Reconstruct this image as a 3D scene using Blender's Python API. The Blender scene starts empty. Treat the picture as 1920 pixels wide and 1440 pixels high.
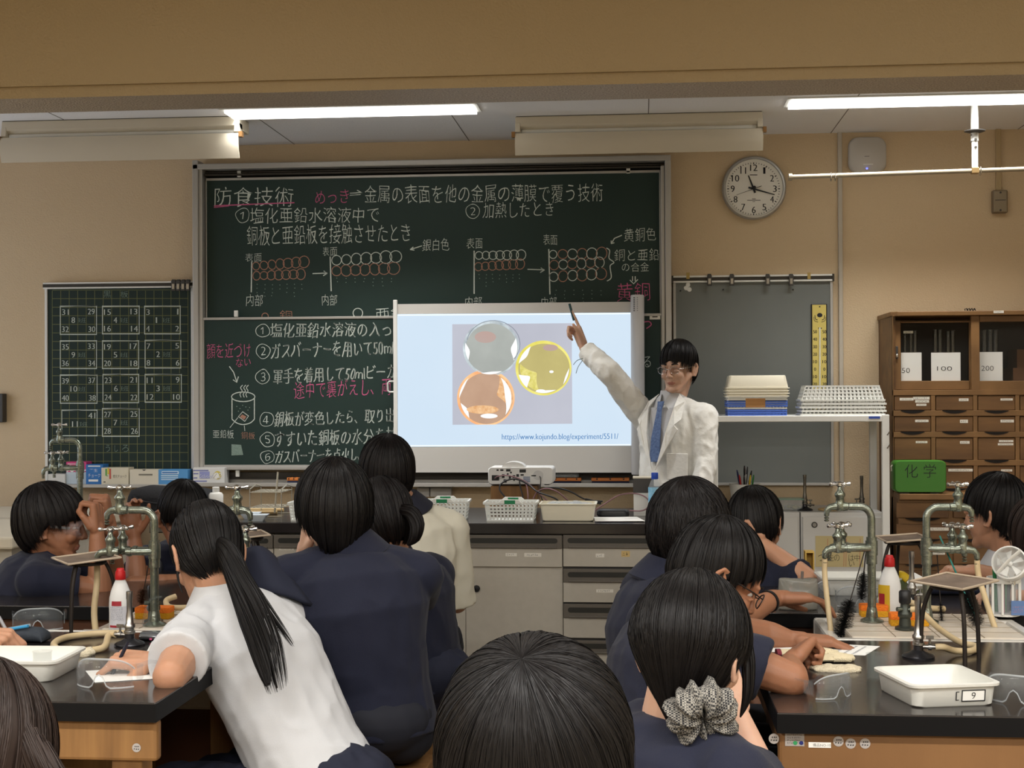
import bpy, math, random
import numpy as np
from mathutils import Vector, Matrix, noise
random.seed(7)
SC = bpy.context.scene
COL = SC.collection
# ---------------------------------------------------------------- camera, world, exposure
FPX = 2660.0                      # focal length in pixels of a 1920 x 1440 frame
CAMZ = 1.43
YAW, PIT, ROL = math.radians(5.2), 0.0055, 0.0045
_F = Vector((-math.sin(YAW)*math.cos(PIT), math.cos(YAW)*math.cos(PIT), math.sin(PIT)))
_R0 = Vector((math.cos(YAW), math.sin(YAW), 0))
_U0 = _R0.cross(_F)
_R = _R0*math.cos(ROL) - _U0*math.sin(ROL)
_U = _U0*math.cos(ROL) + _R0*math.sin(ROL)
cam = bpy.data.cameras.new('camera')
cam.sensor_width = 36.0
cam.lens = FPX/1920*36.0
cam.clip_start = 0.05
camo = bpy.data.objects.new('camera', cam)
COL.objects.link(camo)
_M = Matrix((( _R.x, _U.x, -_F.x, 0), (_R.y, _U.y, -_F.y, 0), (_R.z, _U.z, -_F.z, CAMZ), (0, 0, 0, 1)))
camo.matrix_world = _M
SC.camera = camo
CP = Vector((0, 0, CAMZ))
world = bpy.data.worlds.new('world'); SC.world = world
world.use_nodes = True
world.node_tree.nodes['Background'].inputs[0].default_value = (0.75, 0.85, 1.0, 1)
world.node_tree.nodes['Background'].inputs[1].default_value = 0.15
SC.view_settings.view_transform = 'Standard'
SC.view_settings.look = 'None'
SC.view_settings.gamma = 1.0
SC.view_settings.exposure = 0.2
SC.view_settings.use_curve_mapping = False
SC.cycles.max_bounces = 7
SC.cycles.diffuse_bounces = 4
SC.cycles.glossy_bounces = 3
SC.cycles.transmission_bounces = 7
SC.cycles.transparent_max_bounces = 8
SC.cycles.caustics_reflective = False
SC.cycles.caustics_refractive = False
SC.cycles.sample_clamp_indirect = 4.0

def ray(px, py):
    return (_F + _R*((px-960)/FPX) + _U*((720-py)/FPX))
def PY(px, py, Y):                # the point of the plane y = Y seen there
    d = ray(px, py); t = Y/d.y
    return CP + d*t
def PZ(px, py, Z):
    d = ray(px, py); t = (Z-CAMZ)/d.z
    return CP + d*t
def PD(px, py, depth):
    return CP + ray(px, py)*depth

# ---------------------------------------------------------------- materials
def lin(c):
    def f(x):
        x /= 255.0
        return x/12.92 if x <= .04045 else ((x+.055)/1.055)**2.4
    return (f(c[0]), f(c[1]), f(c[2]), 1)
MATS = {}
def mat(name, rgb, rough=.6, metal=0, var=None, bump=None, spec=.5, trans=0, ior=1.45, alpha=1, emit=None, stretch=None, coat=0, sheen=0, sss=0):
    """procedural principled material: var=(scale, rgb2, contrast) mixes a second colour by noise; bump=(scale, strength)"""
    m = bpy.data.materials.new(name); m.use_nodes = True
    nt = m.node_tree; b = nt.nodes['Principled BSDF']
    I = b.inputs
    I['Base Color'].default_value = lin(rgb)
    I['Roughness'].default_value = rough
    I['Metallic'].default_value = metal
    I['Specular IOR Level'].default_value = spec
    I['Transmission Weight'].default_value = trans
    I['IOR'].default_value = ior
    I['Alpha'].default_value = alpha
    I['Coat Weight'].default_value = coat
    I['Sheen Weight'].default_value = sheen
    if sss:
        I['Subsurface Weight'].default_value = sss
        I['Subsurface Radius'].default_value = (.012, .005, .003)
        I['Subsurface Scale'].default_value = 1
    if emit:
        I['Emission Color'].default_value = lin(emit[0]); I['Emission Strength'].default_value = emit[1]
    co = None
    if var or bump:
        tc = nt.nodes.new('ShaderNodeTexCoord'); mp = nt.nodes.new('ShaderNodeMapping')
        nt.links.new(tc.outputs['Object'], mp.inputs['Vector'])
        if stretch: mp.inputs['Scale'].default_value = stretch
        co = mp.outputs['Vector']
    if var:
        n = nt.nodes.new('ShaderNodeTexNoise'); n.inputs['Scale'].default_value = var[0]; n.inputs['Detail'].default_value = 5
        nt.links.new(co, n.inputs['Vector'])
        r = nt.nodes.new('ShaderNodeValToRGB')
        k = var[2] if len(var) > 2 else .3
        r.color_ramp.elements[0].position = .5-k/2; r.color_ramp.elements[1].position = .5+k/2
        r.color_ramp.elements[0].color = lin(rgb); r.color_ramp.elements[1].color = lin(var[1])
        nt.links.new(n.outputs['Fac'], r.inputs['Fac']); nt.links.new(r.outputs['Color'], I['Base Color'])
    if bump:
        n2 = nt.nodes.new('ShaderNodeTexNoise'); n2.inputs['Scale'].default_value = bump[0]; n2.inputs['Detail'].default_value = 4
        nt.links.new(co, n2.inputs['Vector'])
        bp = nt.nodes.new('ShaderNodeBump'); bp.inputs['Strength'].default_value = bump[1]; bp.inputs['Distance'].default_value = .01
        nt.links.new(n2.outputs['Fac'], bp.inputs['Height']); nt.links.new(bp.outputs['Normal'], I['Normal'])
    MATS[name] = m
    return m
def glow(name, rgb, s):
    m = bpy.data.materials.new(name); m.use_nodes = True
    nt = m.node_tree; nt.nodes.clear()
    e = nt.nodes.new('ShaderNodeEmission'); o = nt.nodes.new('ShaderNodeOutputMaterial')
    e.inputs[0].default_value = lin(rgb); e.inputs[1].default_value = s
    nt.links.new(e.outputs[0], o.inputs[0]); MATS[name] = m
    return m

# ---------------------------------------------------------------- mesh building
ROOTM = {}
def V(*a): return Vector(a)
def rrect(w, d, r, n=4, z=0, cx=0, cy=0):
    """rounded rectangle loop, counter-clockwise, w x d"""
    out = []
    r = max(1e-4, min(r, w/2-1e-5, d/2-1e-5))
    for q, (sx, sy) in enumerate(((1, 1), (-1, 1), (-1, -1), (1, -1))):
        for i in range(n+1):
            a = math.pi/2*(q + i/n)
            out.append(Vector((cx+sx*(w/2-r)+r*math.cos(a), cy+sy*(d/2-r)+r*math.sin(a), z)))
    return out
def circ(r, z=0, n=24, cx=0, cy=0, ry=None):
    ry = r if ry is None else ry
    return [Vector((cx+r*math.cos(2*math.pi*i/n), cy+ry*math.sin(2*math.pi*i/n), z)) for i in range(n)]
class MB:
    def __init__(s): s.v = []; s.f = []; s.m = []; s.X = None
    def xf(s, M): s.X = M; return s
    def add(s, vs, fs, m=0):
        k = len(s.v)
        if s.X is not None: vs = [s.X @ Vector(p) for p in vs]
        s.v.extend([tuple(p) for p in vs]); s.f.extend([tuple(i+k for i in f) for f in fs]); s.m.extend([m]*len(fs))
        return s
    def box(s, x0, x1, y0, y1, z0, z1, m=0):
        return s.add([(x0,y0,z0),(x1,y0,z0),(x1,y1,z0),(x0,y1,z0),(x0,y0,z1),(x1,y0,z1),(x1,y1,z1),(x0,y1,z1)],
                     [(0,3,2,1),(4,5,6,7),(0,1,5,4),(1,2,6,5),(2,3,7,6),(3,0,4,7)], m)
    def obox(s, c, X, Y, Z, m=0):  # centre and three half-axis vectors
        c, X, Y, Z = Vector(c), Vector(X), Vector(Y), Vector(Z)
        P = [c+a*X+b*Y+d*Z for d in (-1,1) for (a,b) in ((-1,-1),(1,-1),(1,1),(-1,1))]
        return s.add(P, [(0,3,2,1),(4,5,6,7),(0,1,5,4),(1,2,6,5),(2,3,7,6),(3,0,4,7)], m)
    def loft(s, loops, m=0, cap0=True, cap1=True, close=False):
        n = len(loops[0]); vs = [p for L in loops for p in L]; fs = []
        K = len(loops)
        for k in range(K if close else K-1):
            a, b = k*n, ((k+1) % K)*n
            for i in range(n):
                j = (i+1) % n
                fs.append((a+i, a+j, b+j, b+i))
        if cap0 and not close: fs.append(tuple(range(n-1, -1, -1)))
        if cap1 and not close: fs.append(tuple((K-1)*n+i for i in range(n)))
        return s.add(vs, fs, m)
    def lathe(s, o, prof, n=20, m=0, ax=None, cap0=True, cap1=True):
        o = Vector(o)
        ax = Vector(ax).normalized() if ax is not None else Vector((0,0,1))
        u = ax.orthogonal().normalized(); w = ax.cross(u)
        loops = [[o+ax*z+(u*math.cos(2*math.pi*i/n)+w*math.sin(2*math.pi*i/n))*max(r, 1e-5) for i in range(n)] for r, z in prof]
        return s.loft(loops, m, cap0, cap1)
    def cyl(s, a, b, r0, r1=None, n=12, m=0):
        a, b = Vector(a), Vector(b); r1 = r0 if r1 is None else r1
        d = b-a
        return s.lathe(a, [(r0, 0), (r1, d.length)], n, m, d)
    def tube(s, pts, r, n=8, m=0, flat=None, closed=False):
        pts = [Vector(p) for p in pts]; K = len(pts)
        rs = r if isinstance(r, (list, tuple)) else [r]*K
        t0 = (pts[1]-pts[0]).normalized(); u = t0.orthogonal().normalized()
        if flat is not None: u = (Vector(flat)-t0*t0.dot(Vector(flat))).normalized()
        loops = []
        for k in range(K):
            if closed: t = (pts[(k+1) % K]-pts[k-1]).normalized()
            else: t = (pts[min(k+1, K-1)]-pts[max(k-1, 0)]).normalized()
            u = (u - t*u.dot(t)).normalized(); w = t.cross(u)
            rr = rs[k]; ra, rb = rr if isinstance(rr, tuple) else (rr, rr)
            loops.append([pts[k]+u*ra*math.cos(2*math.pi*i/n)+w*rb*math.sin(2*math.pi*i/n) for i in range(n)])
        return s.loft(loops, m, close=closed)
    def ell(s, c, r, m=0, nu=16, nv=10, R=None):
        c = Vector(c); r = (r, r, r) if not isinstance(r, (tuple, list)) else r
        vs = []; fs = []
        for j in range(1, nv):
            a = math.pi*j/nv
            for i in range(nu):
                b = 2*math.pi*i/nu
                p = Vector((r[0]*math.sin(a)*math.cos(b), r[1]*math.sin(a)*math.sin(b), r[2]*math.cos(a)))
                vs.append(c+(R @ p if R is not None else p))
        for p in (Vector((0,0,r[2])), Vector((0,0,-r[2]))): vs.append(c+(R @ p if R is not None else p))
        T, B = len(vs)-2, len(vs)-1
        for j in range(nv-2):
            for i in range(nu):
                k = (i+1) % nu
                fs.append((j*nu+i, (j+1)*nu+i, (j+1)*nu+k, j*nu+k))
        for i in range(nu):
            k = (i+1) % nu
            fs.append((T, i, k)); fs.append((B, (nv-2)*nu+k, (nv-2)*nu+i))
        return s.add(vs, fs, m)
    def rc(s, a, b, ra, rb, m=0, n=14):  # round cone
        a, b = Vector(a), Vector(b); d = b-a; L = d.length
        if L < 1e-6: return s.ell(a, max(ra, rb), m)
        k = max(-.95, min(.95, (ra-rb)/L))
        t0 = math.asin(k)
        prof = []
        for i in range(6):
            th = -math.pi/2+(t0+math.pi/2)*i/5
            prof.append((ra*math.cos(th), ra*math.sin(th)))
        for i in range(6):
            th = t0+(math.pi/2-t0)*i/5
            prof.append((rb*math.cos(th), L+rb*math.sin(th)))
        return s.lathe(a, prof, n, m, d)
    def prism(s, poly, ext, m=0):
        poly = [Vector(p) for p in poly]; ext = Vector(ext); n = len(poly)
        vs = poly+[p+ext for p in poly]
        fs = [tuple(range(n-1, -1, -1)), tuple(range(n, 2*n))]+[(i, (i+1) % n, n+(i+1) % n, n+i) for i in range(n)]
        return s.add(vs, fs, m)
    def mesh(s, name, mats, inv=None, smooth=None):
        me = bpy.data.meshes.new(name)
        vs = s.v if inv is None else [tuple(inv @ Vector(p)) for p in s.v]
        me.from_pydata(vs, [], s.f)
        for x in (mats if isinstance(mats, (list, tuple)) else [mats]): me.materials.append(x)
        if any(s.m): me.polygons.foreach_set('material_index', s.m)
        if smooth is not None:
            me.polygons.foreach_set('use_smooth', [True]*len(s.f))
            if smooth < 180: me.set_sharp_from_angle(angle=math.radians(smooth))
        me.update()
        return me
    def build(s, name, mats, parent=None, bevel=0, smooth=None, label=None, recalc=True):
        inv = None
        loc = None
        if parent is not None:
            inv = ROOTM[parent.name].inverted()
        else:
            xs = np.array(s.v); loc = Vector(((xs[:,0].min()+xs[:,0].max())/2, (xs[:,1].min()+xs[:,1].max())/2, xs[:,2].min()))
            inv = Matrix.Translation(-loc)
        me = s.mesh(name, mats, inv, smooth)
        if recalc: fixn(me)
        o = bpy.data.objects.new(name, me); COL.objects.link(o)
        if parent is not None:
            o.parent = parent; ROOTM[o.name] = ROOTM[parent.name]
        else:
            o.location = loc; ROOTM[o.name] = Matrix.Translation(loc)
        if bevel:
            b = o.modifiers.new('bevel', 'BEVEL'); b.width = bevel; b.segments = 2; b.limit_method = 'ANGLE'; b.angle_limit = math.radians(40)
        if label: o['label'] = label
        return o
import bmesh
def fixn(me):
    bm = bmesh.new(); bm.from_mesh(me); bmesh.ops.recalc_face_normals(bm, faces=bm.faces); bm.to_mesh(me); bm.free()
def thing(name, label, cat, loc=(0,0,0), rz=0, group=None):
    o = bpy.data.objects.new(name, None); COL.objects.link(o)
    o.location = loc; o.rotation_euler = (0, 0, rz); o.empty_display_size = .05
    o['label'] = label; o['category'] = cat
    if group: o['group'] = group
    ROOTM[o.name] = Matrix.Translation(Vector(loc)) @ Matrix.Rotation(rz, 4, 'Z')
    return o
def tag(o, label, cat, group=None, kind=None):
    o['label'] = label; o['category'] = cat
    if group: o['group'] = group
    if kind: o['kind'] = kind
    return o
def struct(o):
    o['kind'] = 'structure'; return o
def dup(root, loc, rz=None, label=None, group=None):
    r = root.copy(); COL.objects.link(r); r.location = loc
    if rz is not None: r.rotation_euler = (0, 0, rz)
    if label: r['label'] = label
    if group: r['group'] = group
    ROOTM[r.name] = Matrix.Translation(Vector(loc)) @ Matrix.Rotation(r.rotation_euler.z, 4, 'Z')
    for ch in list(root.children):
        c = ch.copy(); COL.objects.link(c); c.parent = r; ROOTM[c.name] = ROOTM[r.name]
        for g in list(ch.children):
            d = g.copy(); COL.objects.link(d); d.parent = c
    return r
# flat drawing on a plane y = Y, in the proportions measured on the photo
def spline(pts, n=8):
    P = [Vector(p) for p in pts]; out = []
    for i in range(len(P)-1):
        a, b, c, d = P[max(i-1, 0)], P[i], P[i+1], P[min(i+2, len(P)-1)]
        for k in range(n):
            t = k/n
            out.append(.5*((2*b)+(c-a)*t+(2*a-5*b+4*c-d)*t*t+(3*b-a-3*c+d)*t**3))
    out.append(P[-1]); return out
class Draw:
    """marks lying on an upright plane: polylines with a width, filled shapes and lettering"""
    def __init__(s, Y, wob=0): s.Y = Y; s.mb = MB(); s.wob = wob; s.step = 0.0
    def line(s, pts, w=2.0, m=0, closed=False):
        s.Y -= s.step
        pts = [PY(p[0], p[1], s.Y) for p in pts]
        if closed: pts = pts+[pts[0]]
        hw = w*s.Y/FPX/2
        L = []
        for i, p in enumerate(pts):
            if closed and i in (0, len(pts)-1): t = pts[1]-pts[-2]
            else: t = pts[min(i+1, len(pts)-1)]-pts[max(i-1, 0)]
            nrm = Vector((-t.z, 0, t.x)); nrm = nrm.normalized() if nrm.length > 0 else Vector((0,0,1))
            L.append((p+nrm*hw, p-nrm*hw))
        vs = [q for pr in L for q in pr]
        s.mb.add(vs, [(2*i, 2*i+1, 2*i+3, 2*i+2) for i in range(len(L)-1)], m)
    def circle(s, cx, cy, rx, ry=None, w=1.6, m=0, a0=0, a1=360, rot=0):
        ry = ry or rx; n = 20; c, q = math.cos(rot), math.sin(rot)
        pts = []
        for i in range(n+1):
            a = math.radians(a0+(a1-a0)*i/n); x, y = rx*math.cos(a), ry*math.sin(a)
            pts.append((cx+x*c-y*q, cy+x*q+y*c))
        s.line(pts, w, m)
    def poly(s, pts, m=0):
        s.Y -= s.step
        s.mb.add([PY(p[0], p[1], s.Y) for p in pts], [tuple(range(len(pts)))], m)
    def rect(s, x0, y0, x1, y1, m=0): s.poly([(x0,y1),(x1,y1),(x1,y0),(x0,y0)], m)
    def disc(s, cx, cy, rx, ry=None, m=0, n=28):
        ry = ry or rx
        s.poly([(cx+rx*math.cos(2*math.pi*i/n), cy-ry*math.sin(2*math.pi*i/n)) for i in range(n)], m)
    def text(s, body, x0, y0, x1, y1, rise=0, m=0, slant=0):
        """lettering fitted to a box; rise lifts its far end"""
        s.Y -= s.step
        vs, fs = glyphs(body)
        mn, mx = vs.min(0), vs.max(0)
        u = (vs[:,0]-mn[0])/max(mx[0]-mn[0], 1e-6); v = (vs[:,1]-mn[1])/max(mx[1]-mn[1], 1e-6)
        P = []; k = s.wob*min(1, ((y1-y0)/30)**1.3)
        for a, b in zip(u, v):
            x, y = x0+a*(x1-x0)+slant*b*(y1-y0), y1-b*(y1-y0)-rise*a
            if k: x, y = x+k*noise.noise((x*.075, y*.06, 1.7)), y+k*noise.noise((x*.075, y*.06, 9.3))+k*.5*noise.noise((x*.035, 4, y0*.1))   # an unsteady hand
            P.append(PY(x, y, s.Y))
        s.mb.add(P, fs, m)
    def build(s, name, mats, parent, label=None):
        o = s.mb.build(name, mats, parent, label=label, recalc=False)
        return o
_G = {}
def glyphs(body):
    if body in _G: return _G[body]
    c = bpy.data.curves.new('lettering', 'FONT'); c.body = body; c.resolution_u = 3; c.offset = -.012
    o = bpy.data.objects.new('lettering', c); COL.objects.link(o)
    dg = bpy.context.evaluated_depsgraph_get(); dg.update()
    me = bpy.data.meshes.new_from_object(o.evaluated_get(dg))
    vs = np.zeros(len(me.vertices)*3); me.vertices.foreach_get('co', vs); vs = vs.reshape(-1, 3)[:, :2].copy()
    fs = [tuple(p.vertices) for p in me.polygons]
    bpy.data.objects.remove(o); bpy.data.curves.remove(c); bpy.data.meshes.remove(me)
    _G[body] = (vs, fs); return _G[body]
def mark(mb, body, o, ux, uz, h, m=0, w=None, center=True):
    """lettering on any plane: origin o, text direction ux, up direction uz, height h (and width w)"""
    vs, fs = glyphs(body); o, ux, uz = Vector(o), Vector(ux).normalized(), Vector(uz).normalized()
    mn, mx = vs.min(0), vs.max(0); sz = mx-mn
    sy = h/sz[1]; sx = (w/sz[0]) if w else sy
    c = (mn+mx)/2 if center else mn
    mb.add([o+ux*((p[0]-c[0])*sx)+uz*((p[1]-c[1])*sy) for p in vs], fs, m)
# ---------------------------------------------------------------- room shell
W = 7.2; CEIL = 2.716
XL, XR, YB = -4.3, 3.6, -4.0
M_wall = mat('wall_paint', (208,186,154), .75, bump=(160,.35), var=(1.3,(202,180,147),.9))
M_beam = mat('shaded_beam_paint', (158,138,104), .5, bump=(120,.3))  # wall paint darkened to stand for the lesser light on the beam
M_beamb = mat('lit_beam_speckle', (206,194,176), .42, bump=(150,.7), var=(170,(140,120,98),.35), spec=.9)  # speckled paint, lightened so that glancing reflections sit in its colours
M_ceil = mat('ceiling_board', (238,238,240), .85, bump=(90,.15))
M_floor = mat('floor_tiles', (150,138,120), .4, var=(3,(136,124,106),.6))
M_sidewall = mat('side_wall_paint', (208,196,172), .8)
M_white = mat('white_enamel', (226,226,222), .45)
M_cream = mat('cream_enamel', (206,198,180), .5)
M_alu = mat('anodised_aluminium', (176,174,170), .42, .35, bump=(300,.05))
M_alud = mat('dark_track', (58,54,48), .5, .3)
M_board = mat('chalkboard_green', (30,48,45), .55, var=(2.2,(38,58,54),.8), spec=.35)
M_board2 = mat('chalkboard_dark_green', (26,42,38), .6, var=(2.5,(31,49,44),.8), spec=.35)
M_chalk = mat('white_chalk', (236,240,234), .95, var=(420,(160,178,170),.5))
M_chalkp = mat('pink_chalk', (226,112,160), .95, var=(420,(160,80,112),.55))
M_chalko = mat('orange_chalk', (206,150,128), .95, var=(420,(120,96,84),.5))
M_chalkf = mat('faint_chalk', (150,168,158), .95, var=(300,(96,118,110),.5))
M_grid = mat('grid_line_paint', (120,122,78), .8)
M_panel = mat('grey_magnet_panel', (112,116,113), .6, var=(6,(106,110,107),.6))
M_black = mat('black_plastic', (22,22,24), .4)
M_dark = mat('dark_grey_plastic', (62,60,58), .5)
M_chrome = mat('chrome', (215,215,215), .12, 1)
M_steel = mat('brushed_steel', (170,168,164), .3, 1)
M_ink = mat('black_ink', (30,30,34), .7)
M_paper = mat('white_paper', (240,240,236), .8)
M_label = mat('label_paper', (226,222,212), .8)

def fbox(mb, x0, y0, x1, y1, Y, Yb, m=0):
    """a box whose front face, on the plane Y, fills that part of the photo"""
    xm, ym = (x0+x1)/2, (y0+y1)/2
    a, b = PY(x0, ym, Y).x, PY(x1, ym, Y).x
    c, d = PY(xm, y1, Y).z, PY(xm, y0, Y).z
    mb.box(a, b, min(Y, Yb), max(Y, Yb), c, d, m)
    return a, b, c, d

struct(MB().box(XL-.1, XR+.1, W, W+.12, 0, CEIL).build('wall_front', M_wall))
m = MB(); wy0, wy1, wz0, wz1 = 4.7, 6.8, .95, 2.15
m.box(XL-.12, XL, YB, wy0, 0, CEIL); m.box(XL-.12, XL, wy1, W, 0, CEIL); m.box(XL-.12, XL, wy0, wy1, 0, wz0); m.box(XL-.12, XL, wy0, wy1, wz1, CEIL)
struct(m.build('wall_left', M_sidewall))
m = MB()
for y in (wy0, (wy0+wy1)/2-.02, wy1-.04): m.box(XL-.09, XL-.03, y, y+.04, wz0, wz1)
m.box(XL-.09, XL-.03, wy0, wy1, wz0, wz0+.04); m.box(XL-.09, XL-.03, wy0, wy1, wz1-.04, wz1)
wf = struct(m.build('added_window_1', M_alu))  # guessed window, added out of view to brighten the left side
wp = MB().box(XL-.066, XL-.06, wy0+.02, wy1-.02, wz0+.02, wz1-.02).build('pane', glow('added_daylight_glow', (232,240,255), 2.2), wf)  # glowing sheet of the added window
struct(MB().box(XR, XR+.12, YB, W, 0, CEIL).build('wall_right', M_sidewall))
struct(MB().box(XL-.1, XR+.1, YB-.12, YB, 0, CEIL).build('wall_back', M_sidewall))
struct(MB().box(XL-.12, XR+.12, YB-.12, W+.12, -.1, 0).build('floor', M_floor))
struct(MB().box(XL-.12, XR+.12, YB-.12, W+.12, CEIL, CEIL+.1).build('ceiling', M_ceil))
BZ = 2.35
bn, bf = PZ(960,161,BZ).y, PZ(960,191,BZ).y
mb = MB()
mb.loft([[V(x,bn+.012,BZ+.035), V(x,bn+.012,BZ), V(x,bf,BZ), V(x,bf,CEIL), V(x,bn,CEIL), V(x,bn,BZ+.035)] for x in (XL,XR)], 0)
mb.m[0] = 0
mb.m[1] = 1
o = struct(mb.build('trim_1', [M_beam, M_beamb])); o.name = 'trim_1'
# seams between the ceiling boards
mb = MB()
for i in range(9):
    x = -3.6+i*.91
    mb.box(x-.002, x+.002, bf, W, CEIL-.0012, CEIL)
M_seam = mat('board_seam', (120,116,114), .9)
struct(mb.build('trim_2', M_seam))

# ---------------------------------------------------------------- ceiling lights
G_tube = glow('fluorescent_light', (255,252,244), 4.0)
def ceiling_light(x0, x1, y0, y1, label, watt=13, spread=105):
    t = thing('ceiling_light', label, 'light', ((x0+x1)/2, (y0+y1)/2, CEIL), 0, 'recessed ceiling lights')
    m = MB(); w = .02
    z0, z1 = CEIL-.006, CEIL-.0005
    m.box(x0-w, x1+w, y0-w, y0, z0, z1); m.box(x0-w, x1+w, y1, y1+w, z0, z1)
    m.box(x0-w, x0, y0, y1, z0, z1); m.box(x1, x1+w, y0, y1, z0, z1)
    m.build('frame', M_white, t)
    MB().box(x0, x1, y0, y1, CEIL-.018, CEIL-.001).build('diffuser', G_tube, t)
    m = MB(); ym = (y0+y1)/2
    m.box(x0, x1, ym-.004, ym+.004, CEIL-.021, CEIL-.0185)
    m.build('divider', M_white, t)
    L = bpy.data.lights.new('tube_light', 'AREA'); L.shape = 'RECTANGLE'; L.size = x1-x0; L.size_y = y1-y0
    L.energy = watt; L.spread = math.radians(spread); L.color = (1, .98, .945)      # the louvre keeps the light downward
    lo = bpy.data.objects.new('tube_light', L); COL.objects.link(lo); lo.parent = t; lo.location = (0, 0, -.023)
    return t
a, b = PZ(430,211,CEIL), PZ(896,210,CEIL)
lw = .16
ceiling_light(a.x, b.x, a.y-lw/2, a.y+lw/2, 'lit recessed ceiling light between the two chalkboard lamps')
a = PZ(1480,193,CEIL)
ceiling_light(a.x, a.x+1.2, a.y-.02-lw/2, a.y-.02+lw/2, 'lit recessed ceiling light above the hanging pipe on the right')
for j, y in enumerate((3.3, .9, -1.6)):
    for i, x in enumerate((-3.2, -1.2, .8, 2.6)):
        ceiling_light(x-.6, x+.6, y-lw/2, y+lw/2, '%s recessed ceiling light of the %s row behind the beam' % (('leftmost','second','third','rightmost')[i], ('first','middle','last')[j]), (6,36,60)[j], (140,166,168)[j])

# ---------------------------------------------------------------- unlit chalkboard lamps
def board_lamp(x0, x1, yt, yb, label):
    """x range, y of the ceiling line and of the lower lip, in photo proportions"""
    c = PZ((x0+x1)/2, yt, CEIL); Y = c.y
    X0, X1 = PY(x0, yt, Y).x, PY(x1, yt, Y).x
    t = thing('chalkboard_lamp', label, 'lamp', ((X0+X1)/2, Y, CEIL), 0, 'unlit chalkboard lamps under the ceiling')
    zl = PY((x0+x1)/2, yb, Y).z
    h = CEIL-zl
    MB().box(X0+.004, X1-.004, Y, Y+.16, CEIL-.002, CEIL).build('shadow_gap', M_dark, t)
    MB().loft([[V(x,Y,CEIL-.002), V(x,Y-.004,CEIL-.045), V(x,Y+.02,CEIL-.06), V(x,Y+.16,CEIL-.06), V(x,Y+.16,CEIL-.002)] for x in (X0, X1)]).build('housing', M_cream, t, bevel=.003)
    for x in (X0+.012, X1-.012):
        MB().loft([[V(x+d,Y-.004,CEIL-.03), V(x+d,Y-.012,CEIL-.075), V(x+d,Y+.05,CEIL-.085), V(x+d,Y+.05,CEIL-.03)] for d in (-.012,.012)]).build('end_bracket', M_cream, t, bevel=.003)
    m = MB(); m.cyl((X0+.03,Y+.025,CEIL-.07), (X1-.03,Y+.025,CEIL-.07), .012, n=14)
    m.build('tube', M_white, t, smooth=40)
    prof = [(Y-.012, CEIL-.082), (Y-.022, CEIL-.11), (Y-.02, CEIL-.15), (Y-.008, zl+.012), (Y-.004, zl)]
    back = [(y+.006, z) for y, z in reversed(prof)]
    MB().loft([[V(x,y,z) for y, z in prof+back] for x in (X0, X1)]).build('reflector', M_cream, t, smooth=40)
    for x in (X0-.008, X1+.008):
        MB().box(x-.008, x+.008, Y-.02, Y+.01, CEIL-.1, CEIL-.075).build('brass_pin', mat('brass_pin', (150,112,70), .4, .6) if 'brass_pin' not in MATS else MATS['brass_pin'], t)
    return t
board_lamp(3, 449, 222, 301, 'unlit cream chalkboard lamp hanging at the left edge of the ceiling')
board_lamp(966, 1430, 213, 287, 'unlit cream chalkboard lamp hanging above the right half of the chalkboard')

# ---------------------------------------------------------------- hanging pipe rail
t = thing('hanging_pipe', 'cream metal pipe rail hung from the ceiling by a white post', 'pipe', PZ(1828,193,CEIL), 0)
Y = PZ(1828,193,CEIL).y
pc = PY(1828, 320, Y); L0 = PY(1480, 332, Y); L1 = L0+(pc-L0)*1.9
M_rail = mat('cream_pipe', (168,158,138), .35, .4)
m = MB(); m.cyl(L0, L1, .0105, n=16); m.cyl(L0-V(.003,0,0), L0+V(.012,0,0), .0165, n=16); m.build('rail', M_rail, t, smooth=40)
m = MB(); x = pc.x; zf = PY(1828,246,Y).z
m.lathe((x,Y,zf), [(.017,-.045),(.017,0),(.017,.03),(.0165,.09),(.015,.12),(.015,CEIL-zf)], 16); m.lathe((x,Y,pc.z), [(.014,0),(.014,zf-pc.z)], 16)
m.build('post', M_white, t, smooth=40)
m = MB(); m.lathe((x,Y,zf), [(.006,-.01),(.03,-.006),(.046,-.001),(.046,.003),(.02,.004)], 24); m.build('flange', M_dark, t, smooth=40)
m = MB(); m.obox((x,Y,pc.z+.0), (.016,0,0), (0,.018,0), (0,0,.014)); m.build('clamp', mat('brass', (168,140,96), .4, .7), t, bevel=.003)
for dz, dx in ((-.04,0),(-.075,0),(-.02,-.02),(-.05,-.02)):
    m = MB(); m.cyl((x+dx,Y-.014,zf+dz), (x+dx,Y-.021,zf+dz), .006 if dx == 0 else .004, n=10); m.build('bolt', M_steel, t)
for px in (1558, 1566, 1838):
    p = PY(px, 332-(px-1480)*.0386, Y)
    m = MB(); m.tube([(p.x, Y+.016*math.cos(a), p.z-.006+.02*math.sin(a)) for a in [k*math.pi/6 for k in range(12)]], .0018, 6, closed=True); m.build('ring', M_chrome, t)

# ---------------------------------------------------------------- the sliding chalkboard
cb = thing('chalkboard', 'large two-leaf sliding green chalkboard covered in white chalk writing', 'chalkboard', (-1.08, W, .94))
m = MB()
Yf = 7.08
fbox(m, 361, 300, 372, 912, Yf, W); fbox(m, 372.5, 310, 380, 885, Yf+.01, W)
fbox(m, 1248, 300, 1259.5, 912, Yf, W); fbox(m, 1240, 310, 1247.5, 885, Yf+.01, W)
xa, xb = PY(361,600,Yf).x, PY(1259.5,600,Yf).x
zt = PY(810,299.5,Yf).z
m.box(xa, xb, Yf, W, zt-.026, zt+.002)
m.build('frame', M_alu, cb, bevel=.004)
m = MB(); m.box(xa+.05, xb-.05, Yf+.035, W-.01, zt-.055, zt-.046); m.box(xa+.05, xb-.05, Yf+.05, W-.01, zt-.04, zt-.034)
m.build('track', M_alud, cb)
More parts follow.
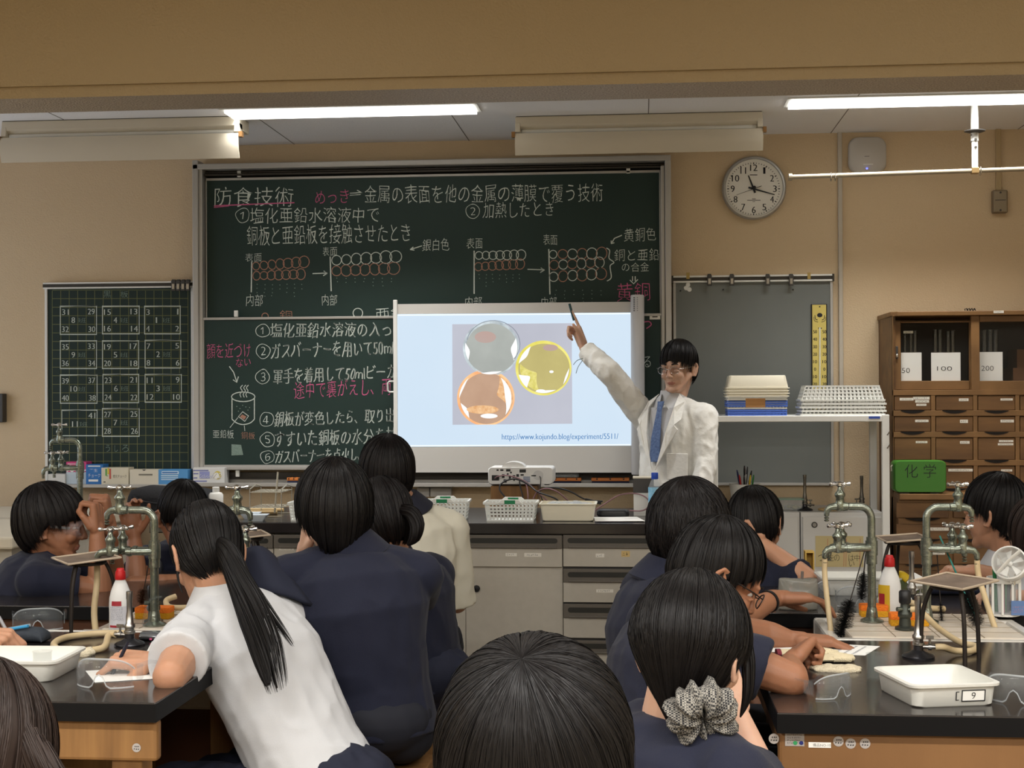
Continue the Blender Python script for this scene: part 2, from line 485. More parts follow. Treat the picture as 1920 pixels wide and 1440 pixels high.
# leaves
def leaf(x0, y0, x1, y1, Y, name):
    m = MB(); fbox(m, x0, y0, x1, y1, Y, Y+.022)
    o = m.build(name, M_board, cb)
    A, B, C, D = PY(x0,(y0+y1)/2,Y).x, PY(x1,(y0+y1)/2,Y).x, PY((x0+x1)/2,y1,Y).z, PY((x0+x1)/2,y0,Y).z
    m = MB(); e = .007
    m.box(A-.004, B+.004, Y-.006, Y+.024, D-.001, D+.012); m.box(A-.004, B+.004, Y-.006, Y+.024, C-.012, C+.001)
    m.box(A-.006, A+.001, Y-.004, Y+.024, C, D); m.box(B-.001, B+.006, Y-.004, Y+.024, C, D)
    m.build('leaf_edge', M_alu, o, bevel=.002)
    return o
YU, YL = 7.135, 7.10
up = leaf(388, 331, 1237, 640, YU, 'upper_leaf')
lo = leaf(383, 596, 1240, 872, YL, 'lower_leaf')
for px, py in ((448,326),(1178,319),(442,588),(445,888)):
    Y = YU if py < 500 else YL
    m = MB(); fbox(m, px-3.5, py-6, px+3.5, py+6, Y-.006, Y+.01); m.build('leaf_stop', M_white, cb, bevel=.002)
m = MB()
zb = PY(800,877,7.09).z
m.box(xa+.05, xb-.05, 7.085, 7.13, zb-.012, zb+.006)
m.build('lower_rail', M_alu, cb, bevel=.003)
m = MB(); fbox(m, 383, 886, 1240, 899, 7.14, 7.16); m.box(xa+.05, xb-.05, 7.13, 7.14, zb-.06, zb-.055); m.build('lower_track', M_alud, cb)
m = MB()
tz = PY(800,913,7.04).z
m.box(PY(362,900,7.04).x, xb, 7.04, W, tz, tz+.012); m.box(PY(362,900,7.04).x, xb, 7.035, 7.043, tz, tz+.02); m.box(PY(362,900,7.04).x, xb, 7.15, W, tz+.012, tz+.034)
m.build('chalk_tray', M_alu, cb, bevel=.002)
TRAYZ = tz+.012
# chalk writing, upper leaf
D = Draw(YU-.001, 2.6)
D.text('防食技術', 402, 351, 550, 387, 0); 
D.text('⇒', 656, 357, 681, 371, 2); D.text('金属の表面を他の金属の薄膜で覆う技術', 684, 347, 1131, 381, 3)
D.text('①', 442, 390, 468, 419); D.text('塩化亜鉛水溶液中で', 470, 390, 711, 419, 2)
D.text('銅板と亜鉛板を接触させたとき', 463, 424, 769, 460, 6)
D.text('②', 873, 382, 900, 410); D.text('加熱したとき', 906, 381, 1038, 410, 4)
for a in ((460,475,490,491),(605,463,632,480),(875,447,905,467),(1019,440,1045,460)): D.text('表面', *a, rise=1)
for a in ((462,553,493,574),(604,553,632,573),(873,557,903,577),(1015,557,1044,577)): D.text('内部', *a, rise=1)
D.text('銀白色', 792, 449, 842, 471, 2); D.text('黄銅色', 1170, 429, 1230, 454, 3)
D.text('銅と亜鉛', 1152, 468, 1236, 490, 2); D.text('の合金', 1166, 492, 1217, 509); D.text('亜鉛', 704, 578, 760, 602, 2)
for q in ([(472,490),(471,548)], [(619,481),(621,546)], [(889,470),(889,551)], [(1029,467),(1031,552)]): D.line(q, 2.2)
for q in ([(586,513),(614,512),(607,508)], [(614,512),(606,517)], [(989,505),(1021,506),(1014,502)], [(1021,506),(1013,511)],
          [(769,468),(791,461)], [(769,468),(775,463)], [(769,468),(777,469)], [(1166,441),(1152,447),(1146,457)], [(1146,457),(1146,451)], [(1146,457),(1152,455)],
          [(1186,518),(1186,527)], [(1191,518),(1191,527)], [(1181,525),(1188,532),(1196,524)]): D.line(q, 1.8)
D.line(spline([(1137,465),(1143,470),(1142,484),(1151,492),(1144,499),(1146,520),(1138,527)]), 1.8)
D.circle(671, 587, 9, 9)
rng = random.Random(3)
def row(x0, x1, y0, y1, n, r0, r1, m=0, alt=None):
    for i in range(n):
        f = i/(n-1); r = r0+(r1-r0)*f
        D.circle(x0+(x1-x0)*f, y0+(y1-y0)*f, r*rng.uniform(.9,1.05), r*rng.uniform(.95,1.15), 1.5, (m if alt is None else (m if i % 2 == 0 else alt)), rng.uniform(0,360), 0, 0) if False else \
        D.circle(x0+(x1-x0)*f, y0+(y1-y0)*f, r*rng.uniform(.9,1.05), r*rng.uniform(.95,1.15), 1.5, (m if alt is None or i % 2 == 0 else alt), rot=rng.uniform(-.3,.3))
row(480,570,499,491,7,7,10,2); row(481,564,517,514,7,7.5,9,2)
row(631,742,488,481,7,9,11,0); row(631,738,508,503,7,9,11,2)
row(898,977,479,478,7,7.5,9,0); row(897,975,500,495,7,7.5,9,2)
row(1037,1128,477,475,6,8,11,0,2); row(1039,1124,497,492,6,9,9,2,0); row(1038,1127,519,513,6,9,11,0,2)
for (x0,y0,nx,dx) in ((482,534,7,14),(632,522,7,17),(899,515,7,12.5),(1042,545,6,17)):
    for i in range(nx):
        for j in range(rng.choice((2,3,4))):
            D.disc(x0+i*dx+rng.uniform(-1,1), y0+j*7+rng.uniform(-1,1), .9, m=3, n=8)
D.build('white_chalk_lettering', [M_chalk, M_chalkp, M_chalko, M_chalkf], up)
D = Draw(YU-.0012, 2.6)
D.text('めっき', 590, 358, 654, 383, 4); D.line([(401,386),(470,383),(552,380)], 2.2); D.line([(401,389),(430,386)], 1.6)
D.text('黄銅', 1156, 532, 1219, 566, 3)
D.build('pink_chalk_lettering', [M_chalkp], up)
# chalk writing, lower leaf
D = Draw(YL-.001, 2.8)
L = [('①','塩化亜鉛水溶液の入った',479,607,632,506,757,3),('②','ガスバーナーを用いて50mlビーカー',480,645,672,508,812,10),('③','軍手を着用して50mlビーカーを',479,693,719,512,778,12),
     ('④','銅板が変色したら、取り出す',486,774,799,514,757,9),('⑤','すすいた銅板の水分を拭く',488,810,837,514,757,8),('⑥','ガスバーナーを点火し、金',488,844,868,516,700,5)]
for n, s, xa_, y0, y1, x2, x3, r in L:
    D.text(n, xa_, y0, xa_+27, y1+1); D.text(s, x2, y0-1, x3, y1+1, r, slant=.06); D.text(s, x2+.7, y0-.6, x3+.7, y1+1.4, r, slant=.06)
D.text('亜鉛板', 399, 806, 438, 822)
D.line([(430,687),(438,698),(444,716)], 1.8); D.line([(437,712),(444,717),(447,706)], 1.8)
D.circle(456, 744, 22, 9, 1.8); D.line([(435,747),(435,786)], 1.8); D.line([(477,747),(477,786)], 1.8); D.line(spline([(435,786),(444,793),(456,796),(469,793),(477,786)]), 1.8)
for dx in (0,6,11): D.line(spline([(452+dx,745),(450+dx,739),(454+dx,733),(451+dx,727),(455+dx,722)],4), 1.5)
D.line([(455,772),(466,780),(459,790),(447,781)], 1.6, closed=True); D.line([(446,783),(431,802)], 1.1); D.line([(458,798),(459,808)], 1.1)
for q in ((444,762),(450,766),(461,763),(468,764),(455,760),(465,769),(447,771)): D.disc(q[0], q[1], 1, m=1, n=8)
D.text('る', 1207, 668, 1221, 688)
D.poly([(434,833),(452,834),(456,853),(434,854)], 1)
D.build('white_chalk_lettering', [M_chalk, M_chalkf], lo)
D = Draw(YL-.0012, 2.6)
D.text('顔を近づけ', 388, 645, 470, 673, 3); D.text('ない', 443, 672, 470, 688, 2); D.text('途中で裏がえし、両', 552, 716, 733, 748, 9)
D.line(spline([(1207,604),(1217,603),(1221,609),(1212,616)],5), 2)
D.build('pink_chalk_lettering', [M_chalkp], lo)
D = Draw(YL-.0012, 2.6)
D.text('銅板', 453, 810, 478, 823); D.poly([(454,777),(462,781),(458,787),(450,782)])
D.build('orange_chalk_lettering', [M_chalko], lo)
D = Draw(YU-.0012, 2.6); D.text('銅', 525, 582, 548, 602); D.circle(497, 593, 6); D.build('orange_chalk_lettering', [M_chalko], up)
m = MB(); fbox(m, 1218, 589, 1238, 599, YL-.004, YL); o = m.build('name_plate', M_label, lo)
m = MB(); fbox(m, 1223, 593, 1233, 595, YL-.0046, YL-.004); m.build('plate_print', M_ink, lo)

# ---------------------------------------------------------------- small gridded board on the left
gb = thing('gridded_board', 'small dark green gridded blackboard with a seating plan in chalk', 'blackboard', PY(222,905,W))
Yg = 7.165
m = MB(); X0, X1, Z0, Z1 = fbox(m, 90, 541, 359, 906, Yg, W); m.build('writing_surface', M_board2, gb)
m = MB(); m.box(X0-.014, X0, Yg-.008, W, Z0, Z1+.003); m.box(X1, X1+.012, Yg-.008, W, Z0, Z1); m.box(X0-.014, X1+.012, Yg-.008, W, Z0-.012, Z0); m.build('side_frame', M_white, gb, bevel=.002)
m = MB()
for a, b in ((.001,.009),(.026,.034)): m.box(X0-.02, X1+.012, Yg-.016, W, Z1+a, Z1+b)
m.build('hanging_rail', M_white, gb, bevel=.002)
m = MB(); m.box(X0-.022, X1+.013, Yg-.012, W, Z1+.009, Z1+.026); m.build('rail_strip', M_alud, gb)
D = Draw(Yg-.0006)
for i in range(17): D.line([(98+i*15.9, 545), (98.5+i*15.9, 905)], .9)
for i in range(23): D.line([(98, 544+i*16.05), (353, 543.5+i*16.05)], .9)
D.build('printed_grid', [M_grid], gb)
D = Draw(Yg-.0012, .8)
cells = [(113,574,181,627,('31','29','8','32','30')),(192,574,261,626,('15','13','4','16','14')),(271,574,338,626,('3','1','1','4','2')),
         (113,639,181,691,('35','33','9','36','34')),(192,639,260,691,('19','17','5','20','18')),(272,638,339,690,('7','5','2','8','6')),
         (113,703,182,756,('39','37','10','40','38')),(193,702,260,755,('23','21','6','24','22')),(272,702,340,754,('11','9','3','12','10')),
         (116,769,182,817,('','41','11','','')),(192,766,261,818,('27','25','7','28','26'))]
for x0, y0, x1, y1, (a, b, c, d, e) in cells:
    D.line([(x0,y0),(x1,y0),(x1,y1),(x0,y1)], 2.3, closed=True)
    D.line([(x0+1,y0+1),(x1+1,y0-.5)], 1.2)
    h = 10.5; w1 = 6.2
    def num(s, x, y, right=False):
        if not s: return
        w = w1*len(s)-(4.2 if s == '1' else 0)-(2 if s == '11' else 0)
        for e in (0, .6):
            if right: D.text(s, x-w+e, y, x+e, y+h)
            else: D.text(s, x+e, y, x+w+e, y+h)
    num(a, x0+3, y0+6); num(b, x1-4, y0+5, True); num(d, x0+3, y1-15); num(e, x1-3, y1-15, True)
    num(c, x0+21 if len(c) == 1 else x0+19, y0+21)
    D.text('班', x0+33, y0+22, x0+48, y0+31, m=1)
for q in (('黒',194,545,208,558),('板',226,546,240,558)): D.text(*q, m=1)
for q in (('う',198,834,206,847),('し',215,835,221,847),('ろ',229,834,241,847)): D.text(*q, m=1)
D.build('chalk_lettering', [M_chalk, M_chalkf], gb)
def clip(px, py, Y, label, grp, w=8.5, h=22):
    c = PY(px, py, Y)
    t = thing('rail_clip', label, 'clip', c, 0, grp)
    k = Y/FPX; W_, H_ = w*k/2, h*k/2
    m = MB(); m.box(c.x-W_, c.x+W_, Y-.02, Y-.012, c.z-H_, c.z+H_*.8); m.box(c.x-W_*.8, c.x+W_*.8, Y-.016, Y+.005, c.z+H_*.55, c.z+H_)
    m.build('clip_body', M_dark, t, bevel=.002)
    m = MB(); m.box(c.x-W_*.55, c.x+W_*.55, Y-.0215, Y-.02, c.z-H_*.7, c.z+H_*.2); m.build('grip', M_steel, t)
    return t
for i, x in enumerate((327,336,345,354)): clip(x, 535, Yg-.017, '%s dark metal clip on the gridded board rail' % ('first','second','third','last')[i], 'clips on the gridded board rail')

# ---------------------------------------------------------------- grey magnetic panel on the right
gp = thing('magnetic_panel', 'grey magnetic notice panel on the wall right of the chalkboard', 'notice board', PY(1415,906,W))
Yp = 7.165
m = MB(); X0, X1, Z0, Z1 = fbox(m, 1268, 529, 1557, 905, Yp, W); m.build('panel', M_panel, gp)
m = MB(); m.box(X0-.014, X0, Yp-.008, W, Z0, Z1); m.box(X1, X1+.014, Yp-.008, W, Z0, Z1); m.box(X0-.014, X1+.014, Yp-.008, W, Z0-.014, Z0); m.build('side_frame', M_alu, gp, bevel=.002)
m = MB()
for a, b in ((.0,.009),(.026,.035)): m.box(X0-.018, X1+.018, Yp-.016, W, Z1+a, Z1+b)
m.build('hanging_rail', M_white, gp, bevel=.002)
m = MB(); m.box(X0-.018, X1+.018, Yp-.012, W, Z1+.009, Z1+.026); m.box(X0-.02, X0-.012, Yp-.018, W, Z1, Z1+.036); m.box(X1+.01, X1+.02, Yp-.018, W, Z1, Z1+.036); m.build('rail_strip', M_alud, gp)
for i, x in enumerate((1330,1372,1439,1483)): clip(x, 525, Yp-.017, '%s dark metal clip along the grey notice panel rail' % ('leftmost','second','third','rightmost')[i], 'clips on the grey panel rail')
M_tape = mat('yellowed_tape', (176,150,86), .6)
for i, x in enumerate((1290,1517)):
    m = MB(); fbox(m, x-3, 511, x+3, 523, Yp-.018, Yp-.0165); tag(m.build('tape_strip', M_tape), '%s piece of yellowed tape on the grey notice panel rail' % ('left','right')[i], 'tape', 'tape on the panel rail')
for i, (x, y, r) in enumerate(((1290,534,4.5),(1286.5,540,4.5),(1292.5,543,4.5))):
    c = PY(x, y, Yp); m = MB(); m.lathe((c.x,Yp,c.z), [(r*Yp/FPX,0),(r*Yp/FPX*.9,.006),(.001,.007)], 20, ax=(0,-1,0))
    tag(m.build('magnet', M_white, smooth=40), '%s of three white round magnets at the panel corner' % ('topmost','leftmost','lowest')[i], 'magnet', 'white magnets')
for i, (x, y) in enumerate(((1276,545),(1356,543),(1487,543))):
    c = PY(x, y, Yp); m = MB(); m.lathe((c.x,Yp,c.z), [(.004,0),(.0035,.004),(.001,.005)], 12, ax=(0,-1,0))
    tag(m.build('magnet_button', M_black, smooth=40), '%s tiny black magnet under the rail of the grey panel' % ('left','middle','right')[i], 'magnet', 'tiny black magnets')
# thermometer
tm = thing('wall_thermometer', 'long yellow wall thermometer hanging on the grey notice panel', 'thermometer', PY(1537,760,Yp))
Yt = 7.15
m = MB(); fbox(m, 1521.5, 569.5, 1551.5, 770, Yt+.003, Yp); m.build('backing', M_black, tm, bevel=.003)
M_yel = mat('yellow_plate', (206,188,104), .5)
m = MB(); fbox(m, 1523.5, 571.5, 1549.5, 768, Yt, Yt+.003); m.build('plate', M_yel, tm)
c0, c1 = PY(1537,614,Yt), PY(1537,760,Yt)
m = MB(); m.cyl((c1.x,Yt-.004,c1.z), (c0.x,Yt-.004,c0.z), .004, n=12); m.build('glass_tube', mat('thermometer_glass', (226,226,206), .15), tm, smooth=40)
D = Draw(Yt-.0006)
for i, s in enumerate(('50','40','30','20','10','0','10','20')):
    y = 622+i*14.05
    for x in (1528, 1545.5):
        w = 7 if len(s) == 2 else 3.5
        D.text(s, x-w/2, y-3, x+w/2, y+3)
        D.text(s, x-w/2+.5, y-3, x+w/2+.5, y+3)
D.disc(1537, 575, 1.4); D.disc(1537, 591, 5, 4); D.line([(1534,615),(1541,615.5)], 1.6)
for sx in (-1,1):
    D.line(spline([(1537+sx*4,600),(1537+sx*8,598),(1537+sx*9,591)],5), 1.2); D.line(spline([(1537+sx*3,604),(1537+sx*10,601),(1537+sx*11,594)],5), .9)
D.build('scale_print', [M_ink], tm)

# ---------------------------------------------------------------- clock, access point, conduits
cl = thing('wall_clock', 'round white wall clock in a silver rim showing about 11:18', 'clock', PY(1413,354,W))
c = PY(1413,353.5,W); r = 59*W/FPX
m = MB(); m.lathe((c.x,W,c.z), [(r*.96,0),(r,.012),(r*.99,.036),(r*.95,.044),(r*.9,.045),(r*.885,.036)], 64, ax=(0,-1,0), cap1=False); m.build('rim', mat('silver_rim', (170,170,168), .35, .5), cl, smooth=40)
Yc = W-.036
m = MB(); m.lathe((c.x,W,c.z), [(r*.89,.03),(r*.89,.0355)], 64, ax=(0,-1,0)); m.build('face', mat('clock_face', (222,220,212), .6), cl)
D = Draw(Yc-.0006)
for h in range(12):
    a = math.radians(h*30); x, y = 1413+39.5*math.sin(a), 354-39.5*math.cos(a)
    s = str(h if h else 12); w = 6.6*len(s) if s != '1' else 3.5
    if s == '11': w = 10
    D.text(s, x-w/2, y-6, x+w/2, y+6); D.text(s, x-w/2+.7, y-6, x+w/2+.7, y+6)
for k in range(60):
    a = math.radians(k*6); q = 47 if k % 5 else 46
    D.line([(1413+q*math.sin(a),354-q*math.cos(a)),(1413+49.5*math.sin(a),354-49.5*math.cos(a))], 1.0 if k % 5 else 1.8)
D.line([(1406,328),(1420,328)], 1.4); D.line([(1401,375.5),(1426,375.5)], .9); D.line([(1410,373),(1417,373)], 1); D.line([(1411,378),(1416,378)], .8)
D.build('dial_print', [M_ink], cl)
def hand(name, ang, L, back, w, Y, mt=M_ink):
    D = Draw(Y); a = math.radians(ang); s, co = math.sin(a), math.cos(a)
    p = [(1413-back*s-w*co, 354+back*co-w*s), (1413+L*s-w*.5*co, 354-L*co-w*.5*s), (1413+L*s+w*.5*co, 354-L*co+w*.5*s), (1413-back*s+w*co, 354+back*co+w*s)]
    P = [PY(x, y, Y) for x, y in p]
    mb = MB(); mb.prism(P, (0,.0015,0)); mb.build(name, mt, cl)
hand('hour_hand', 339, 27, 8, 2.0, Yc-.004); hand('minute_hand', 105.5, 41, 10, 1.7, Yc-.006); hand('second_hand', 250, 34, 16, .5, Yc-.008)
m = MB(); m.lathe((c.x,W,c.z), [(.008,.036),(.008,.046),(.004,.048)], 16, ax=(0,-1,0)); m.build('hub', M_ink, cl)

ap = thing('access_point', 'white rounded wireless access point high on the wall beside the conduit', 'access point', PY(1625,293,W))
c = PY(1625,292,W); k = W/FPX
m = MB(); lo_ = []
for z, s in ((0,.94),(.012,1),(.03,.97),(.038,.9)):
    lo_.append([V(c.x+p.x, W-z, c.z+p.y) for p in rrect(69*k*s, 67*k*s, 18*k, 6)])
m.loft(lo_); m.build('cover', mat('access_point_cover', (190,186,180), .5), ap, smooth=50)
m = MB(); fbox(m, 1619, 307, 1637, 308.6, W-.039, W-.036); m.build('brand_line', M_white, ap)
m = MB(); cc = PY(1625.5,316,W-.038); m.ell((cc.x,cc.y,cc.z), .004); m.build('indicator', glow('blue_led', (70,80,255), 6), ap)
m = MB(); fbox(m, 1621,292.5,1630,293.6, W-.039, W-.036); m.build('logo_print', mat('grey_print', (120,118,114), .7), ap)
m = MB(); fbox(m, 1574, 247, 1582, 1300, W-.02, W); tag(m.build('cable_conduit', mat('conduit_paint', (182,174,160), .5), bevel=.003), 'tall pale cable conduit running down the wall right of the clock', 'conduit')
m = MB(); fbox(m, 1868, 240, 1877.5, 358, W-.02, W); tag(m.build('cable_conduit', mat('conduit_tan', (176,154,116), .6), bevel=.003), 'short tan cable conduit running from the ceiling to the switch plate', 'conduit')
sw = thing('switch_plate', 'grey switch box at the end of the short conduit', 'switch', PY(1876,378,W))
m = MB(); fbox(m, 1862, 356, 1890, 399, W-.04, W); m.build('box', mat('switch_box', (126,112,92), .5, .2), sw, bevel=.006)
m = MB(); fbox(m, 1864, 358, 1888, 397, W-.044, W-.04); m.build('plate', mat('switch_face', (140,128,108), .4, .4), sw, bevel=.003)
for y in (361,394):
    cc = PY(1876,y,W-.044); m = MB(); m.cyl((cc.x,cc.y,cc.z),(cc.x,cc.y-.002,cc.z),.005,n=10); m.build('screw', M_dark, sw)
m = MB(); fbox(m, 1866, 374.5, 1886, 375.6, W-.0452, W-.044); m.build('plate_seam', M_dark, sw)
# ---------------------------------------------------------------- materials of the furniture
M_top = mat('black_bench_top', (36,33,32), .16, spec=.6, var=(7,(43,39,38),.6), bump=(60,.015))
M_edge = mat('black_bench_edge', (9,9,11), .6, spec=.2)
M_wood = mat('oak_veneer', (136,98,60), .5, var=(5,(112,78,46),.7), stretch=(1,1,.14), bump=(40,.08))
M_woodl = mat('worn_plywood', (150,110,64), .6, var=(9,(110,76,42),.6), stretch=(4,4,.4))
M_woodd = mat('dark_old_wood', (96,56,30), .55, var=(6,(74,42,24),.6), stretch=(.3,1,1))
M_woodf = mat('cabinet_wood', (122,88,52), .5, var=(14,(88,60,34),.4), stretch=(.22,1,1), bump=(30,.06))
M_woodg = mat('cabinet_frame_wood', (136,100,60), .5, var=(16,(106,76,44),.45), stretch=(.4,1,.4))
M_hollow = mat('hollow_shade', (20,14,10), .9)  # dark colour for the shade inside the finger scoops
M_drawer = mat('greige_laminate', (186,180,168), .5, var=(30,(178,172,160),.6))
M_band = mat('brown_grey_pull', (98,92,84), .45)
M_pullin = mat('pull_recess', (40,40,36), .4)
M_cab = mat('white_steel_cabinet', (214,214,212), .4)
M_tile = mat('white_tile', (208,200,188), .35, var=(9,(202,190,172),.6))
M_porc = mat('white_porcelain', (214,210,202), .2, spec=.6)
M_label2 = mat('aged_label', (206,178,120), .8)
def tiny_print(mb, x0, x1, z0, z1, y, n, m=0, seed=1):
    """rows of small illegible characters on an upright front"""
    r = random.Random(seed); h = (z1-z0)/(n*1.35)
    def q(a, b, c, d): mb.add([(a,y,c),(b,y,c),(b,y,d),(a,y,d)], [(0,1,2,3)], m)
    for i in range(n):
        z = z1-(i+.5)*(z1-z0)/n; x = x0; e = h*.1
        while x < x1-h*.7:
            w = h*r.uniform(.6,.85)
            for k in range(r.choice((2,3,3,4))):
                if r.random() < .55:
                    zz = z+r.uniform(-.5,.42)*h; a = x+r.uniform(0,.3)*w; q(a, x+w*r.uniform(.7,1), zz, zz+e)
                else:
                    xx = x+r.uniform(.05,.9)*w; q(xx, xx+e, z-h*r.uniform(.2,.5), z+h*r.uniform(.2,.5))
            x += w+h*r.uniform(.15,.3)
def sticker(parent, px0, py0, px1, py1, Y, rows=1, mt=None, name='paper_label', seed=1, ink=None):
    m = MB(); a, b, c, d = fbox(m, px0, py0, px1, py1, Y-.0008, Y)
    o = m.build(name, mt or M_label, parent)
    m = MB(); tiny_print(m, a+(b-a)*.12, b-(b-a)*.12, c+(d-c)*.12, d-(d-c)*.12, Y-.0011, rows, 0, seed+int(px0))
    m.build('label_lettering', ink or M_ink, parent if parent is None else o, recalc=False)
    return o

# ---------------------------------------------------------------- teacher's demonstration bench
BF, BB_, BTOP = 5.70, 6.46, .9
XB0, XB1 = -2.0, .36
m = MB()
m.loft([[V(x,BF-.012,BTOP-.004), V(x,BF-.008,BTOP), V(x,BB_,BTOP), V(x,BB_,BTOP-.045), V(x,BF-.008,BTOP-.045), V(x,BF-.014,BTOP-.04)] for x in (XB0-.02, XB1+.02)])
tag(m.build('bench_worktop', M_top), 'long black worktop of the teacher bench under the white baskets', 'worktop')
def pull(t, x0, x1, z0, z1, y):
    """dark pull band with a pill-shaped recess"""
    MB().box(x0, x1, y-.006, y+.01, z0, z1).build('pull_band', M_band, t, bevel=.002)
    m = MB(); zc = (z0+z1)/2+.004; e = .018; r = .0105
    loops = []
    for dy, k in ((-.0066,1),(-.0062,.9)):
        loops.append([V((x0+x1)/2+p.x, y+dy, zc+p.y) for p in rrect((x1-x0-2*e), 2*r*k, r*k, 5)])
    m.loft(loops[::-1]); m.build('pull_recess', M_pullin, t)
    MB().box(x0+e*1.2, x1-e*1.2, y-.012, y-.005, z0+.001, z0+.009).build('pull_lip', M_band, t, bevel=.002)
def bench_cab(px0, px1, kind, label, labels=()):
    x0, x1 = PY(px0, 1040, BF).x+.001, PY(px1, 1040, BF).x-.001
    t = thing('bench_cabinet', label, 'cabinet', ((x0+x1)/2, BF+.35, 0), 0, 'cabinets of the teacher bench')
    zt = BTOP-.046
    m = MB(); m.box(x0, x1, BF+.014, BB_-.02, .06, zt-.004); m.box(x0+.002, x1-.002, BF+.05, BB_-.04, 0, .06); m.build('carcass', M_dark if kind == 'd4' else M_drawer, t)
    xm = (px0+px1)/2
    Z = lambda y: PY(xm, y, BF).z
    rows = [(1003,1028,1063)]
    if kind == 'd4': rows += [(1067,1092,1130),(1133,1159,1197),(1201,1226,1262)]
    if kind == 'd3': rows += [(1067,1092,1130),(1133,1159,1197)]
    for a, b, c in rows:
        d = MB().box(x0+.001, x1-.001, BF, BF+.016, Z(c), Z(b)).build('drawer', M_drawer, t, bevel=.002)
        # the pull belongs to its drawer
        pt = d; pull(pt, x0+.001, x1-.001, Z(b), Z(a), BF)
    if kind[0] == 'c':
        MB().box(x0+.002, x1-.002, BF+.03, BF+.045, .07, Z(1066)).build('door', M_drawer, t, bevel=.002)
        kx = x1-.02 if kind == 'cl' else x0+.02
        kx = PY(861 if kind == 'cl' else 893, 1105, BF).x if px0 > 600 else kx
        m = MB(); m.lathe((kx,BF+.03,Z(1105)), [(.006,0),(.006,.012),(.0135,.014),(.0145,.02),(.012,.026),(.001,.028)], 20, ax=(0,-1,0)); m.build('knob', M_black, t, smooth=40)
    for i, q in enumerate(labels):
        sticker(t, *q[:4], BF-.0002 if q[1] < 1064 or kind[0] == 'd' else BF, 1, M_label2 if len(q) > 4 else None, seed=i+3)
    return t
bench_cab(330, 513, 'cr', 'far left drawer cabinet of the teacher bench, mostly behind the ponytail')
bench_cab(513, 690, 'cl', 'teacher bench drawer cabinet behind the seated student with bobbed hair', [(523,1027.5,551,1031.5),(556,1036,579,1042)])
bench_cab(690, 872, 'cl', 'teacher bench cabinet whose door has its knob on the right edge')
bench_cab(872, 1055, 'cr', 'teacher bench cabinet whose door has its knob on the left edge', [(948,1037,969,1043),(983,1037,1015,1044)])
bench_cab(1055, 1238, 'd4', 'teacher bench cabinet with a stack of four drawers', [(1117,1038,1133,1045),(1165,1033,1181,1044,1),(1118,1105,1150,1111),(1161,1104,1183,1110)])

# ---------------------------------------------------------------- student tables, sinks
TZ = .8
def lab_table(x0, x1, y0, y1, label, wood, rounded=True):
    t = thing('lab_table', label, 'table', ((x0+x1)/2, (y0+y1)/2, 0))
    m = MB(); m.box(x0, x1, y0, y1, TZ-.04, TZ); m.build('tabletop', [M_top], t, bevel=.002)
    m = MB(); m.box(x0-.0006, x1+.0006, y0-.0006, y1+.0006, TZ-.04, TZ-.003); m.build('edge_band', M_edge, t)
    m = MB(); e = .02; f = .004
    m.box(x0+f, x1-f, y0+e, y0+.05, TZ-.125, TZ-.041); m.box(x0+e, x1-e, y1-.05, y1-e, TZ-.125, TZ-.041)
    m.box(x0+e, x0+.05, y0+.05, y1-.05, TZ-.125, TZ-.041) if wood is M_wood else m.box(x0+e, x0+.05, y0+.05, y1-.05, TZ-.055, TZ-.041)
    m.box(x1-.05, x1-e, y0+.05, y1-.05, TZ-.055, TZ-.041)
    m.build('apron', wood, t, bevel=.012)
    m = MB(); b = .06; e2 = .27
    m.box(x0+e2, x1-e2, y0+b, y1-b, .05, TZ-.126); m.build('base_cabinet', wood, t)
    for (px, py) in ((x0+b-.015,y0+b-.015),(x1-b-.05,y0+b-.015),(x0+b-.015,y1-b-.05),(x1-b-.05,y1-b-.05)):
        MB().box(px, px+.065, py, py+.065, 0, TZ-.126).build('leg', wood, t, bevel=.003)
    m = MB(); m.box(x0+.12, x1-.12, y0+b-.012, y0+b, .1, TZ-.15); m.build('front_panel', wood, t, bevel=.004)
    return t
Y0T, Y1T, Y2T, Y3T = 2.812, 3.64, 4.075, 4.9
XRL, XRR = .262, 1.2
XLL, XLR = -2.0, -.987
tR1 = lab_table(XRL, XRR, Y0T, Y1T, 'black-topped oak student table at the right front with the numbered tray', M_wood)
tR2 = lab_table(XRL+.07, XRR, Y2T, Y3T, 'black-topped student table at the right behind the taps', M_woodd)
tL1 = lab_table(XLL, XLR, Y0T, Y1T, 'black-topped worn plywood student table at the left front', M_woodl)
tL2 = lab_table(XLL, XLR, Y2T, Y3T, 'black-topped student table at the left behind the taps', M_woodd)
M_stick = mat('grey_sticker', (170,164,160), .7)
def dot_sticker(t, px, py, Y, r, seed=1):
    c = PY(px, py, Y); R = r*Y/FPX
    m = MB(); m.lathe((c.x,Y,c.z), [(R,0),(R,.0006)], 24, ax=(0,-1,0)); o = m.build('round_sticker', M_stick, t)
    m = MB(); q = random.Random(seed)
    for dx, dz in ((.1,.3),(.45,.3),(-.5,-.25),(0,-.3),(.45,-.3),(-.3,.3)):
        a = R*.14; x, z = c.x+dx*R, c.z+dz*R
        m.add([(x-a,Y-.0009,z-a),(x+a,Y-.0009,z-a*q.uniform(.3,1)),(x+a*.8,Y-.0009,z+a),(x-a*.7,Y-.0009,z+a*q.uniform(.4,1))], [(0,1,2,3)])
    m.build('sticker_lettering', M_ink, o, recalc=False)
ya = Y0T+.0194
for i, (x, y) in enumerate(((1451,1385),(1572,1390),(1595,1394),(1622,1394))): dot_sticker(tR1, x, y, ya, 9.5, i)
dot_sticker(tR1, 1492, 1417, Y0T+.044, 11.5, 9)
o = sticker(tR1, 1472, 1372, 1508, 1399, ya, 4, M_stick, 'notice_sticker', 5)
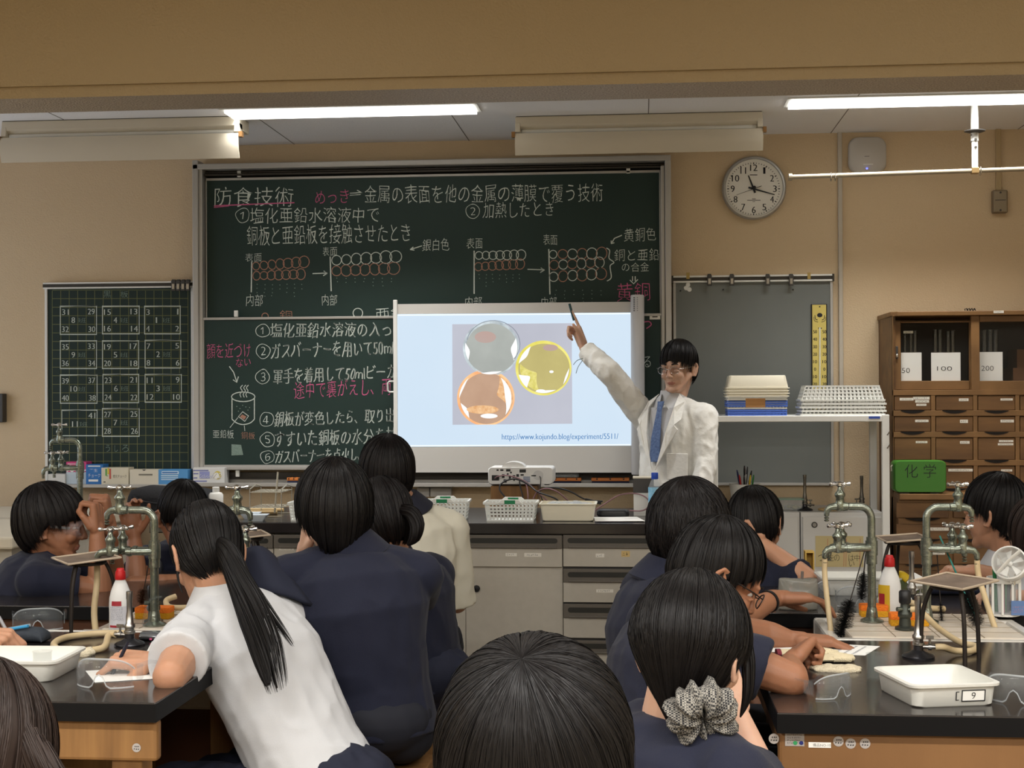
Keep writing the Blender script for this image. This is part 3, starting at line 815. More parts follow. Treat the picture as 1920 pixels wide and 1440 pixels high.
for x, c in ((1491,(50,150,90)),(1502.5,(30,40,110))):
    m = MB(); cc = PY(x, 1393, ya-.001); m.lathe((cc.x,cc.y,cc.z), [(.004,0),(.004,.0006)], 14, ax=(0,-1,0)); m.build('coloured_dot', mat('dot_%d' % c[1], c, .7), o)
m = MB(); a, b, c, d = fbox(m, 1516, 1392, 1558, 1402, ya-.0008, ya); o = m.build('inventory_label', M_paper, tR1)
m = MB(); mark(m, '備品NO-10', ((a+b)/2+.004, ya-.0011, (c+d)/2), (1,0,0), (0,0,1), (d-c)*.6); m.build('label_lettering', M_ink, o, recalc=False)
sticker(tR1, 1535, 1421, 1608, 1470, Y0T+.047, 5, M_paper, 'pasted_note', 6)
dot_sticker(tL1, 256, 1402, Y0T+.0194, 8.5, 4)
dot_sticker(tR2, 1441, 1181, Y2T+.0194, 6.5, 4)

def sink(sx0, sx1, bx0, bx1, label):
    x0, x1 = bx0-.05, bx1+.06
    t = thing('lab_sink', label, 'sink', ((x0+x1)/2, (Y1T+Y2T)/2, 0))
    y0, y1 = Y1T+.005, Y2T-.005
    m = MB(); m.box(x0, x1, y0, y0+.03, TZ-.2, TZ+.002); m.box(x0, x1, y1-.03, y1, TZ-.2, TZ-.01)
    m.box(x0, x0+.03, y0+.03, y1-.03, TZ-.2, TZ-.01); m.box(x1-.03, x1, y0+.03, y1-.03, TZ-.2, TZ-.01)
    m.box(x0+.03, x1-.03, y0+.03, y1-.03, TZ-.21, TZ-.19)
    m.build('basin', M_porc, t, bevel=.008)
    m = MB(); m.box(sx0, sx1, y0, y0+.012, TZ-.028, TZ+.002); m.build('rim_strip', M_porc, t, bevel=.002)
    m = MB(); m.box(x0+.04, x1-.04, y0+.05, y1-.05, 0, TZ-.21); m.build('pedestal', M_woodd, t)
    m = MB(); m.box(bx0, bx1, y0+.03, y1-.002, TZ-.03, TZ+.004); b = m.build('draining_board', M_tile, t, bevel=.006)
    m = MB()
    for i in range(1, 4): m.box(bx0+(bx1-bx0)*i/4-.0012, bx0+(bx1-bx0)*i/4+.0012, y0+.032, y1-.004, TZ+.004, TZ+.0052)
    for i in range(1, 5): m.box(bx0+.004, bx1-.004, y0+.03+(y1-y0-.03)*i/5-.001, y0+.03+(y1-y0-.03)*i/5+.001, TZ+.004, TZ+.0052)
    m.build('tile_joints', mat('tile_joint', (150,138,120), .9) if 'tile_joint' not in MATS else MATS['tile_joint'], b)
    return t
sink(XRL, XRR, .53, .97, 'white porcelain sink with a tiled draining board between the right tables')
sink(XLL, XLR, -1.44, -1.02, 'white porcelain sink with a tiled draining board between the left tables')

# ---------------------------------------------------------------- lab taps
M_pipe = mat('tarnished_pipe', (142,147,138), .22, .8, var=(45,(112,120,106),.5), bump=(80,.15))
def cross_handle(t, c, ang, s=1.0, k=4):
    m = MB(); c = Vector(c)
    m.lathe(c, [(.006*s,-.004*s),(.011*s,0),(.011*s,.008*s),(.006*s,.012*s),(.001,.013*s)], 14)
    for i in range(k):
        a = ang+i*2*math.pi/k
        d = V(math.cos(a), math.sin(a), 0)
        m.tube([c+V(0,0,.004*s), c+d*.018*s+V(0,0,.004*s), c+d*.024*s+V(0,0,.005*s), c+d*.03*s+V(0,0,.005*s), c+d*.033*s+V(0,0,.005*s)], [.004*s,.0032*s,.0055*s,.0062*s,.002*s], 8)
    return m.build('cross_handle', M_chrome, t, smooth=50)
def valve(t, c, dx, dy, s=1.0, ang=.4, tube=False):
    """tap body at c, its spout pointing along (dx, dy) then down"""
    c = Vector(c); d = V(dx, dy, 0).normalized()
    m = MB()
    m.lathe(c, [(.001,-.014*s),(.012*s,-.011*s),(.015*s,0),(.012*s,.012*s),(.011*s,.024*s),(.0145*s,.03*s),(.0145*s,.036*s),(.008*s,.044*s),(.006*s,.054*s),(.005*s,.058*s)], 14)
    m.tube([c-d*.022*s, c-d*.01*s, c+d*.014*s, c+d*.028*s+V(0,0,-.003*s), c+d*.036*s+V(0,0,-.012*s), c+d*.037*s+V(0,0,-.024*s)], [.011*s,.013*s,.011*s,.0095*s,.0085*s,.0075*s], 12)
    for k in range(3): m.lathe(c+d*.037*s+V(0,0,-.042*s+k*.007*s), [(.0045*s,0),(.0072*s,.002*s),(.0072*s,.0035*s),(.0045*s,.0055*s)], 12)
    m.build('valve_body', M_pipe, t, smooth=50)
    cross_handle(t, c+V(0,0,.058*s), ang, s)
    return c+d*.037*s+V(0,0,-.042*s)
def tap_stand(x, y, z, sgn, label, s=1.0, low=True, lowdx=.115, group=None, L=.1):
    t = thing('lab_tap', label, 'tap', (x, y, z), 0, group)
    m = MB()
    m.lathe((x,y,z), [(.032*s,0),(.032*s,.004*s),(.026*s,.007*s),(.017*s,.012*s),(.0145*s,.03*s),(.0125*s,.04*s)], 24)
    m.cyl((x,y,z+.03*s), (x,y,z+.2*s), .0118*s, n=16)
    for a, b, r in ((.16,.185,.015),(.185,.225,.017),(.225,.235,.0145)): m.cyl((x,y,z+a*s), (x,y,z+b*s), r*s, n=16)
    pts = [(x,y,z+.23*s),(x,y,z+.285*s)]
    for k in range(1, 7):
        a = math.pi/2*k/6
        pts.append((x+sgn*.032*s*(1-math.cos(a)), y, z+.285*s+.035*s*math.sin(a)))
    pts.append((x+sgn*L*.55*s, y, z+.32*s)); pts.append((x+sgn*(L*.62)*s, y, z+.32*s))
    m.tube(pts, .0105*s, 14)
    m.build('stand_pipe', M_pipe, t, smooth=50)
    up = valve(t, (x+sgn*L*.86*s, y, z+.32*s), sgn, 0, s, .3)
    ends = []
    if low:
        for dy in (-.016, .03):
            m = MB(); m.tube([(x,y+dy*.3,z+.205*s),(x+sgn*.02*s,y+dy*s,z+.205*s),(x+sgn*.075*s,y+dy*s,z+.205*s)], .0098*s, 12); m.cyl((x+sgn*.06*s,y+dy*s,z+.205*s),(x+sgn*.07*s,y+dy*s,z+.205*s),.0125*s,n=12)
            m.build('branch_pipe', M_pipe, t, smooth=50)
            ends.append(valve(t, (x+sgn*(lowdx-.02+.6*max(dy,0)*-1)*s, y+dy*s, z+.205*s), sgn, -.15 if dy < 0 else .35, s, .5+dy*9))
    return t, up, ends
M_hose = mat('latex_hose', (208,188,150), .5, var=(20,(190,168,128),.6))
def hose(pts, r, label, n=10):
    m = MB(); m.tube(spline(pts, 10), r, n); o = m.build('rubber_hose', M_hose, smooth=60); return tag(o, label, 'hose')
zs = TZ+.005
p = PZ(1635,1165,zs); tA, u, e = tap_stand(p.x, p.y, zs, -1, 'right sink tap whose three spouts point left', .97, group=None); eA = e[0]
hose([eA+V(0,0,.012), eA+V(0,0,-.03), eA+V(.004,-.02,-.1), eA+V(.012,-.05,-.2)], .0075, 'short tan hose hanging from the left-pointing tap')
p = PZ(1738,1167,zs); tB, u, e = tap_stand(p.x, p.y, zs, 1, 'right sink tap whose three spouts point right', .97); eB = e[0]
hose([eB+V(0,0,.012), eB+V(.004,0,-.03), eB+V(.02,-.02,-.1), eB+V(.045,-.04,-.19)], .0078, 'short tan hose slanting down from the right-pointing tap')
p = PZ(290,1172,zs); tC, u, e = tap_stand(p.x, p.y, zs, -1, 'left sink tap with spouts pointing left, before the bent-over student', .97, lowdx=.14, L=.115); eC = e[0]
hose([eC+V(0,0,.012), eC+V(0,0,-.04), eC+V(0,-.02,-.12), eC+V(.012,-.03,-.2)], .0085, 'short tan hose hanging straight down from the left sink tap')
p = PZ(372,1172,zs); tap_stand(p.x, p.y, zs, 1, 'left sink tap mostly hidden behind the ponytail student', .97, lowdx=.16, L=.13)

# ---------------------------------------------------------------- side counter in the far left corner
m = MB(); zc = .86
m.box(-4.28, PY(222,958,6.6).x, 5.45, 6.95, zc-.05, zc); t = thing('side_counter', 'pale side counter in the far left corner under the gridded board', 'counter', (-3.6, 6.2, 0))
m.build('counter_top', M_cream, t, bevel=.01)
MB().box(-4.28, PY(212,958,6.6).x, 5.5, 6.93, 0, zc-.05).build('counter_base', M_drawer, t)
p = PZ(150,958,zc)
tap_stand(PY(150,900,6.3).x, 6.3, zc, -1, 'tap standing on the far left counter before the gridded board', 1.12, lowdx=.13)

# ---------------------------------------------------------------- white cabinets and rack on the right
zc = .86; YC = 6.74
def steel_cab(px0, px1, label, lockx=None):
    x0, x1 = PY(px0, 1000, YC).x+.001, PY(px1, 1000, YC).x-.001
    t = thing('steel_cabinet', label, 'cabinet', ((x0+x1)/2, YC+.2, 0), 0, 'white steel cabinets')
    m = MB(); m.box(x0, x1, YC, W-.025, 0, zc); m.build('body', M_cab, t, bevel=.003)
    MB().box(x0+.008, x1-.008, YC-.012, YC-.001, .06, zc-.02).build('door', M_cab, t, bevel=.003)
    if lockx:
        c = PY(lockx, 984, YC-.012); m = MB(); m.lathe((c.x,YC-.012,c.z), [(.014,0),(.014,.004),(.011,.005),(.001,.005)], 20, ax=(0,-1,0)); m.build('lock', M_dark, t, smooth=40)
        m = MB(); m.lathe((c.x,YC-.017,c.z), [(.009,0),(.009,.001)], 20, ax=(0,-1,0)); m.build('lock_core', M_steel, t, smooth=40)
    return t
steel_cab(1380, 1500, 'white steel cabinet behind the student resting his head')
c2 = steel_cab(1501, 1657, 'white steel cabinet with a round lock and a yellowed notice', 1527)
# yellowed notice with vertical writing
nt_ = thing('pinned_notice', 'yellowed paper notice with hand-ruled columns taped on the white cabinet', 'notice', PY(1575,1062,YC-.013))
M_old = mat('yellowed_paper', (206,190,142), .8)
m = MB(); fbox(m, 1529, 1005, 1619, 1063, YC-.014, YC-.0125); m.build('sheet', M_old, nt_)
D = Draw(YC-.0146)
for i, (x, s) in enumerate(((1608,'中'),(1570,'の'),(1597,'は'),(1560,'を'),(1540,'つ'))):
    for k in range(1): D.text(s, x-6, 1040+k*15, x+4, 1052+k*15)
D.text('書', 1592, 1022, 1602, 1034); D.text('い', 1592, 1052, 1602, 1062)
D.build('column_lettering', [M_ink], nt_)
D = Draw(YC-.0145)
for x in (1552,1583,1587,1613): D.line([(x,1010),(x-1,1062)], .8)
D.build('red_rules', [mat('red_rule', (196,110,90), .8)], nt_)
# rack
rk = thing('shelf_rack', 'white metal rack standing over the white cabinets, stacks of baskets on top', 'rack', (PY(1500,900,6.66).x, 6.68, 0))
YR0, YR1 = 6.62, 7.0
x0, x1 = PY(1333,800,YR0).x, PY(1667,800,YR0).x
zr = PY(1500,779.5,YR0).z
m = MB(); m.box(x0, x1, YR0, YR1, zr-.028, zr); m.build('top_shelf', M_white, rk, bevel=.003)
for nm, x, y in (('l',x0,YR0),('r',x1-.03,YR0),('lb',x0,YR1-.03),('rb',x1-.03,YR1-.03)):
    m = MB(); m.box(x-.0015, x+.0315, y-.002, y+.03, .862 if nm == 'lb' else 0, zr+(.004 if nm[-1] != 'b' else -.028)); m.build('post', M_white, rk, bevel=.003)
m = MB(); fbox(m, 1629, 780.5, 1650, 785, YR0-.0012, YR0); m.build('blue_label', mat('blue_label', (50,80,170), .5), rk)
for z in (zr-.07, zr-.13):
    m = MB(); m.tube([(x1+.004,YR0+.01,z+.0),(x1-.0,YR0-.012,z-.005),(x1-.012,YR0-.014,z-.02)], .003, 6); m.build('hook', M_chrome, rk)

# ---------------------------------------------------------------- wooden drawer cabinet on the far right
YW = 6.8
wc = thing('wooden_cabinet', 'old wooden cabinet with glass sliding doors above rows of drawers', 'cabinet', (PY(1800,900,YW).x, 7.0, 0))
XW0, XW1 = PY(1675,800,YW).x, PY(2064,800,YW).x
ZWT = PY(1800,583,YW).z
Zw = lambda y: PY(1790,y,YW).z
Xw = lambda x: PY(x,800,YW).x
m = MB()
m.box(XW0, XW0+.016, YW+.02, W-.01, .0, ZWT-.02); m.box(XW1-.016, XW1, YW+.02, W-.01, 0, ZWT-.02); m.box(XW0, XW1, W-.02, W-.005, 0, ZWT-.02)
m.box(XW0+.016, XW1-.016, YW+.02, W-.02, Zw(735)-.02, Zw(733)); m.box(XW0+.016, XW1-.016, YW+.07, W-.02, .05, Zw(733)-.02)
m.build('carcass', M_woodf, wc)
m = MB(); m.loft([[V(XW0+.02,YW-.012,z), V(XW1-.02,YW-.012,z), V(XW1+.008,YW+.02,z), V(XW1+.008,W-.005,z), V(XW0-.008,W-.005,z), V(XW0-.008,YW+.02,z)] for z in (ZWT-.022, ZWT)]); m.build('top_board', M_woodg, wc, bevel=.003)
m = MB()
m.box(XW0, Xw(1676), YW, YW+.03, Zw(925), ZWT-.022)
for a, b in ((1746,1754),(1825,1833),(1904,1912)): m.box(Xw(a), Xw(b), YW+.001, YW+.03, Zw(917), Zw(740))
for a, b in ((590,604-12),(731,741),(769.5,780),(809.5,820),(862.5,873),(915,925)): m.box(XW0, XW1, YW, YW+.03, Zw(b), Zw(a))
m.build('front_frame', M_woodg, wc, bevel=.0015)
def wdrawer(x0, y0, x1, y1, Y, labels=()):
    m = MB(); fbox(m, x0, y0, x1, y1, Y+.003, Y+.02); o = m.build('drawer', M_woodf, wc, bevel=.002)
    xc = (x0+x1)/2; w = (x1-x0)*.33
    P = [PY(xc-w+2*w*i/12, y1+1.5+(5.0*(1-((i-6)/6)**2)), Y) for i in range(13)]
    m = MB(); m.prism([(PY(xc-w, y1+.5, Y).x, Y-.0012, PY(xc-w, y1+.5, Y).z)]+[(p.x,Y-.0012,p.z) for p in P]+[(PY(xc+w, y1+.5, Y).x, Y-.0012, PY(xc+w, y1+.5, Y).z)], (0,.004,0))
    m.build('finger_hole_shade', M_hollow, o)  # flat dark plate drawn for the shade in the scoop
    for q in labels: sticker(o, *q, Y+.003, 1, seed=5)
    return o
LB = {(0,0):[(1687,746,1713,751),(1712,744,1743,749),(1716,750,1742,755),(1718,757,1737,761)],(0,1):[(1798,747,1816,752)],(0,2):[(1876,747,1899,751)],(1,0):[(1716,787,1741,791.5)],(1,1):[(1800,787,1815,793)],
      (1,2):[(1876,787,1901,792)],(2,0):[(1717,827,1739,831)],(2,1):[(1800,827,1818,832)],(2,2):[(1873,825,1900,829),(1871,831,1900,835)],(3,1):[(1778,879,1824,884)],(3,2):[(1877,880,1898,884)]}
rows = [(741,769),(780,809),(820,862),(873,915)]
for r, (a, b) in enumerate(rows):
    for c, (x0, x1) in enumerate(((1677,1745),(1755,1824),(1834,1903),(1913,1982))):
        wdrawer(x0, a+1, x1, b, YW, LB.get((r,c), ()))
sticker(wc, 1863, 582.5, 1882, 587, YW-.0125, 1)
# sliding doors
M_glass = mat('clear_glass', (235,240,238), .02, trans=1, ior=1.45, spec=.5)
M_pane = mat('cabinet_pane', (90,90,86), .04, alpha=.06, spec=.4)
def sdoor(x0, x1, gx0, gx1, y0, gy0, gy1, y1, Y, edge):
    m = MB()
    fbox(m, x0, y0, gx0, y1, Y, Y+.022); fbox(m, gx1, y0, x1, y1, Y, Y+.022); fbox(m, gx0, y0, gx1, gy0, Y, Y+.022); fbox(m, gx0, gy1, gx1, y1, Y, Y+.022)
    o = m.build('sliding_door', M_woodg, wc, bevel=.002)
    m = MB(); fbox(m, gx0-1, gy0-1, gx1+1, gy1+1, Y+.01, Y+.013); m.build('pane', M_pane, o)
    return o
d1 = sdoor(1677, 1821, 1689, 1818, 602, 605, 714, 731, YW+.03, 0)
d2 = sdoor(1821, 1966, 1837, 1952, 592, 603, 714, 731, YW+.004, 0)
m = MB(); c = PY(1681,661,YW+.03); m.box(c.x-.006, c.x+.006, YW+.022, YW+.03, c.z-.03, c.z+.03); m.build('lock_plate', M_dark, d1, bevel=.003)
m = MB(); c = PY(1681,667,YW+.03); m.ell((c.x,YW+.02,c.z), (.006,.004,.008)); m.build('key_knob', M_chrome, d1, smooth=80)
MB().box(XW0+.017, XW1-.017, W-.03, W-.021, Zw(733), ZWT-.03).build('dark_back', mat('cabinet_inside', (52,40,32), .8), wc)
# lower half standing forward
m = MB()
YWL = 6.66
m.box(XW0-.0, XW1, YWL-.015, YW+.02, PY(1800,937,YWL).z, PY(1800,926,YWL).z); m.build('ledge', M_woodg, wc, bevel=.003)
ZL = PY(1800,926,YWL).z
m = MB(); m.box(XW0, XW1, YWL+.02, YW+.06, .0, PY(1800,937,YWL).z); m.build('lower_carcass', M_woodg, wc)
for a, b in ((943,971),(983,1011),(1023,1058),(1070,1105)):
    for x0, x1 in ((1681,1779),(1788,1886),(1895,1993)):
        wdrawer(x0, a, x1, b, YWL+.002, {(983,1681):[(1742,989,1779,995)],(1023,1681):[(1747,1035,1772,1040)]}.get((a,x0), ()))
# things behind the panes
for i, (x0, y0, x1, y1, s, lab) in enumerate(((1689.5,661,1728,714,'50','left'),(1746,661,1801,714,'100','middle'),(1837,660,1880,714,'200','right'))):
    t = thing('number_card', ('leftmost handwritten fifty card inside the wooden cabinet' if i == 0 else 'middle handwritten hundred card inside the wooden cabinet' if i == 1 else 'handwritten two hundred card behind the right cabinet pane'), 'card', PY((x0+x1)/2, y1, YW+.07), 0, None)
    m = MB(); fbox(m, x0, y0, x1, y1, YW+.05, YW+.052); m.build('card', M_paper, t)
    D = Draw(YW+.0494); cx = (x0+x1)/2; 
    if s == '50': D.text(s, 1691, 690, 1706, 699)
    elif s == '100': D.text(s, 1757, 687, 1785, 695)
    else: D.text(s, 1840, 686, 1863, 695)
    D.build('card_lettering', [M_ink], t)
Zsh = Zw(733)
def gcyl(px, top, label, r=.011, dy=.13):
    p = PY(px, 700, YW+dy); z1 = PY(px, top, YW+dy).z
    t = thing('glass_cylinder', label, 'cylinder', (p.x, YW+dy, Zsh), 0, 'glass measuring cylinders in the wooden cabinet')
    m = MB(); m.lathe((p.x,YW+dy,Zsh), [(r*1.15,0),(r*1.15,.006),(r,.01),(r,z1-Zsh-.004),(r*1.08,z1-Zsh),(r*.82,z1-Zsh-.002),(r*.82,.014),(.001,.014)], 18); m.build('tube', M_glass, t, smooth=40)
    return t
for i, (x, y) in enumerate(((1697,622),(1708,620),(1716,619))): gcyl(x, y, '%s glass measuring cylinder behind the 50 card' % ('left','middle','right')[i])
for i, (x, y) in enumerate(((1754,617),(1763,617),(1778,620),(1787,619))): gcyl(x, y, '%s glass measuring cylinder behind the 100 card' % ('leftmost','second','third','rightmost')[i], .011)
for i, (x, y) in enumerate(((1846,618),(1857,617),(1867,618))): gcyl(x, y, '%s glass measuring cylinder behind the 200 card' % ('left','middle','right')[i], .012)
sticker(wc, 1694, 620.5, 1712, 625, YW+.041, 1)
m = MB(); M_card = mat('brown_cardboard', (110,78,52), .85); fbox(m, 1907, 655, 1960, 690, YW+.12, YW+.3)
tag(m.build('cardboard_box', M_card), 'upper brown cardboard box inside the glass-fronted wooden cabinet', 'box')
m = MB(); a, b, c, d = fbox(m, 1900, 690, 1965, 733, YW+.1, YW+.32); tag(m.build('cardboard_box', M_card), 'lower brown cardboard box inside the glass-fronted wooden cabinet', 'box')
# green case
gc = thing('green_case', 'green plastic carrying case lettered in black on the cabinet ledge', 'case', (PY(1726,922,YWL).x, YWL+.06, ZL))
YG = YWL-.005
A, B = PY(1677,893,YG).x, PY(1775,893,YG).x; C, Dz = ZL+.006, PY(1726,864,YG).z
m = MB(); lo_ = []
for y, k in ((0,.96),(.008,1),(.1,1),(.11,.96)):
    lo_.append([V((A+B)/2+p.x*k, YG+y, (C+Dz)/2+p.y*k) for p in rrect(B-A, Dz-C, .022, 5)])
m.loft(lo_); m.build('shell', mat('green_plastic', (58,118,36), .4), gc, smooth=50)
m = MB()
for x in (A+.05, B-.05): m.box(x-.02, x+.02, YG+.02, YG+.09, ZL, C+.01)
m.build('foot', M_black, gc)
m = MB(); m.tube([(A+.02,YG+.05,Dz-.004),(A-.006,YG+.05,Dz-.03),(A-.004,YG+.05,Dz-.05)], .004, 8); m.build('catch', M_cream, gc)
m = MB(); mark(m, '化 学', ((A+B)/2, YG-.0006, (C+Dz)/2+(Dz-C)*.18), (1,0,0), (0,0,1), (Dz-C)*.42, w=(B-A)*.6); m.build('case_lettering', M_ink, gc, recalc=False)
# little black ornament on top
m = MB(); c = PY(1818,581,YW+.06)
for i in range(4):
    m.tube([(c.x-.02+i*.012,c.y,ZWT), (c.x-.022+i*.014,c.y,ZWT+.012), (c.x-.014+i*.012,c.y,ZWT+.016), (c.x-.01+i*.013,c.y,ZWT)], .0025, 6)
tag(m.build('wire_clip', M_black), 'small black wire clip lying on top of the wooden cabinet', 'clip')
m = MB(); fbox(m, -14, 738, 5, 792, W-.05, W); tag(m.build('wall_box', M_dark, bevel=.004), 'dark box on the front wall at the left edge of the view', 'box')
# ---------------------------------------------------------------- projection screen
def emat(name, c1, c2, scale=6, k=.6, s=1.0, stretch=None):
    m = glow(name, c1, s); nt = m.node_tree; e = [n for n in nt.nodes if n.type == 'EMISSION'][0]
    tc = nt.nodes.new('ShaderNodeTexCoord'); n = nt.nodes.new('ShaderNodeTexNoise'); n.inputs['Scale'].default_value = scale; n.inputs['Detail'].default_value = 6
    mp = nt.nodes.new('ShaderNodeMapping')
    if stretch: mp.inputs['Scale'].default_value = stretch
    r = nt.nodes.new('ShaderNodeValToRGB'); r.color_ramp.elements[0].position = .5-k/2; r.color_ramp.elements[1].position = .5+k/2
    r.color_ramp.elements[0].color = lin(c1); r.color_ramp.elements[1].color = lin(c2)
    nt.links.new(tc.outputs['Object'], mp.inputs['Vector']); nt.links.new(mp.outputs['Vector'], n.inputs['Vector']); nt.links.new(n.outputs['Fac'], r.inputs['Fac']); nt.links.new(r.outputs['Color'], e.inputs[0])
    return m
M_screen = mat('screen_cloth', (206,204,200), .8, bump=(30,.05))
ps = thing('projection_screen', 'white roll-out projection screen showing three shiny discs, fixed on the chalkboard', 'screen', PY(970,890,7.05))
YS = 7.03
m = MB(); fbox(m, 744, 568, 1184, 886, YS, YS+.004); m.build('cloth', M_screen, ps)
m = MB(); fbox(m, 737.5, 562, 745, 901, YS-.012, YS+.012); m.build('left_bar', M_white, ps, bevel=.003)
c0, c1 = PY(1195,890,YS-.03), PY(1195,553,YS-.03)
m = MB(); m.lathe((c1.x,YS-.022,c0.z), [(.001,0),(.031,0),(.0335,.006),(.0335,c1.z-c0.z-.006),(.031,c1.z-c0.z),(.001,c1.z-c0.z)], 24); rc_ = m.build('roll_case', mat('roll_case_white', (200,200,202), .35), ps, smooth=40)
D = Draw(YS-.0565)
for y in range(557, 582, 4): D.line([(1189,y),(1189,y+2.6)], 3.0); D.line([(1195,y),(1195,y+2)], 1.4)
D.build('case_lettering', [mat('case_print', (110,112,120), .7)], rc_)
m = MB(); P = [PY(x,y,YS-.006) for x,y in ((738,715),(730,715),(727,718),(727,732),(730,735),(738,735))]; m.tube(P, .0045, 8); m.build('pull_handle', M_white, ps, smooth=60)
E_bg = emat('slide_background', (204,225,244), (220,235,248), 1.4, .9, .88)
E_edge = glow('slide_bright_edge', (232,250,255), 1.05)
m = MB(); D = Draw(YS-.001)
D.poly([(743,838),(1183.5,835.5),(1183.5,586),(743,589)], 0)
sl = D.build('projected_slide', [E_bg], ps)
D = Draw(YS-.0016)
D.line([(746,836),(1182,834)], 2.2); D.line([(746,591),(1182,588)], 2.2); D.line([(744.5,590),(744.5,837)], 2.2)
D.build('bright_edge', [E_edge], sl)
E_pic = emat('picture_ground', (182,184,196), (208,210,222), 2.2, .8, .85)
D = Draw(YS-.0018); D.poly([(848.5,796.5),(1073,794.5),(1072,606),(848,608)]); pic = D.build('projected_picture', [E_pic], sl)
E_sil = emat('silver_disc', (146,150,146), (182,186,180), 5, .8); E_silr = emat('silver_rim', (128,136,140), (220,232,236), 14, .5)
E_cop = emat('copper_disc', (182,146,122), (206,172,146), 7, .7, .9); E_copr = emat('copper_rim', (232,150,98), (255,214,160), 12, .6)
E_gol = emat('gold_disc', (182,170,112), (206,194,128), 6, .7, .9); E_golr = emat('gold_rim', (208,196,60), (248,240,150), 12, .6)
E_gold2 = emat('gold_glints', (206,196,90), (244,234,150), 60, .5, .9); E_cop2 = emat('copper_glints', (216,154,100), (252,212,164), 60, .5, .9)
E_wh = glow('slide_highlight', (250,252,252), .95); E_pink = emat('slide_blush', (186,150,140), (176,164,158), 5)
E_out = glow('slide_outline', (140,148,158), .9)
def disc(cx, cy, r, rim, fill, name, extra):
    D = Draw(YS-.0022)
    D.disc(cx, cy, r, r*.98, m=0, n=48); D.Y = YS-.0024; D.disc(cx+1, cy+1, r*.92, r*.89, m=1, n=48)
    D.Y = YS-.0026; D.step = .00002
    extra(D)
    D.build(name, [rim, fill, E_wh, E_gold2, E_cop2, E_pink, E_out], pic)
def crescent(D, cx, cy, ra, rb, a0, a1, m, n=14):
    o = [(cx+ra*math.cos(math.radians(a0+(a1-a0)*i/n)), cy+ra*math.sin(math.radians(a0+(a1-a0)*i/n))) for i in range(n+1)]
    q = [(cx+(ra-(ra-rb)*math.sin(math.pi*i/n))*math.cos(math.radians(a0+(a1-a0)*i/n)), cy+(ra-(ra-rb)*math.sin(math.pi*i/n))*math.sin(math.radians(a0+(a1-a0)*i/n))) for i in range(n+1)]
    for i in range(n): D.poly([o[i], q[i], q[i+1], o[i+1]], m)
def ex1(D):
    D.disc(910,632,20,11, m=5); crescent(D,920,651,50,38,-20,30,2); crescent(D,920,651,48,40,150,190,2); crescent(D,918,655,47,42,60,110,2)
    D.circle(925,645,50,44,1.4,6,190,400)
def ex2(D):
    crescent(D,1019,690,44,16,100,190,3); crescent(D,1019,690,47,38,190,240,2); crescent(D,1019,690,48,30,130,165,2); crescent(D,1019,690,47,42,60,110,2); crescent(D,1019,690,48,44,0,40,2)
    D.disc(1032,652,14,6, m=5); D.disc(1034,697,4,2.5, m=2); D.disc(1014,733,9,3,m=2)
def ex3(D):
    crescent(D,911,747,50,22,-60,25,4); crescent(D,911,747,48,36,-55,40,2); crescent(D,911,747,48,40,130,170,2); D.disc(917,780,16,4.5, m=2); D.disc(905,768,30,8, m=4); crescent(D,911,747,50,46,180,230,2)
disc(921, 653, 53, E_silr, E_sil, 'silver_dish', ex1)
disc(1019, 690, 52.5, E_golr, E_gol, 'gold_dish', ex2)
disc(911, 746, 54, E_copr, E_cop, 'copper_dish', ex3)
D = Draw(YS-.0028); D.poly([(848.5,803),(966,802),(966,795.7),(848.5,796.5)]); D.build('picture_lower_edge', [E_bg], sl)
D = Draw(YS-.002); D.text('https://www.kojundo.blog/experiment/5511/', 941, 813.5, 1159, 827.5, 1); D.text('https://www.kojundo.blog/experiment/5511/', 941.4, 813.5, 1159.4, 827.5, 1)
D.build('address_lettering', [glow('slide_text_blue', (70,122,176), 1)], sl)

# ---------------------------------------------------------------- things on the chalk tray
Mx = lambda n, c, r=.6, **k: MATS[n] if n in MATS else mat(n, c, r, **k)
M_orange = Mx('orange_plastic', (214,126,58), .5); M_navy = Mx('navy_felt', (40,44,70), .85); M_clearp = mat('clear_plastic', (200,206,210), .08, alpha=.28, spec=.7)
def eraser(x0, x1, yb, Y, label, z=TRAYZ, tilt=0):
    a, b = PY(x0, yb, Y).x, PY(x1, yb, Y).x
    t = thing('chalk_eraser', label, 'eraser', ((a+b)/2, Y, z), 0, 'chalkboard erasers')
    MB().box(a+.002, b-.002, Y-.024, Y+.024, z, z+.016).build('felt', M_navy, t, bevel=.003)
    MB().box(a, b, Y-.025, Y+.025, z+.016, z+.032).build('back', M_orange, t, bevel=.003)
    m = MB()
    for f in (.15,.5,.85): m.lathe((a+(b-a)*f, Y-.0255, z+.026), [(.004,0),(.003,.002)], 10, ax=(0,-1,0)); m.box(a+(b-a)*f-.006, a+(b-a)*f+.006, Y-.02, Y+.02, z+.032, z+.0345)
    m.build('strap_stud', M_black, t)
    return t
eraser(540, 566, 905, 7.095, 'orange-backed chalk eraser on the tray behind the bobbed student')
eraser(1034, 1090, 905, 7.095, 'orange-backed chalk eraser under the clear case by the projector')
eraser(1109, 1180, 905, 7.095, 'orange-backed chalk eraser on the tray left of the teacher')
a, b = PY(1037,890,7.09).x, PY(1086,890,7.09).x
ec = thing('eraser_case', 'clear grey plastic case lying on top of a chalk eraser', 'case', ((a+b)/2, 7.09, TRAYZ+.035))
m = MB(); m.loft([[V((a+b)/2+p.x*k, 7.095+p.y*k, TRAYZ+.035+z) for p in rrect(b-a, .055, .015, 4)] for z, k in ((0,1),(.012,1),(.022,.88))]); m.build('lid', M_clearp, ec, smooth=50)
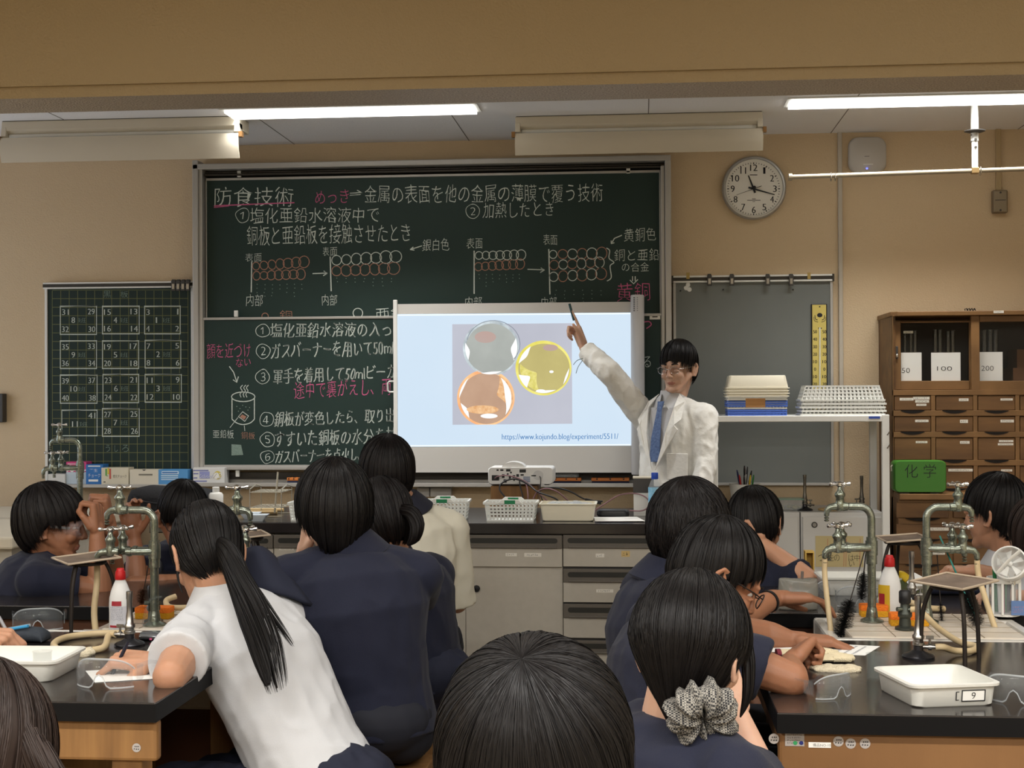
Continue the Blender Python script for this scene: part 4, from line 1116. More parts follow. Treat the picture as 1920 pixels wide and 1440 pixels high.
m = MB(); m.box(a+.002, b-.002, 7.07, 7.12, TRAYZ+.035, TRAYZ+.042); m.build('base', M_dark, ec)

# chalk boxes on the ledge under the gridded board
zl = PY(250,909,7.05).z
m = MB(); m.box(PY(95,909,7.05).x, PY(361,909,7.05).x, 7.03, W, zl-.012, zl); m.box(PY(95,909,7.05).x, PY(361,909,7.05).x, 7.025, 7.032, zl-.014, zl+.004)
tag(m.build('chalk_ledge', M_alu, bevel=.002), 'narrow pale ledge under the gridded board carrying the chalk boxes', 'ledge')
def cbox(px0, px1, y0, y1, Y, c, label, deco=None, z=None, d=.08):
    z = zl+.0005 if z is None else z
    a, b = PY(px0, y1, Y).x, PY(px1, y1, Y).x; h = PY((px0+px1)/2, y0, Y).z-z
    t = thing('chalk_box', label, 'box', ((a+b)/2, Y+d/2, z), 0, None)
    nm = 'carton_%d_%d_%d' % c
    o = MB().box(a, b, Y, Y+d, z, z+h).build('carton', Mx(nm, c, .5), t, bevel=.0015)
    if deco:
        D = Draw(Y-.0004); D.step = .00015; ms = deco(D); D.build('box_lettering', ms, o)
    return z+h
C = lambda r, g, b: Mx('print_%d_%d_%d' % (r,g,b), (r,g,b), .5)
def dk_pink(D): D.line([(125,873),(160,873)], 5, 1); D.line([(126,883.5),(135,880.5),(143,883.5),(152,880.5),(162,883.5)], 3.5, 0)
def d_p(D): D.rect(127,869.5,158,870.5,0); D.text('チョーク',128,871.5,158,877.5,m=0); D.line([(125,884),(130,881),(135,884),(140,881),(145,884),(150,881),(155,884),(161,881)], 2.5, 0); return [M_paper]
zpk = cbox(124, 162, 885, 907, 7.09, (190,204,214), 'pale carton at the far left of the chalk ledge, under the pink box')
cbox(124, 162, 866, 885, 7.09, (206,70,128), 'pink chalk box stacked on a pale carton on the chalk ledge', d_p, z=zpk)
cbox(90, 122, 889, 907, 7.08, (214,214,210), 'white carton at the left end of the chalk ledge, behind the tap')
def d_b(D):
    D.rect(165,873,188,875,0); D.text('衛生',168,879,183,885,m=0); D.text('チョーク',165,888,188,895,m=0); D.rect(166,899,184,903,0); return [M_paper]
cbox(161, 193, 871, 906, 7.07, (44,112,182), 'blue chalk box beside the cream colour chalk box', d_b)
def d_c(D):
    for x, y0, y1, k in ((199,879,892,0),(201,892,893,0),(203,877.5,889,1),(206.5,879,898,2)): D.rect(x-1.5,y0,x+1.5,y1,k)
    D.text('蛍光チョーク',212,890,237,896,m=3); D.rect(194,903,198,904.5,3); return [C(90,160,70), C(220,196,60), C(190,80,70), M_ink]
cbox(190, 241, 877, 905, 7.06, (214,206,184), 'cream chalk box with coloured stripes, second from the blue one', d_c)
def d_d(D): D.rect(260,888.5,286,891.5,0); D.poly([(266,880.5),(274,880.5),(270,883)],1); return [C(120,116,104), M_ink]
cbox(243, 297, 880.5, 904.5, 7.06, (216,208,190), 'plain cream chalk box with a grey bar on its front', d_d)
def d_e(D):
    D.rect(303,883.5,335,889,0); D.rect(302,891,334,893,0); D.rect(302,895,334,896.5,0); D.rect(302,898.5,334,900,0); D.rect(304,885,333,887.5,1); return [C(206,226,240), C(40,110,180)]
cbox(297, 352, 880.5, 904.5, 7.06, (84,150,206), 'light blue chalk box right of the plain cream one', d_e)
def d_s(D):
    for y, x1 in ((882,391),(888,372),(896,370),(902,388)): D.rect(362.5,y-1,x1,y+1.2,2)
    D.disc(408,891,7,8,m=0); D.disc(406,892,5,6,m=3); D.rect(374,884,393,897,4)
    D.text('School',373.5,889.5,397,896,m=3,slant=.2); D.text('School',374,890,397.4,896.5,m=2,slant=.2); D.text('72',399,887,414,897,m=5,slant=.2); D.text('72',400,887,414.6,896.6,m=3,slant=.2); return [C(206,190,90), M_ink, C(120,126,180), M_paper, C(150,156,206), C(120,96,50)]
cbox(362, 421, 877, 907.5, 7.05, (222,222,220), 'white and violet chalk box numbered 72 under the chalkboard frame', d_s, z=TRAYZ)
# outlet boxes below the tray
for i, (x0, x1) in enumerate(((782,805),(806.5,846))):
    m = MB(); fbox(m, x0, 914.5, x1, 932, W-.05, W); tag(m.build('outlet_box', Mx('outlet_grey', (190,188,184), .5), bevel=.004), '%s grey outlet box on the wall under the chalk tray' % ('smaller left','larger right')[i], 'outlet', 'outlet boxes under the chalk tray')

# ---------------------------------------------------------------- trays and baskets
def tray_mb(w, d, h, tap=.86, r=.02, rim=.008, th=.003, mb=None):
    """open tray, bottom at z = 0, rolled rim at z = h"""
    m = mb or MB()
    L = [rrect(w*tap-.006, d*tap-.006, r, 4, 0), rrect(w*tap, d*tap, r, 4, .003), rrect(w-2*rim, d-2*rim, r*1.1, 4, h-.006), rrect(w, d, r*1.2, 4, h-.006), rrect(w+.001, d+.001, r*1.2, 4, h-.001), rrect(w-2*rim-th, d-2*rim-th, r*1.1, 4, h),
         rrect(w*tap-2*th, d*tap-2*th, r*.9, 4, th+.003), rrect(w*tap-.012, d*tap-.012, r*.9, 4, th)]
    m.loft(L); return m
def holes_wall(mb, A, B, C, D_, n, k, f=.62, m=0):
    """grid wall from A,B (bottom) to D,C (top) with n x k square openings"""
    A, B, C, D_ = map(Vector, (A, B, C, D_))
    P = lambda u, v: (A*(1-u)+B*u)*(1-v)+(D_*(1-u)+C*u)*v
    us = [0.0]; vs = [0.0]
    for i in range(n): us += [(i+.5-f/2)/n, (i+.5+f/2)/n]
    for j in range(k): vs += [(j+.5-f/2)/k, (j+.5+f/2)/k]
    us.append(1.0); vs.append(1.0)
    K = len(us); pts = [P(u, v) for v in vs for u in us]
    fs = [(j*K+i, j*K+i+1, (j+1)*K+i+1, (j+1)*K+i) for j in range(len(vs)-1) for i in range(K-1) if not (i % 2 == 1 and j % 2 == 1)]
    mb.add(pts, fs, m)
def basket_mb(w, d, h, n, k, nd, tap=.86, rim=.007):
    m = MB(); a, b = w/2*tap, d/2*tap; A, B = w/2-rim, d/2-rim
    lo_ = [V(-a,-b,.002),V(a,-b,.002),V(a,b,.002),V(-a,b,.002)]; hi = [V(-A,-B,h-.006),V(A,-B,h-.006),V(A,B,h-.006),V(-A,B,h-.006)]
    for i, q in enumerate((n, nd, n, nd)):
        j = (i+1) % 4; holes_wall(m, lo_[i], lo_[j], hi[j], hi[i], q, k)
    holes_wall(m, lo_[0], lo_[1], lo_[2], lo_[3], n, max(3, nd), .5)
    L = [rrect(w-2*rim, d-2*rim, .004, 2, h-.008), rrect(w, d, .008, 2, h-.008), rrect(w, d, .008, 2, h), rrect(w-2*rim, d-2*rim, .004, 2, h)]
    m.loft(L, close=True)
    m.loft([rrect(a*2+.002, b*2+.002, .003, 2, 0), rrect(a*2+.002, b*2+.002, .003, 2, .006), rrect(a*2-.01, b*2-.01, .003, 2, .006), rrect(a*2-.01, b*2-.01, .003, 2, 0)], close=True)
    return m
def place(mb, name, mt, root_label, cat, loc, rz=0, flip=0, group=None, part='body', smooth=None, solid=0):
    t = thing(name, root_label, cat, loc, rz, group)
    M = ROOTM[t.name]
    if flip: M = M @ Matrix.Translation((0,0,flip)) @ Matrix.Rotation(math.pi, 4, 'X')
    mb.v = [tuple(M @ Vector(p)) for p in mb.v]
    o = mb.build(part, mt, t, smooth=smooth)
    if solid:
        s = o.modifiers.new('wall', 'SOLIDIFY'); s.thickness = solid; s.offset = 0
    return t, o
M_bask = mat('white_polythene', (228,230,226), .4, spec=.4)
M_creamp = mat('cream_polythene', (232,226,206), .4)
M_bluep = mat('blue_polythene', (74,112,206), .4)
M_green = mat('green_tape', (30,130,84), .6)
zt = PY(1500,779.5,YR0).z
pR = PY(1574,778,YR0+.16); wR = 153*(YR0+.16)/FPX; pL = PY(1416,778,YR0+.16); wL = 115*(YR0+.16)/FPX
ks = (YR0+.16)/FPX
# right stack: five baskets upside down
for i in range(5):
    z = zt+(i*7.2)*ks*.9
    t, o = place(basket_mb(wR-.002*abs(i-2), .2, .072, 20, 4, 12, .87), 'mesh_basket', M_bask, '%s upside-down white mesh basket of the five stacked on the rack' % ('lowest','second','middle','fourth','topmost')[i], 'basket', (pR.x+(.003 if i % 2 else -.002), YR0+.13, z), 0, .072, 'white baskets stacked on the rack', solid=.0018)
# left stack
z = zt
for i in range(3):
    place(basket_mb(wL*.95, .19, .05, 18, 2, 10, .97), 'mesh_basket', M_bluep, '%s blue mesh basket at the bottom of the left stack' % ('lowest','middle','upper')[i], 'basket', (pL.x, YR0+.13, z), 0, 0, 'blue baskets on the rack', solid=.0016); z += .0105
for i in range(3):
    place(basket_mb(wL*.95, .19, .045, 18, 2, 10, .97), 'mesh_basket', M_bask, '%s white mesh basket above the blue ones on the rack' % ('lowest','middle','upper')[i], 'basket', (pL.x, YR0+.13, z), 0, 0, 'white baskets above the blue ones', solid=.0016); z += .013
m = MB(); fbox(m, 1398, 747, 1435, 764, YR0+.034, YR0+.0355); tag(m.build('cardboard_tag', Mx('tan_card', (186,138,88), .8)), 'tan cardboard tag on the front of the left basket stack', 'tag')
zrim = PY(1416,744,YR0+.04).z
for i in range(4):
    place(tray_mb(wL, .21, .062, .88, .012, .006), 'plastic_tray', M_creamp, '%s cream tray upside down on the left basket stack' % ('lowest','second','third','topmost')[i], 'tray', (pL.x+.002*(i % 2), YR0+.13, zrim+i*.0125), 0, .062, 'cream trays upside down on the rack', smooth=40)
# bench baskets
def bench_basket(px0, px1, py0, py1, Y, label, tagged=True, rz=0):
    k = Y/FPX; w = (px1-px0)*k; c = PY((px0+px1)/2, py1, Y); h = (py1-py0)*k
    t, o = place(basket_mb(w, w*.7, h, 13, 5, 9, .86), 'mesh_basket', M_bask, label, 'basket', (c.x, Y+w*.35, BTOP+.001), rz, 0, 'white mesh baskets on the bench', solid=.002)
    T = ROOTM[t.name]
    for sy in (-1, 1):
        m = MB(); m.xf(T); m.loft([[V(x, sy*w*.35+d, z) for x, z in ((-w*.25,h-.007),(w*.25,h-.007),(w*.16,h+.011),(-w*.16,h+.011))] for d in (-.0035,.0035)]); m.build('handle_tab', M_bask, t, bevel=.002)
        if tagged:
            m = MB(); m.xf(T); m.box(-w*.1, w*.1, sy*w*.35-.0048, sy*w*.35-.0038, h-.006, h+.009); o2 = m.build('green_label', M_green, t)
            if sy > 0: m = MB(); m.xf(T); mark(m, '水槽', (0, sy*w*.35-.0052, h+.0015), (1,0,0), (0,0,1), .008); m.build('label_lettering', M_ink, o2, recalc=False)
            else: 
                m = MB(); m.xf(T); m.box(-w*.1, w*.1, sy*w*.35+.012, sy*w*.35+.013, h-.03, h-.018); m.build('clip_tag', Mx('sage_tag', (120,150,130), .6), t)
    return t
bench_basket(905, 1007, 941, 977, 5.76, 'middle white mesh basket with a green label on the teacher bench')
bench_basket(776, 878, 941, 978, 5.78, 'white mesh basket beside the student in white at the bench', rz=.04)
bench_basket(536, 636, 944, 979, 5.74, 'white mesh basket behind the seated student with bobbed hair', False)
k = 5.78/FPX; c = PY(1064, 977, 5.78)
t, o = place(tray_mb(108*k, .17, 33*k, .88, .012, .006), 'plastic_tray', M_creamp, 'cream plastic tray on the teacher bench right of the mesh baskets', 'tray', (c.x, 5.78+.085, BTOP+.001), 0, 0, None, smooth=40)
m = MB(); fbox(m, 1056, 956.5, 1076, 966, 5.789, 5.79); m.build('tray_label', Mx('pale_green_tag', (176,190,176), .6), t)
m = MB()
rr = random.Random(5)
for i in range(26):
    x, y = c.x+rr.uniform(-.085,.085), 5.865+rr.uniform(-.055,.055)
    m.obox((x,y,BTOP+.066+rr.uniform(0,.006)), V(rr.uniform(.008,.02),rr.uniform(-.01,.01),rr.uniform(-.004,.004)), V(rr.uniform(-.006,.006),.008,.002), V(0,0,.0008))
m.box(c.x-.09, c.x+.09, 5.80, 5.93, BTOP+.052, BTOP+.066)
tag(m.build('glass_slips', M_clearp), 'jumble of clear slips filling the cream tray on the bench', 'slips', kind='stuff')

# ---------------------------------------------------------------- projector and its leads
pj = thing('projector', 'white projector on a wooden block, its sockets facing the room', 'projector', (PY(976,910,6.28).x, 6.33, .9))
YP = 6.24; kp = YP/FPX
zb0 = PY(976,910,YP).z
m = MB(); fbox(m, 920, 911, 1008, 951, YP+.03, YP+.2); wb = MB()
tag(m.build('wooden_block', M_woodl, bevel=.003), 'wooden block under the white projector', 'block')
A, B = PY(915,895,YP).x, PY(1037,895,YP).x; zt1 = PY(976,876.5,YP).z; zb1 = PY(976,908,YP).z
pj.location = ((A+B)/2, 6.33, zb1-.006); ROOTM[pj.name] = Matrix.Translation(pj.location)
m = MB(); m.loft([[V((A+B)/2+p.x*k, YP+y, (zt1+zb1)/2+p.y*k) for p in rrect(B-A, zt1-zb1, .014, 5)] for y, k in ((0,.97),(.006,1),(.18,1),(.19,.96))]); m.build('body', mat('projector_white', (222,222,220), .4), pj, smooth=50)
m = MB(); cx = PY(962,877,YP).x; m.loft([[V(cx+.052*math.cos(a), YP+y, zt1-.004+.028*math.sin(a)) for a in [math.pi*i/16 for i in range(17)]] for y in (.01,.1)]); m.build('lens_hump', MATS['projector_white'], pj, smooth=50)
D = Draw(YP-.0012)
for x0, y0, x1, y1 in ((922,891,936,901),(931,880,935,883),(938,880,944,883),(949,879.5,957,884),(974,880,986,886),(996,891,1005,893),(941,889,946,896),(944,899,950,905),(954,892,958,900),(961,891,966,896),(968,889,973,894),(976,889,982,892)): D.rect(x0,y0,x1,y1,0)
for i in range(6): D.rect(981,893.5+i*1.9,994,894.6+i*1.9,1)
D.disc(1009,891,9.5,9,m=2)
for x, y in ((952,889),(958,886),(964,900),(970,899)): D.disc(x,y,1.8,m=0)
D.build('socket_panel', [M_black, C(90,110,150), Mx('speaker_grille', (200,200,200), .6)], pj)
for x in (925, 1025):
    q = PY(x,909,YP+.03); m = MB(); m.cyl((q.x,YP+.05,zb1-.006), (q.x,YP+.05,zb1+.004), .012, n=14); m.build('foot', M_dark, pj)
def cable(pts, r, mt, label, px=True):
    P = [PY(*p) if px else Vector(p) for p in pts]
    m = MB(); m.tube(spline(P, 8), r, 8); return tag(m.build('cable', mt, smooth=60), label, 'cable', 'leads around the projector')
M_mauve = Mx('mauve_cable', (126,92,96), .5)
cable([(928,897,6.235),(935,893,6.2),(955,892,6.18),(985,903,6.16),(1010,925,6.12),(1025,938,6.1),(1030,948,6.1)], .003, M_mauve, 'mauve lead running from the power socket of the projector')
cable([(948,933,6.1),(937,918,6.12),(942,905,6.14),(965,898,6.16),(990,908,6.14),(1008,922,6.1),(1040,934,6.06),(1050,944,6.06)], .0035, M_black, 'thick black lead looping in front of the projector')
cable([(1000,935,6.12),(1008,922,6.12),(1025,916,6.1),(1045,922,6.08),(1062,936,6.08),(1072,944,6.1)], .0032, M_mauve, 'mauve lead arching over the cream tray')
cable([(1020,915,6.2),(1045,915,6.2),(1070,922,6.18),(1090,933,6.16),(1105,938,6.15),(1130,940,6.14)], .0034, M_black, 'black lead with a long plug right of the projector')
cable([(974,902,6.23),(976,915,6.22),(980,930,6.2),(981,950,6.2)], .003, M_black, 'short black lead hanging straight down from the projector')
cable([(985,903,6.22),(989,918,6.2),(990,935,6.18),(989,950,6.2)], .003, M_mauve, 'short mauve lead hanging down beside the black one')
cable([(1012,893,6.232),(1014,900,6.22),(1013,925,6.2),(1020,945,6.2)], .0022, M_black, 'thin black lead hanging in front of the projector speaker')
cable([(1115,957,6.0),(1135,944,6.02),(1160,929,6.04),(1185,925,6.04),(1205,929,6.0),(1217,940,5.98),(1213,953,5.98),(1200,958,6.0),(1180,957,6.02)], .003, M_mauve, 'mauve lead looping from the black adapter around the grey stand')
q = PY(1095,938,6.15); m = MB(); m.obox(PY(1112,940,6.14), V(.035,0,-.008), V(0,.006,0), V(.001,0,.006)); tag(m.build('cable_plug', M_black, bevel=.002), 'black plug block on the lead right of the projector', 'plug')
m = MB(); a, b = PY(1119,957,6.02).x, PY(1180,957,6.02).x
m.loft([[V((a+b)/2+p.x*k, 6.03+p.y*k, BTOP+z) for p in rrect(b-a, .07, .025, 5)] for z, k in ((.0,.9),(.006,1),(.02,1),(.028,.9))]); tag(m.build('power_adapter', M_black, smooth=50), 'black power adapter lying on the bench right of the cream tray', 'adapter')
m = MB()
for i, (z, dx) in enumerate(((0,0),(.0015,.006))): m.loft([[PZ(x, y, BTOP+.001+z+d)+V(dx,0,0) for x, y in ((1116,977.5),(1207,977),(1192,969),(1114,969.5))] for d in (0,.0012)])
tag(m.build('paper_sheet', M_paper), 'white printed sheets lying on the bench front right of the tray', 'paper')
# document stand and bottle
a, b = PY(1188,930,6.05).x, PY(1225,930,6.05).x
st = thing('table_stand', 'small white stand with a dark grey upper panel before the teacher', 'stand', ((a+b)/2, 6.1, BTOP))
MB().box(a, b, 6.05, 6.15, BTOP, PY(1205,924,6.05).z).build('lower_panel', M_white, st, bevel=.002)
MB().box(a-.002, b+.002, 6.046, 6.15, PY(1205,924,6.05).z, PY(1205,897,6.05).z).build('upper_panel', M_dark, st, bevel=.002)
MB().box(a-.003, b+.003, 6.044, 6.152, PY(1205,897,6.05).z, PY(1205,895,6.05).z).build('top_edge', M_cream, st)
c = PY(1228, 958, 5.92); z1 = PY(1228,887,5.92).z; H = z1-BTOP
bt = thing('water_bottle', 'clear water bottle with a blue cap and label on the teacher bench', 'bottle', (c.x, 5.95, BTOP))
r = .027
m = MB(); m.lathe((c.x,5.95,BTOP), [(.001,.004),(r*.9,.0),(r,.006),(r,H*.2),(r*.95,H*.25),(r,H*.3),(r,H*.62),(r*.97,H*.68),(r*.6,H*.82),(r*.42,H*.86),(r*.42,H*.9)], 24); m.build('body', M_clearp, bt, smooth=50)
m = MB(); m.lathe((c.x,5.95,BTOP), [(r*1.015,H*.34),(r*1.015,H*.68)], 24, cap0=False, cap1=False); m.build('label', Mx('bottle_label', (92,170,216), .4, var=(60,(170,214,236),.4)), bt, smooth=50)
m = MB(); m.lathe((c.x,5.95,BTOP), [(r*.52,H*.86),(r*.54,H*.87),(r*.54,H*.985),(r*.5,H)], 20); m.build('cap', Mx('blue_cap', (30,72,180), .4), bt, smooth=40)

# ---------------------------------------------------------------- left end of the bench
M_wire = Mx('rack_wire', (180,174,158), .4, metal=.6)
tr = thing('wire_rack', 'wire test-tube rack on the left of the teacher bench', 'rack', (PY(505,975,6.0).x, 6.0, BTOP))
x0, x1, ya_, yb_ = PY(471,950,5.95).x, PY(530,950,5.95).x, 5.93, 6.11
zt = PY(500,916,5.95).z
m = MB()
for x, y in ((x0,ya_),(x1,ya_),(x0,yb_),(x1,yb_)):
    m.cyl((x,y,BTOP+.003), (x,y,zt), .0022, n=6)
m.tube([(x0,ya_,zt-.002),(x0,(ya_+yb_)/2,zt+.012),(x0,yb_,zt)], .003, 6); m.tube([(x1,ya_,zt-.002),(x1,(ya_+yb_)/2,zt+.012),(x1,yb_,zt)], .003, 6)
m.tube([(x0,ya_,BTOP+.003),(x1,ya_,BTOP+.003)], .0022, 6); m.tube([(x0,yb_,BTOP+.003),(x1,yb_,BTOP+.003)], .0022, 6)
m.build('wire_frame', M_wire, tr, smooth=60)
m = MB()
for zz in (zt-.015, BTOP+.04):
    for i in range(2): m.tube([(x0,ya_+(yb_-ya_)*i,zz),(x1,ya_+(yb_-ya_)*i,zz)], .002, 6)
    for i in range(9): m.tube([(x0+(x1-x0)*i/8,ya_,zz),(x0+(x1-x0)*i/8,yb_,zz)], .0014, 6)
    for i in range(1,4): m.tube([(x0,ya_+(yb_-ya_)*i/4,zz),(x1,ya_+(yb_-ya_)*i/4,zz)], .0014, 6)
m.build('wire_grid', M_wire, tr, smooth=60)
m = MB(); m.cyl(PY(515,962,6.02), PY(521,885,6.02), .004, n=10); tag(m.build('glass_rod', Mx('pale_rod', (196,190,172), .3), smooth=40), 'pale rod standing slanted in the wire rack', 'rod')
for i, (a, b) in enumerate((((447,952.5),(532,951.5)),((447,959),(520,956.5)))):
    p, q = PZ(a[0],a[1],BTOP+.008+.0), PZ(b[0],b[1],BTOP+.008); p.y = q.y = 6.2-.12*i; p = PY(a[0],a[1],6.2-.12*i); q = PY(b[0],b[1],6.2-.12*i); p.z = q.z = BTOP+.0085
    m = MB(); m.cyl(p, q, .008, n=12); w = tag(m.build('wooden_stick', Mx('pale_wood', (218,190,140), .6, stretch=(.1,1,1), var=(20,(200,168,116),.5)), smooth=40), '%s wooden stick lying on the teacher bench behind the rack' % ('rear','front')[i], 'stick', 'wooden sticks on the bench')
def wboat(px, Y, label, w=.085):
    c = PY(px, 978, Y)
    m = MB(); L = [rrect(w*.55,w*.5,.004,2,0), rrect(w,w*.9,.006,2,.026), rrect(w-.004,w*.9-.004,.006,2,.026), rrect(w*.55-.004,w*.5-.004,.004,2,.0015)]
    m.loft(L)
    t, o = place(m, 'weighing_dish', Mx('dish_white', (214,224,232), .35), label, 'dish', (c.x, Y, BTOP), .1, 0, 'weighing dishes on the bench')
wboat(470, 5.86, 'left white weighing dish on the bench edge'); wboat(484, 5.77, 'right white weighing dish on the bench edge')
c = PY(405, 945, 6.1); bt = thing('dispenser_bottle', 'white plastic bottle on the left end of the teacher bench', 'bottle', (c.x, 6.1, BTOP))
zz = PY(405,924,6.1).z-BTOP
m = MB(); m.lathe((c.x,6.1,BTOP), [(.001,0),(.03,.0),(.032,.004),(.032,zz*.9),(.026,zz),(.012,zz+.004)], 20); m.build('body', M_white, bt, smooth=40)
m = MB(); m.lathe((c.x,6.1,BTOP), [(.014,zz),(.0155,zz+.004),(.0155,zz+.024),(.013,zz+.026)], 16); m.build('cap', M_white, bt, smooth=40)
bg = thing('black_bag', 'black cloth bag lying on the left end of the teacher bench', 'bag', (PY(335,945,6.15).x, 6.15, BTOP))
m = MB(); a, b = PY(246,940,6.15).x, PY(402,940,6.15).x
L = []
for z, k, j in ((0,.98,.9),(.02,1,1),(.07,.97,.95),(.1,.9,.8),(.112,.7,.5)): L.append([V((a+b)/2+p.x*k+.004*math.sin(9*p.y+z*40), 6.16+p.y*j, BTOP+z+.006*math.sin(p.x*30)*(z > .05)) for p in rrect(b-a, .24, .05, 5)])
m.loft(L); m.build('bag_body', Mx('black_cloth', (24,24,27), .9, bump=(60,.3)), bg, smooth=70)
m = MB(); m.tube(spline([(a+.05,6.04,BTOP+.08),(a+.1,6.02,BTOP+.06),((a+b)/2,6.02,BTOP+.05),(b-.08,6.03,BTOP+.07)]), (.004), 6); m.build('strap', MATS['black_cloth'], bg)
# beaker helper
def beaker(x, y, z, r, h, label, spout=0):
    m = MB(); P = [(.001,0),(r*.92,.0),(r,.004),(r,h*.93),(r*1.06,h),(r*1.0,h),(r*.95,h*.93),(r*.95,.005),(.001,.004)]
    m.lathe((x,y,z), P, 26); return tag(m.build('beaker', M_clearg, smooth=50), label, 'beaker')
M_clearg = mat('beaker_glass', (130,140,140), .03, alpha=.12, spec=1)
p = PY(195,958,6.6); beaker(p.x, 6.6, .861, .033, .062, 'empty glass beaker on the side counter behind the goggled student')

# ---------------------------------------------------------------- on the white cabinets
zc = .861
def cup_pens():
    c = PY(1397,930,6.9); t = thing('pen_cup', 'white cup crammed with pens on the white cabinet', 'cup', (c.x, 6.9, zc))
    r = 29*6.9/FPX; h = PY(1397,907,6.9).z-zc
    m = MB(); m.lathe((c.x,6.9,zc), [(.001,.0),(r*.8,0),(r,h),(r*.94,h),(r*.75,.004),(.001,.004)], 24); m.build('cup', M_white, t, smooth=40)
    q = random.Random(4); cols = [(30,30,32),(200,200,200),(180,40,40),(40,120,60),(60,60,64),(226,190,50),(30,30,32),(200,90,130),(150,150,150),(30,40,90),(24,24,26)]
    for i, cc in enumerate(cols):
        a = q.uniform(0, 6.28); rr_ = q.uniform(0,r*.5)
        p0 = V(c.x+rr_*.6*math.cos(a), 6.9+rr_*.6*math.sin(a), zc+.012)
        lean = V(q.uniform(-.035,.04), q.uniform(-.02,.02), 0)
        p1 = p0+lean+V(0,0,h+q.uniform(.02,.075)); m = MB(); m.tube([p0, p0.lerp(p1,.9), p1], [.0045,.0045,.0025], 8)
        tag(m.build('pen', Mx('pen_%d_%d_%d' % cc, cc, .4), smooth=40), '%s pen in the white cup' % ('black slim','silver','red','dark green','charcoal','yellow','black thick','pink','grey','navy','tall black')[i], 'pen', 'pens in the cup')
cup_pens()
c = PY(1482,958,6.86); cb_ = thing('clear_tub', 'clear plastic tub with a green-edged lid on the white cabinet', 'tub', (c.x, 6.86, zc))
k = 6.86/FPX
t_ = MB().xf(Matrix.Translation((c.x,6.86,zc))); tray_mb(46*k, .09, .05, .93, .01, .004, mb=t_); t_.build('tub', M_clearp, cb_, smooth=40)
m = MB(); m.loft([[V(c.x+p.x, 6.86+p.y, zc+.0505+z) for p in rrect(47*k,.094,.01,4)] for z in (0,.006)]); m.build('lid', Mx('lid_clear_green', (150,190,176), .2, alpha=.55), cb_)
m = MB()
for i in range(9): m.ell((c.x+rr.uniform(-.045,.045), 6.86+rr.uniform(-.03,.03), zc+.014), (.011,.009,.008), nu=8, nv=6)
m.build('contents', Mx('pale_yellow', (206,200,150), .6), cb_)
def burner(x, y, z, h, label, ang=0, tarnish=False):
    mt = M_steel if not tarnish else Mx('tarnished_steel', (120,116,108), .4, metal=.8)
    t = thing('gas_burner', label, 'burner', (x, y, z), 0, None)
    m = MB(); m.lathe((x,y,z), [(.001,0),(.037,0),(.038,.004),(.034,.008),(.02,.013),(.012,.018),(.011,.03)], 26); m.build('base', Mx('burner_base', (58,58,62), .3, metal=.7), t, smooth=45)
    m = MB(); m.lathe((x,y,z), [(.011,.028),(.014,.03),(.014,.036),(.0115,.038),(.0115,.044),(.014,.046),(.014,.052),(.0105,.056),(.0085,.075),(.0072,.085),(.0072,h-.02),(.0082,h-.018),(.0082,h),(.006,h),(.006,h-.01)], 18); m.build('burner_tube', mt, t, smooth=45)
    d = V(math.cos(ang), math.sin(ang), 0); m = MB(); m.cyl(V(x,y,z+.026), V(x,y,z+.026)+d*.045, .0048, n=10); m.cyl(V(x,y,z+.026)+d*.022, V(x,y,z+.026)+d*.03, .008, n=10)
    m.cyl(V(x,y,z+.026)+d*.026, V(x,y,z+.048)+d*.026, .003, n=8); m.build('gas_inlet', mt, t, smooth=45)
    m = MB(); q = V(x,y,z+.048)+d*.026; m.obox(q, d*.009, V(-d.y,d.x,0)*.002, V(0,0,.004)); m.build('lever', mt, t)
    return t, V(x,y,z+.026)+d*.045
c = PY(1510,955,6.82); burner(c.x, 6.84, zc, PY(1510,890,6.84).z-zc, 'gas burner standing on the white cabinet beside the clear tub', -.3, True)
c = PY(1617,950,6.9); burner(c.x, 6.92, zc, PY(1617,892,6.92).z-zc, 'gas burner at the right end of the white cabinet, behind the taps', 3.4, True)
c = PY(1556,957,6.84); m = MB(); m.lathe((c.x,6.85,zc), [(.052,0),(.056,.004),(.052,.008),(.03,.008),(.028,.004),(.03,0)], 30, cap0=False, cap1=False); m.loft([circ(.052,0,8)]*2) if False else None
tag(m.build('wooden_ring', MATS['pale_wood'], smooth=50), 'pale wooden ring lying on the white cabinet', 'ring')
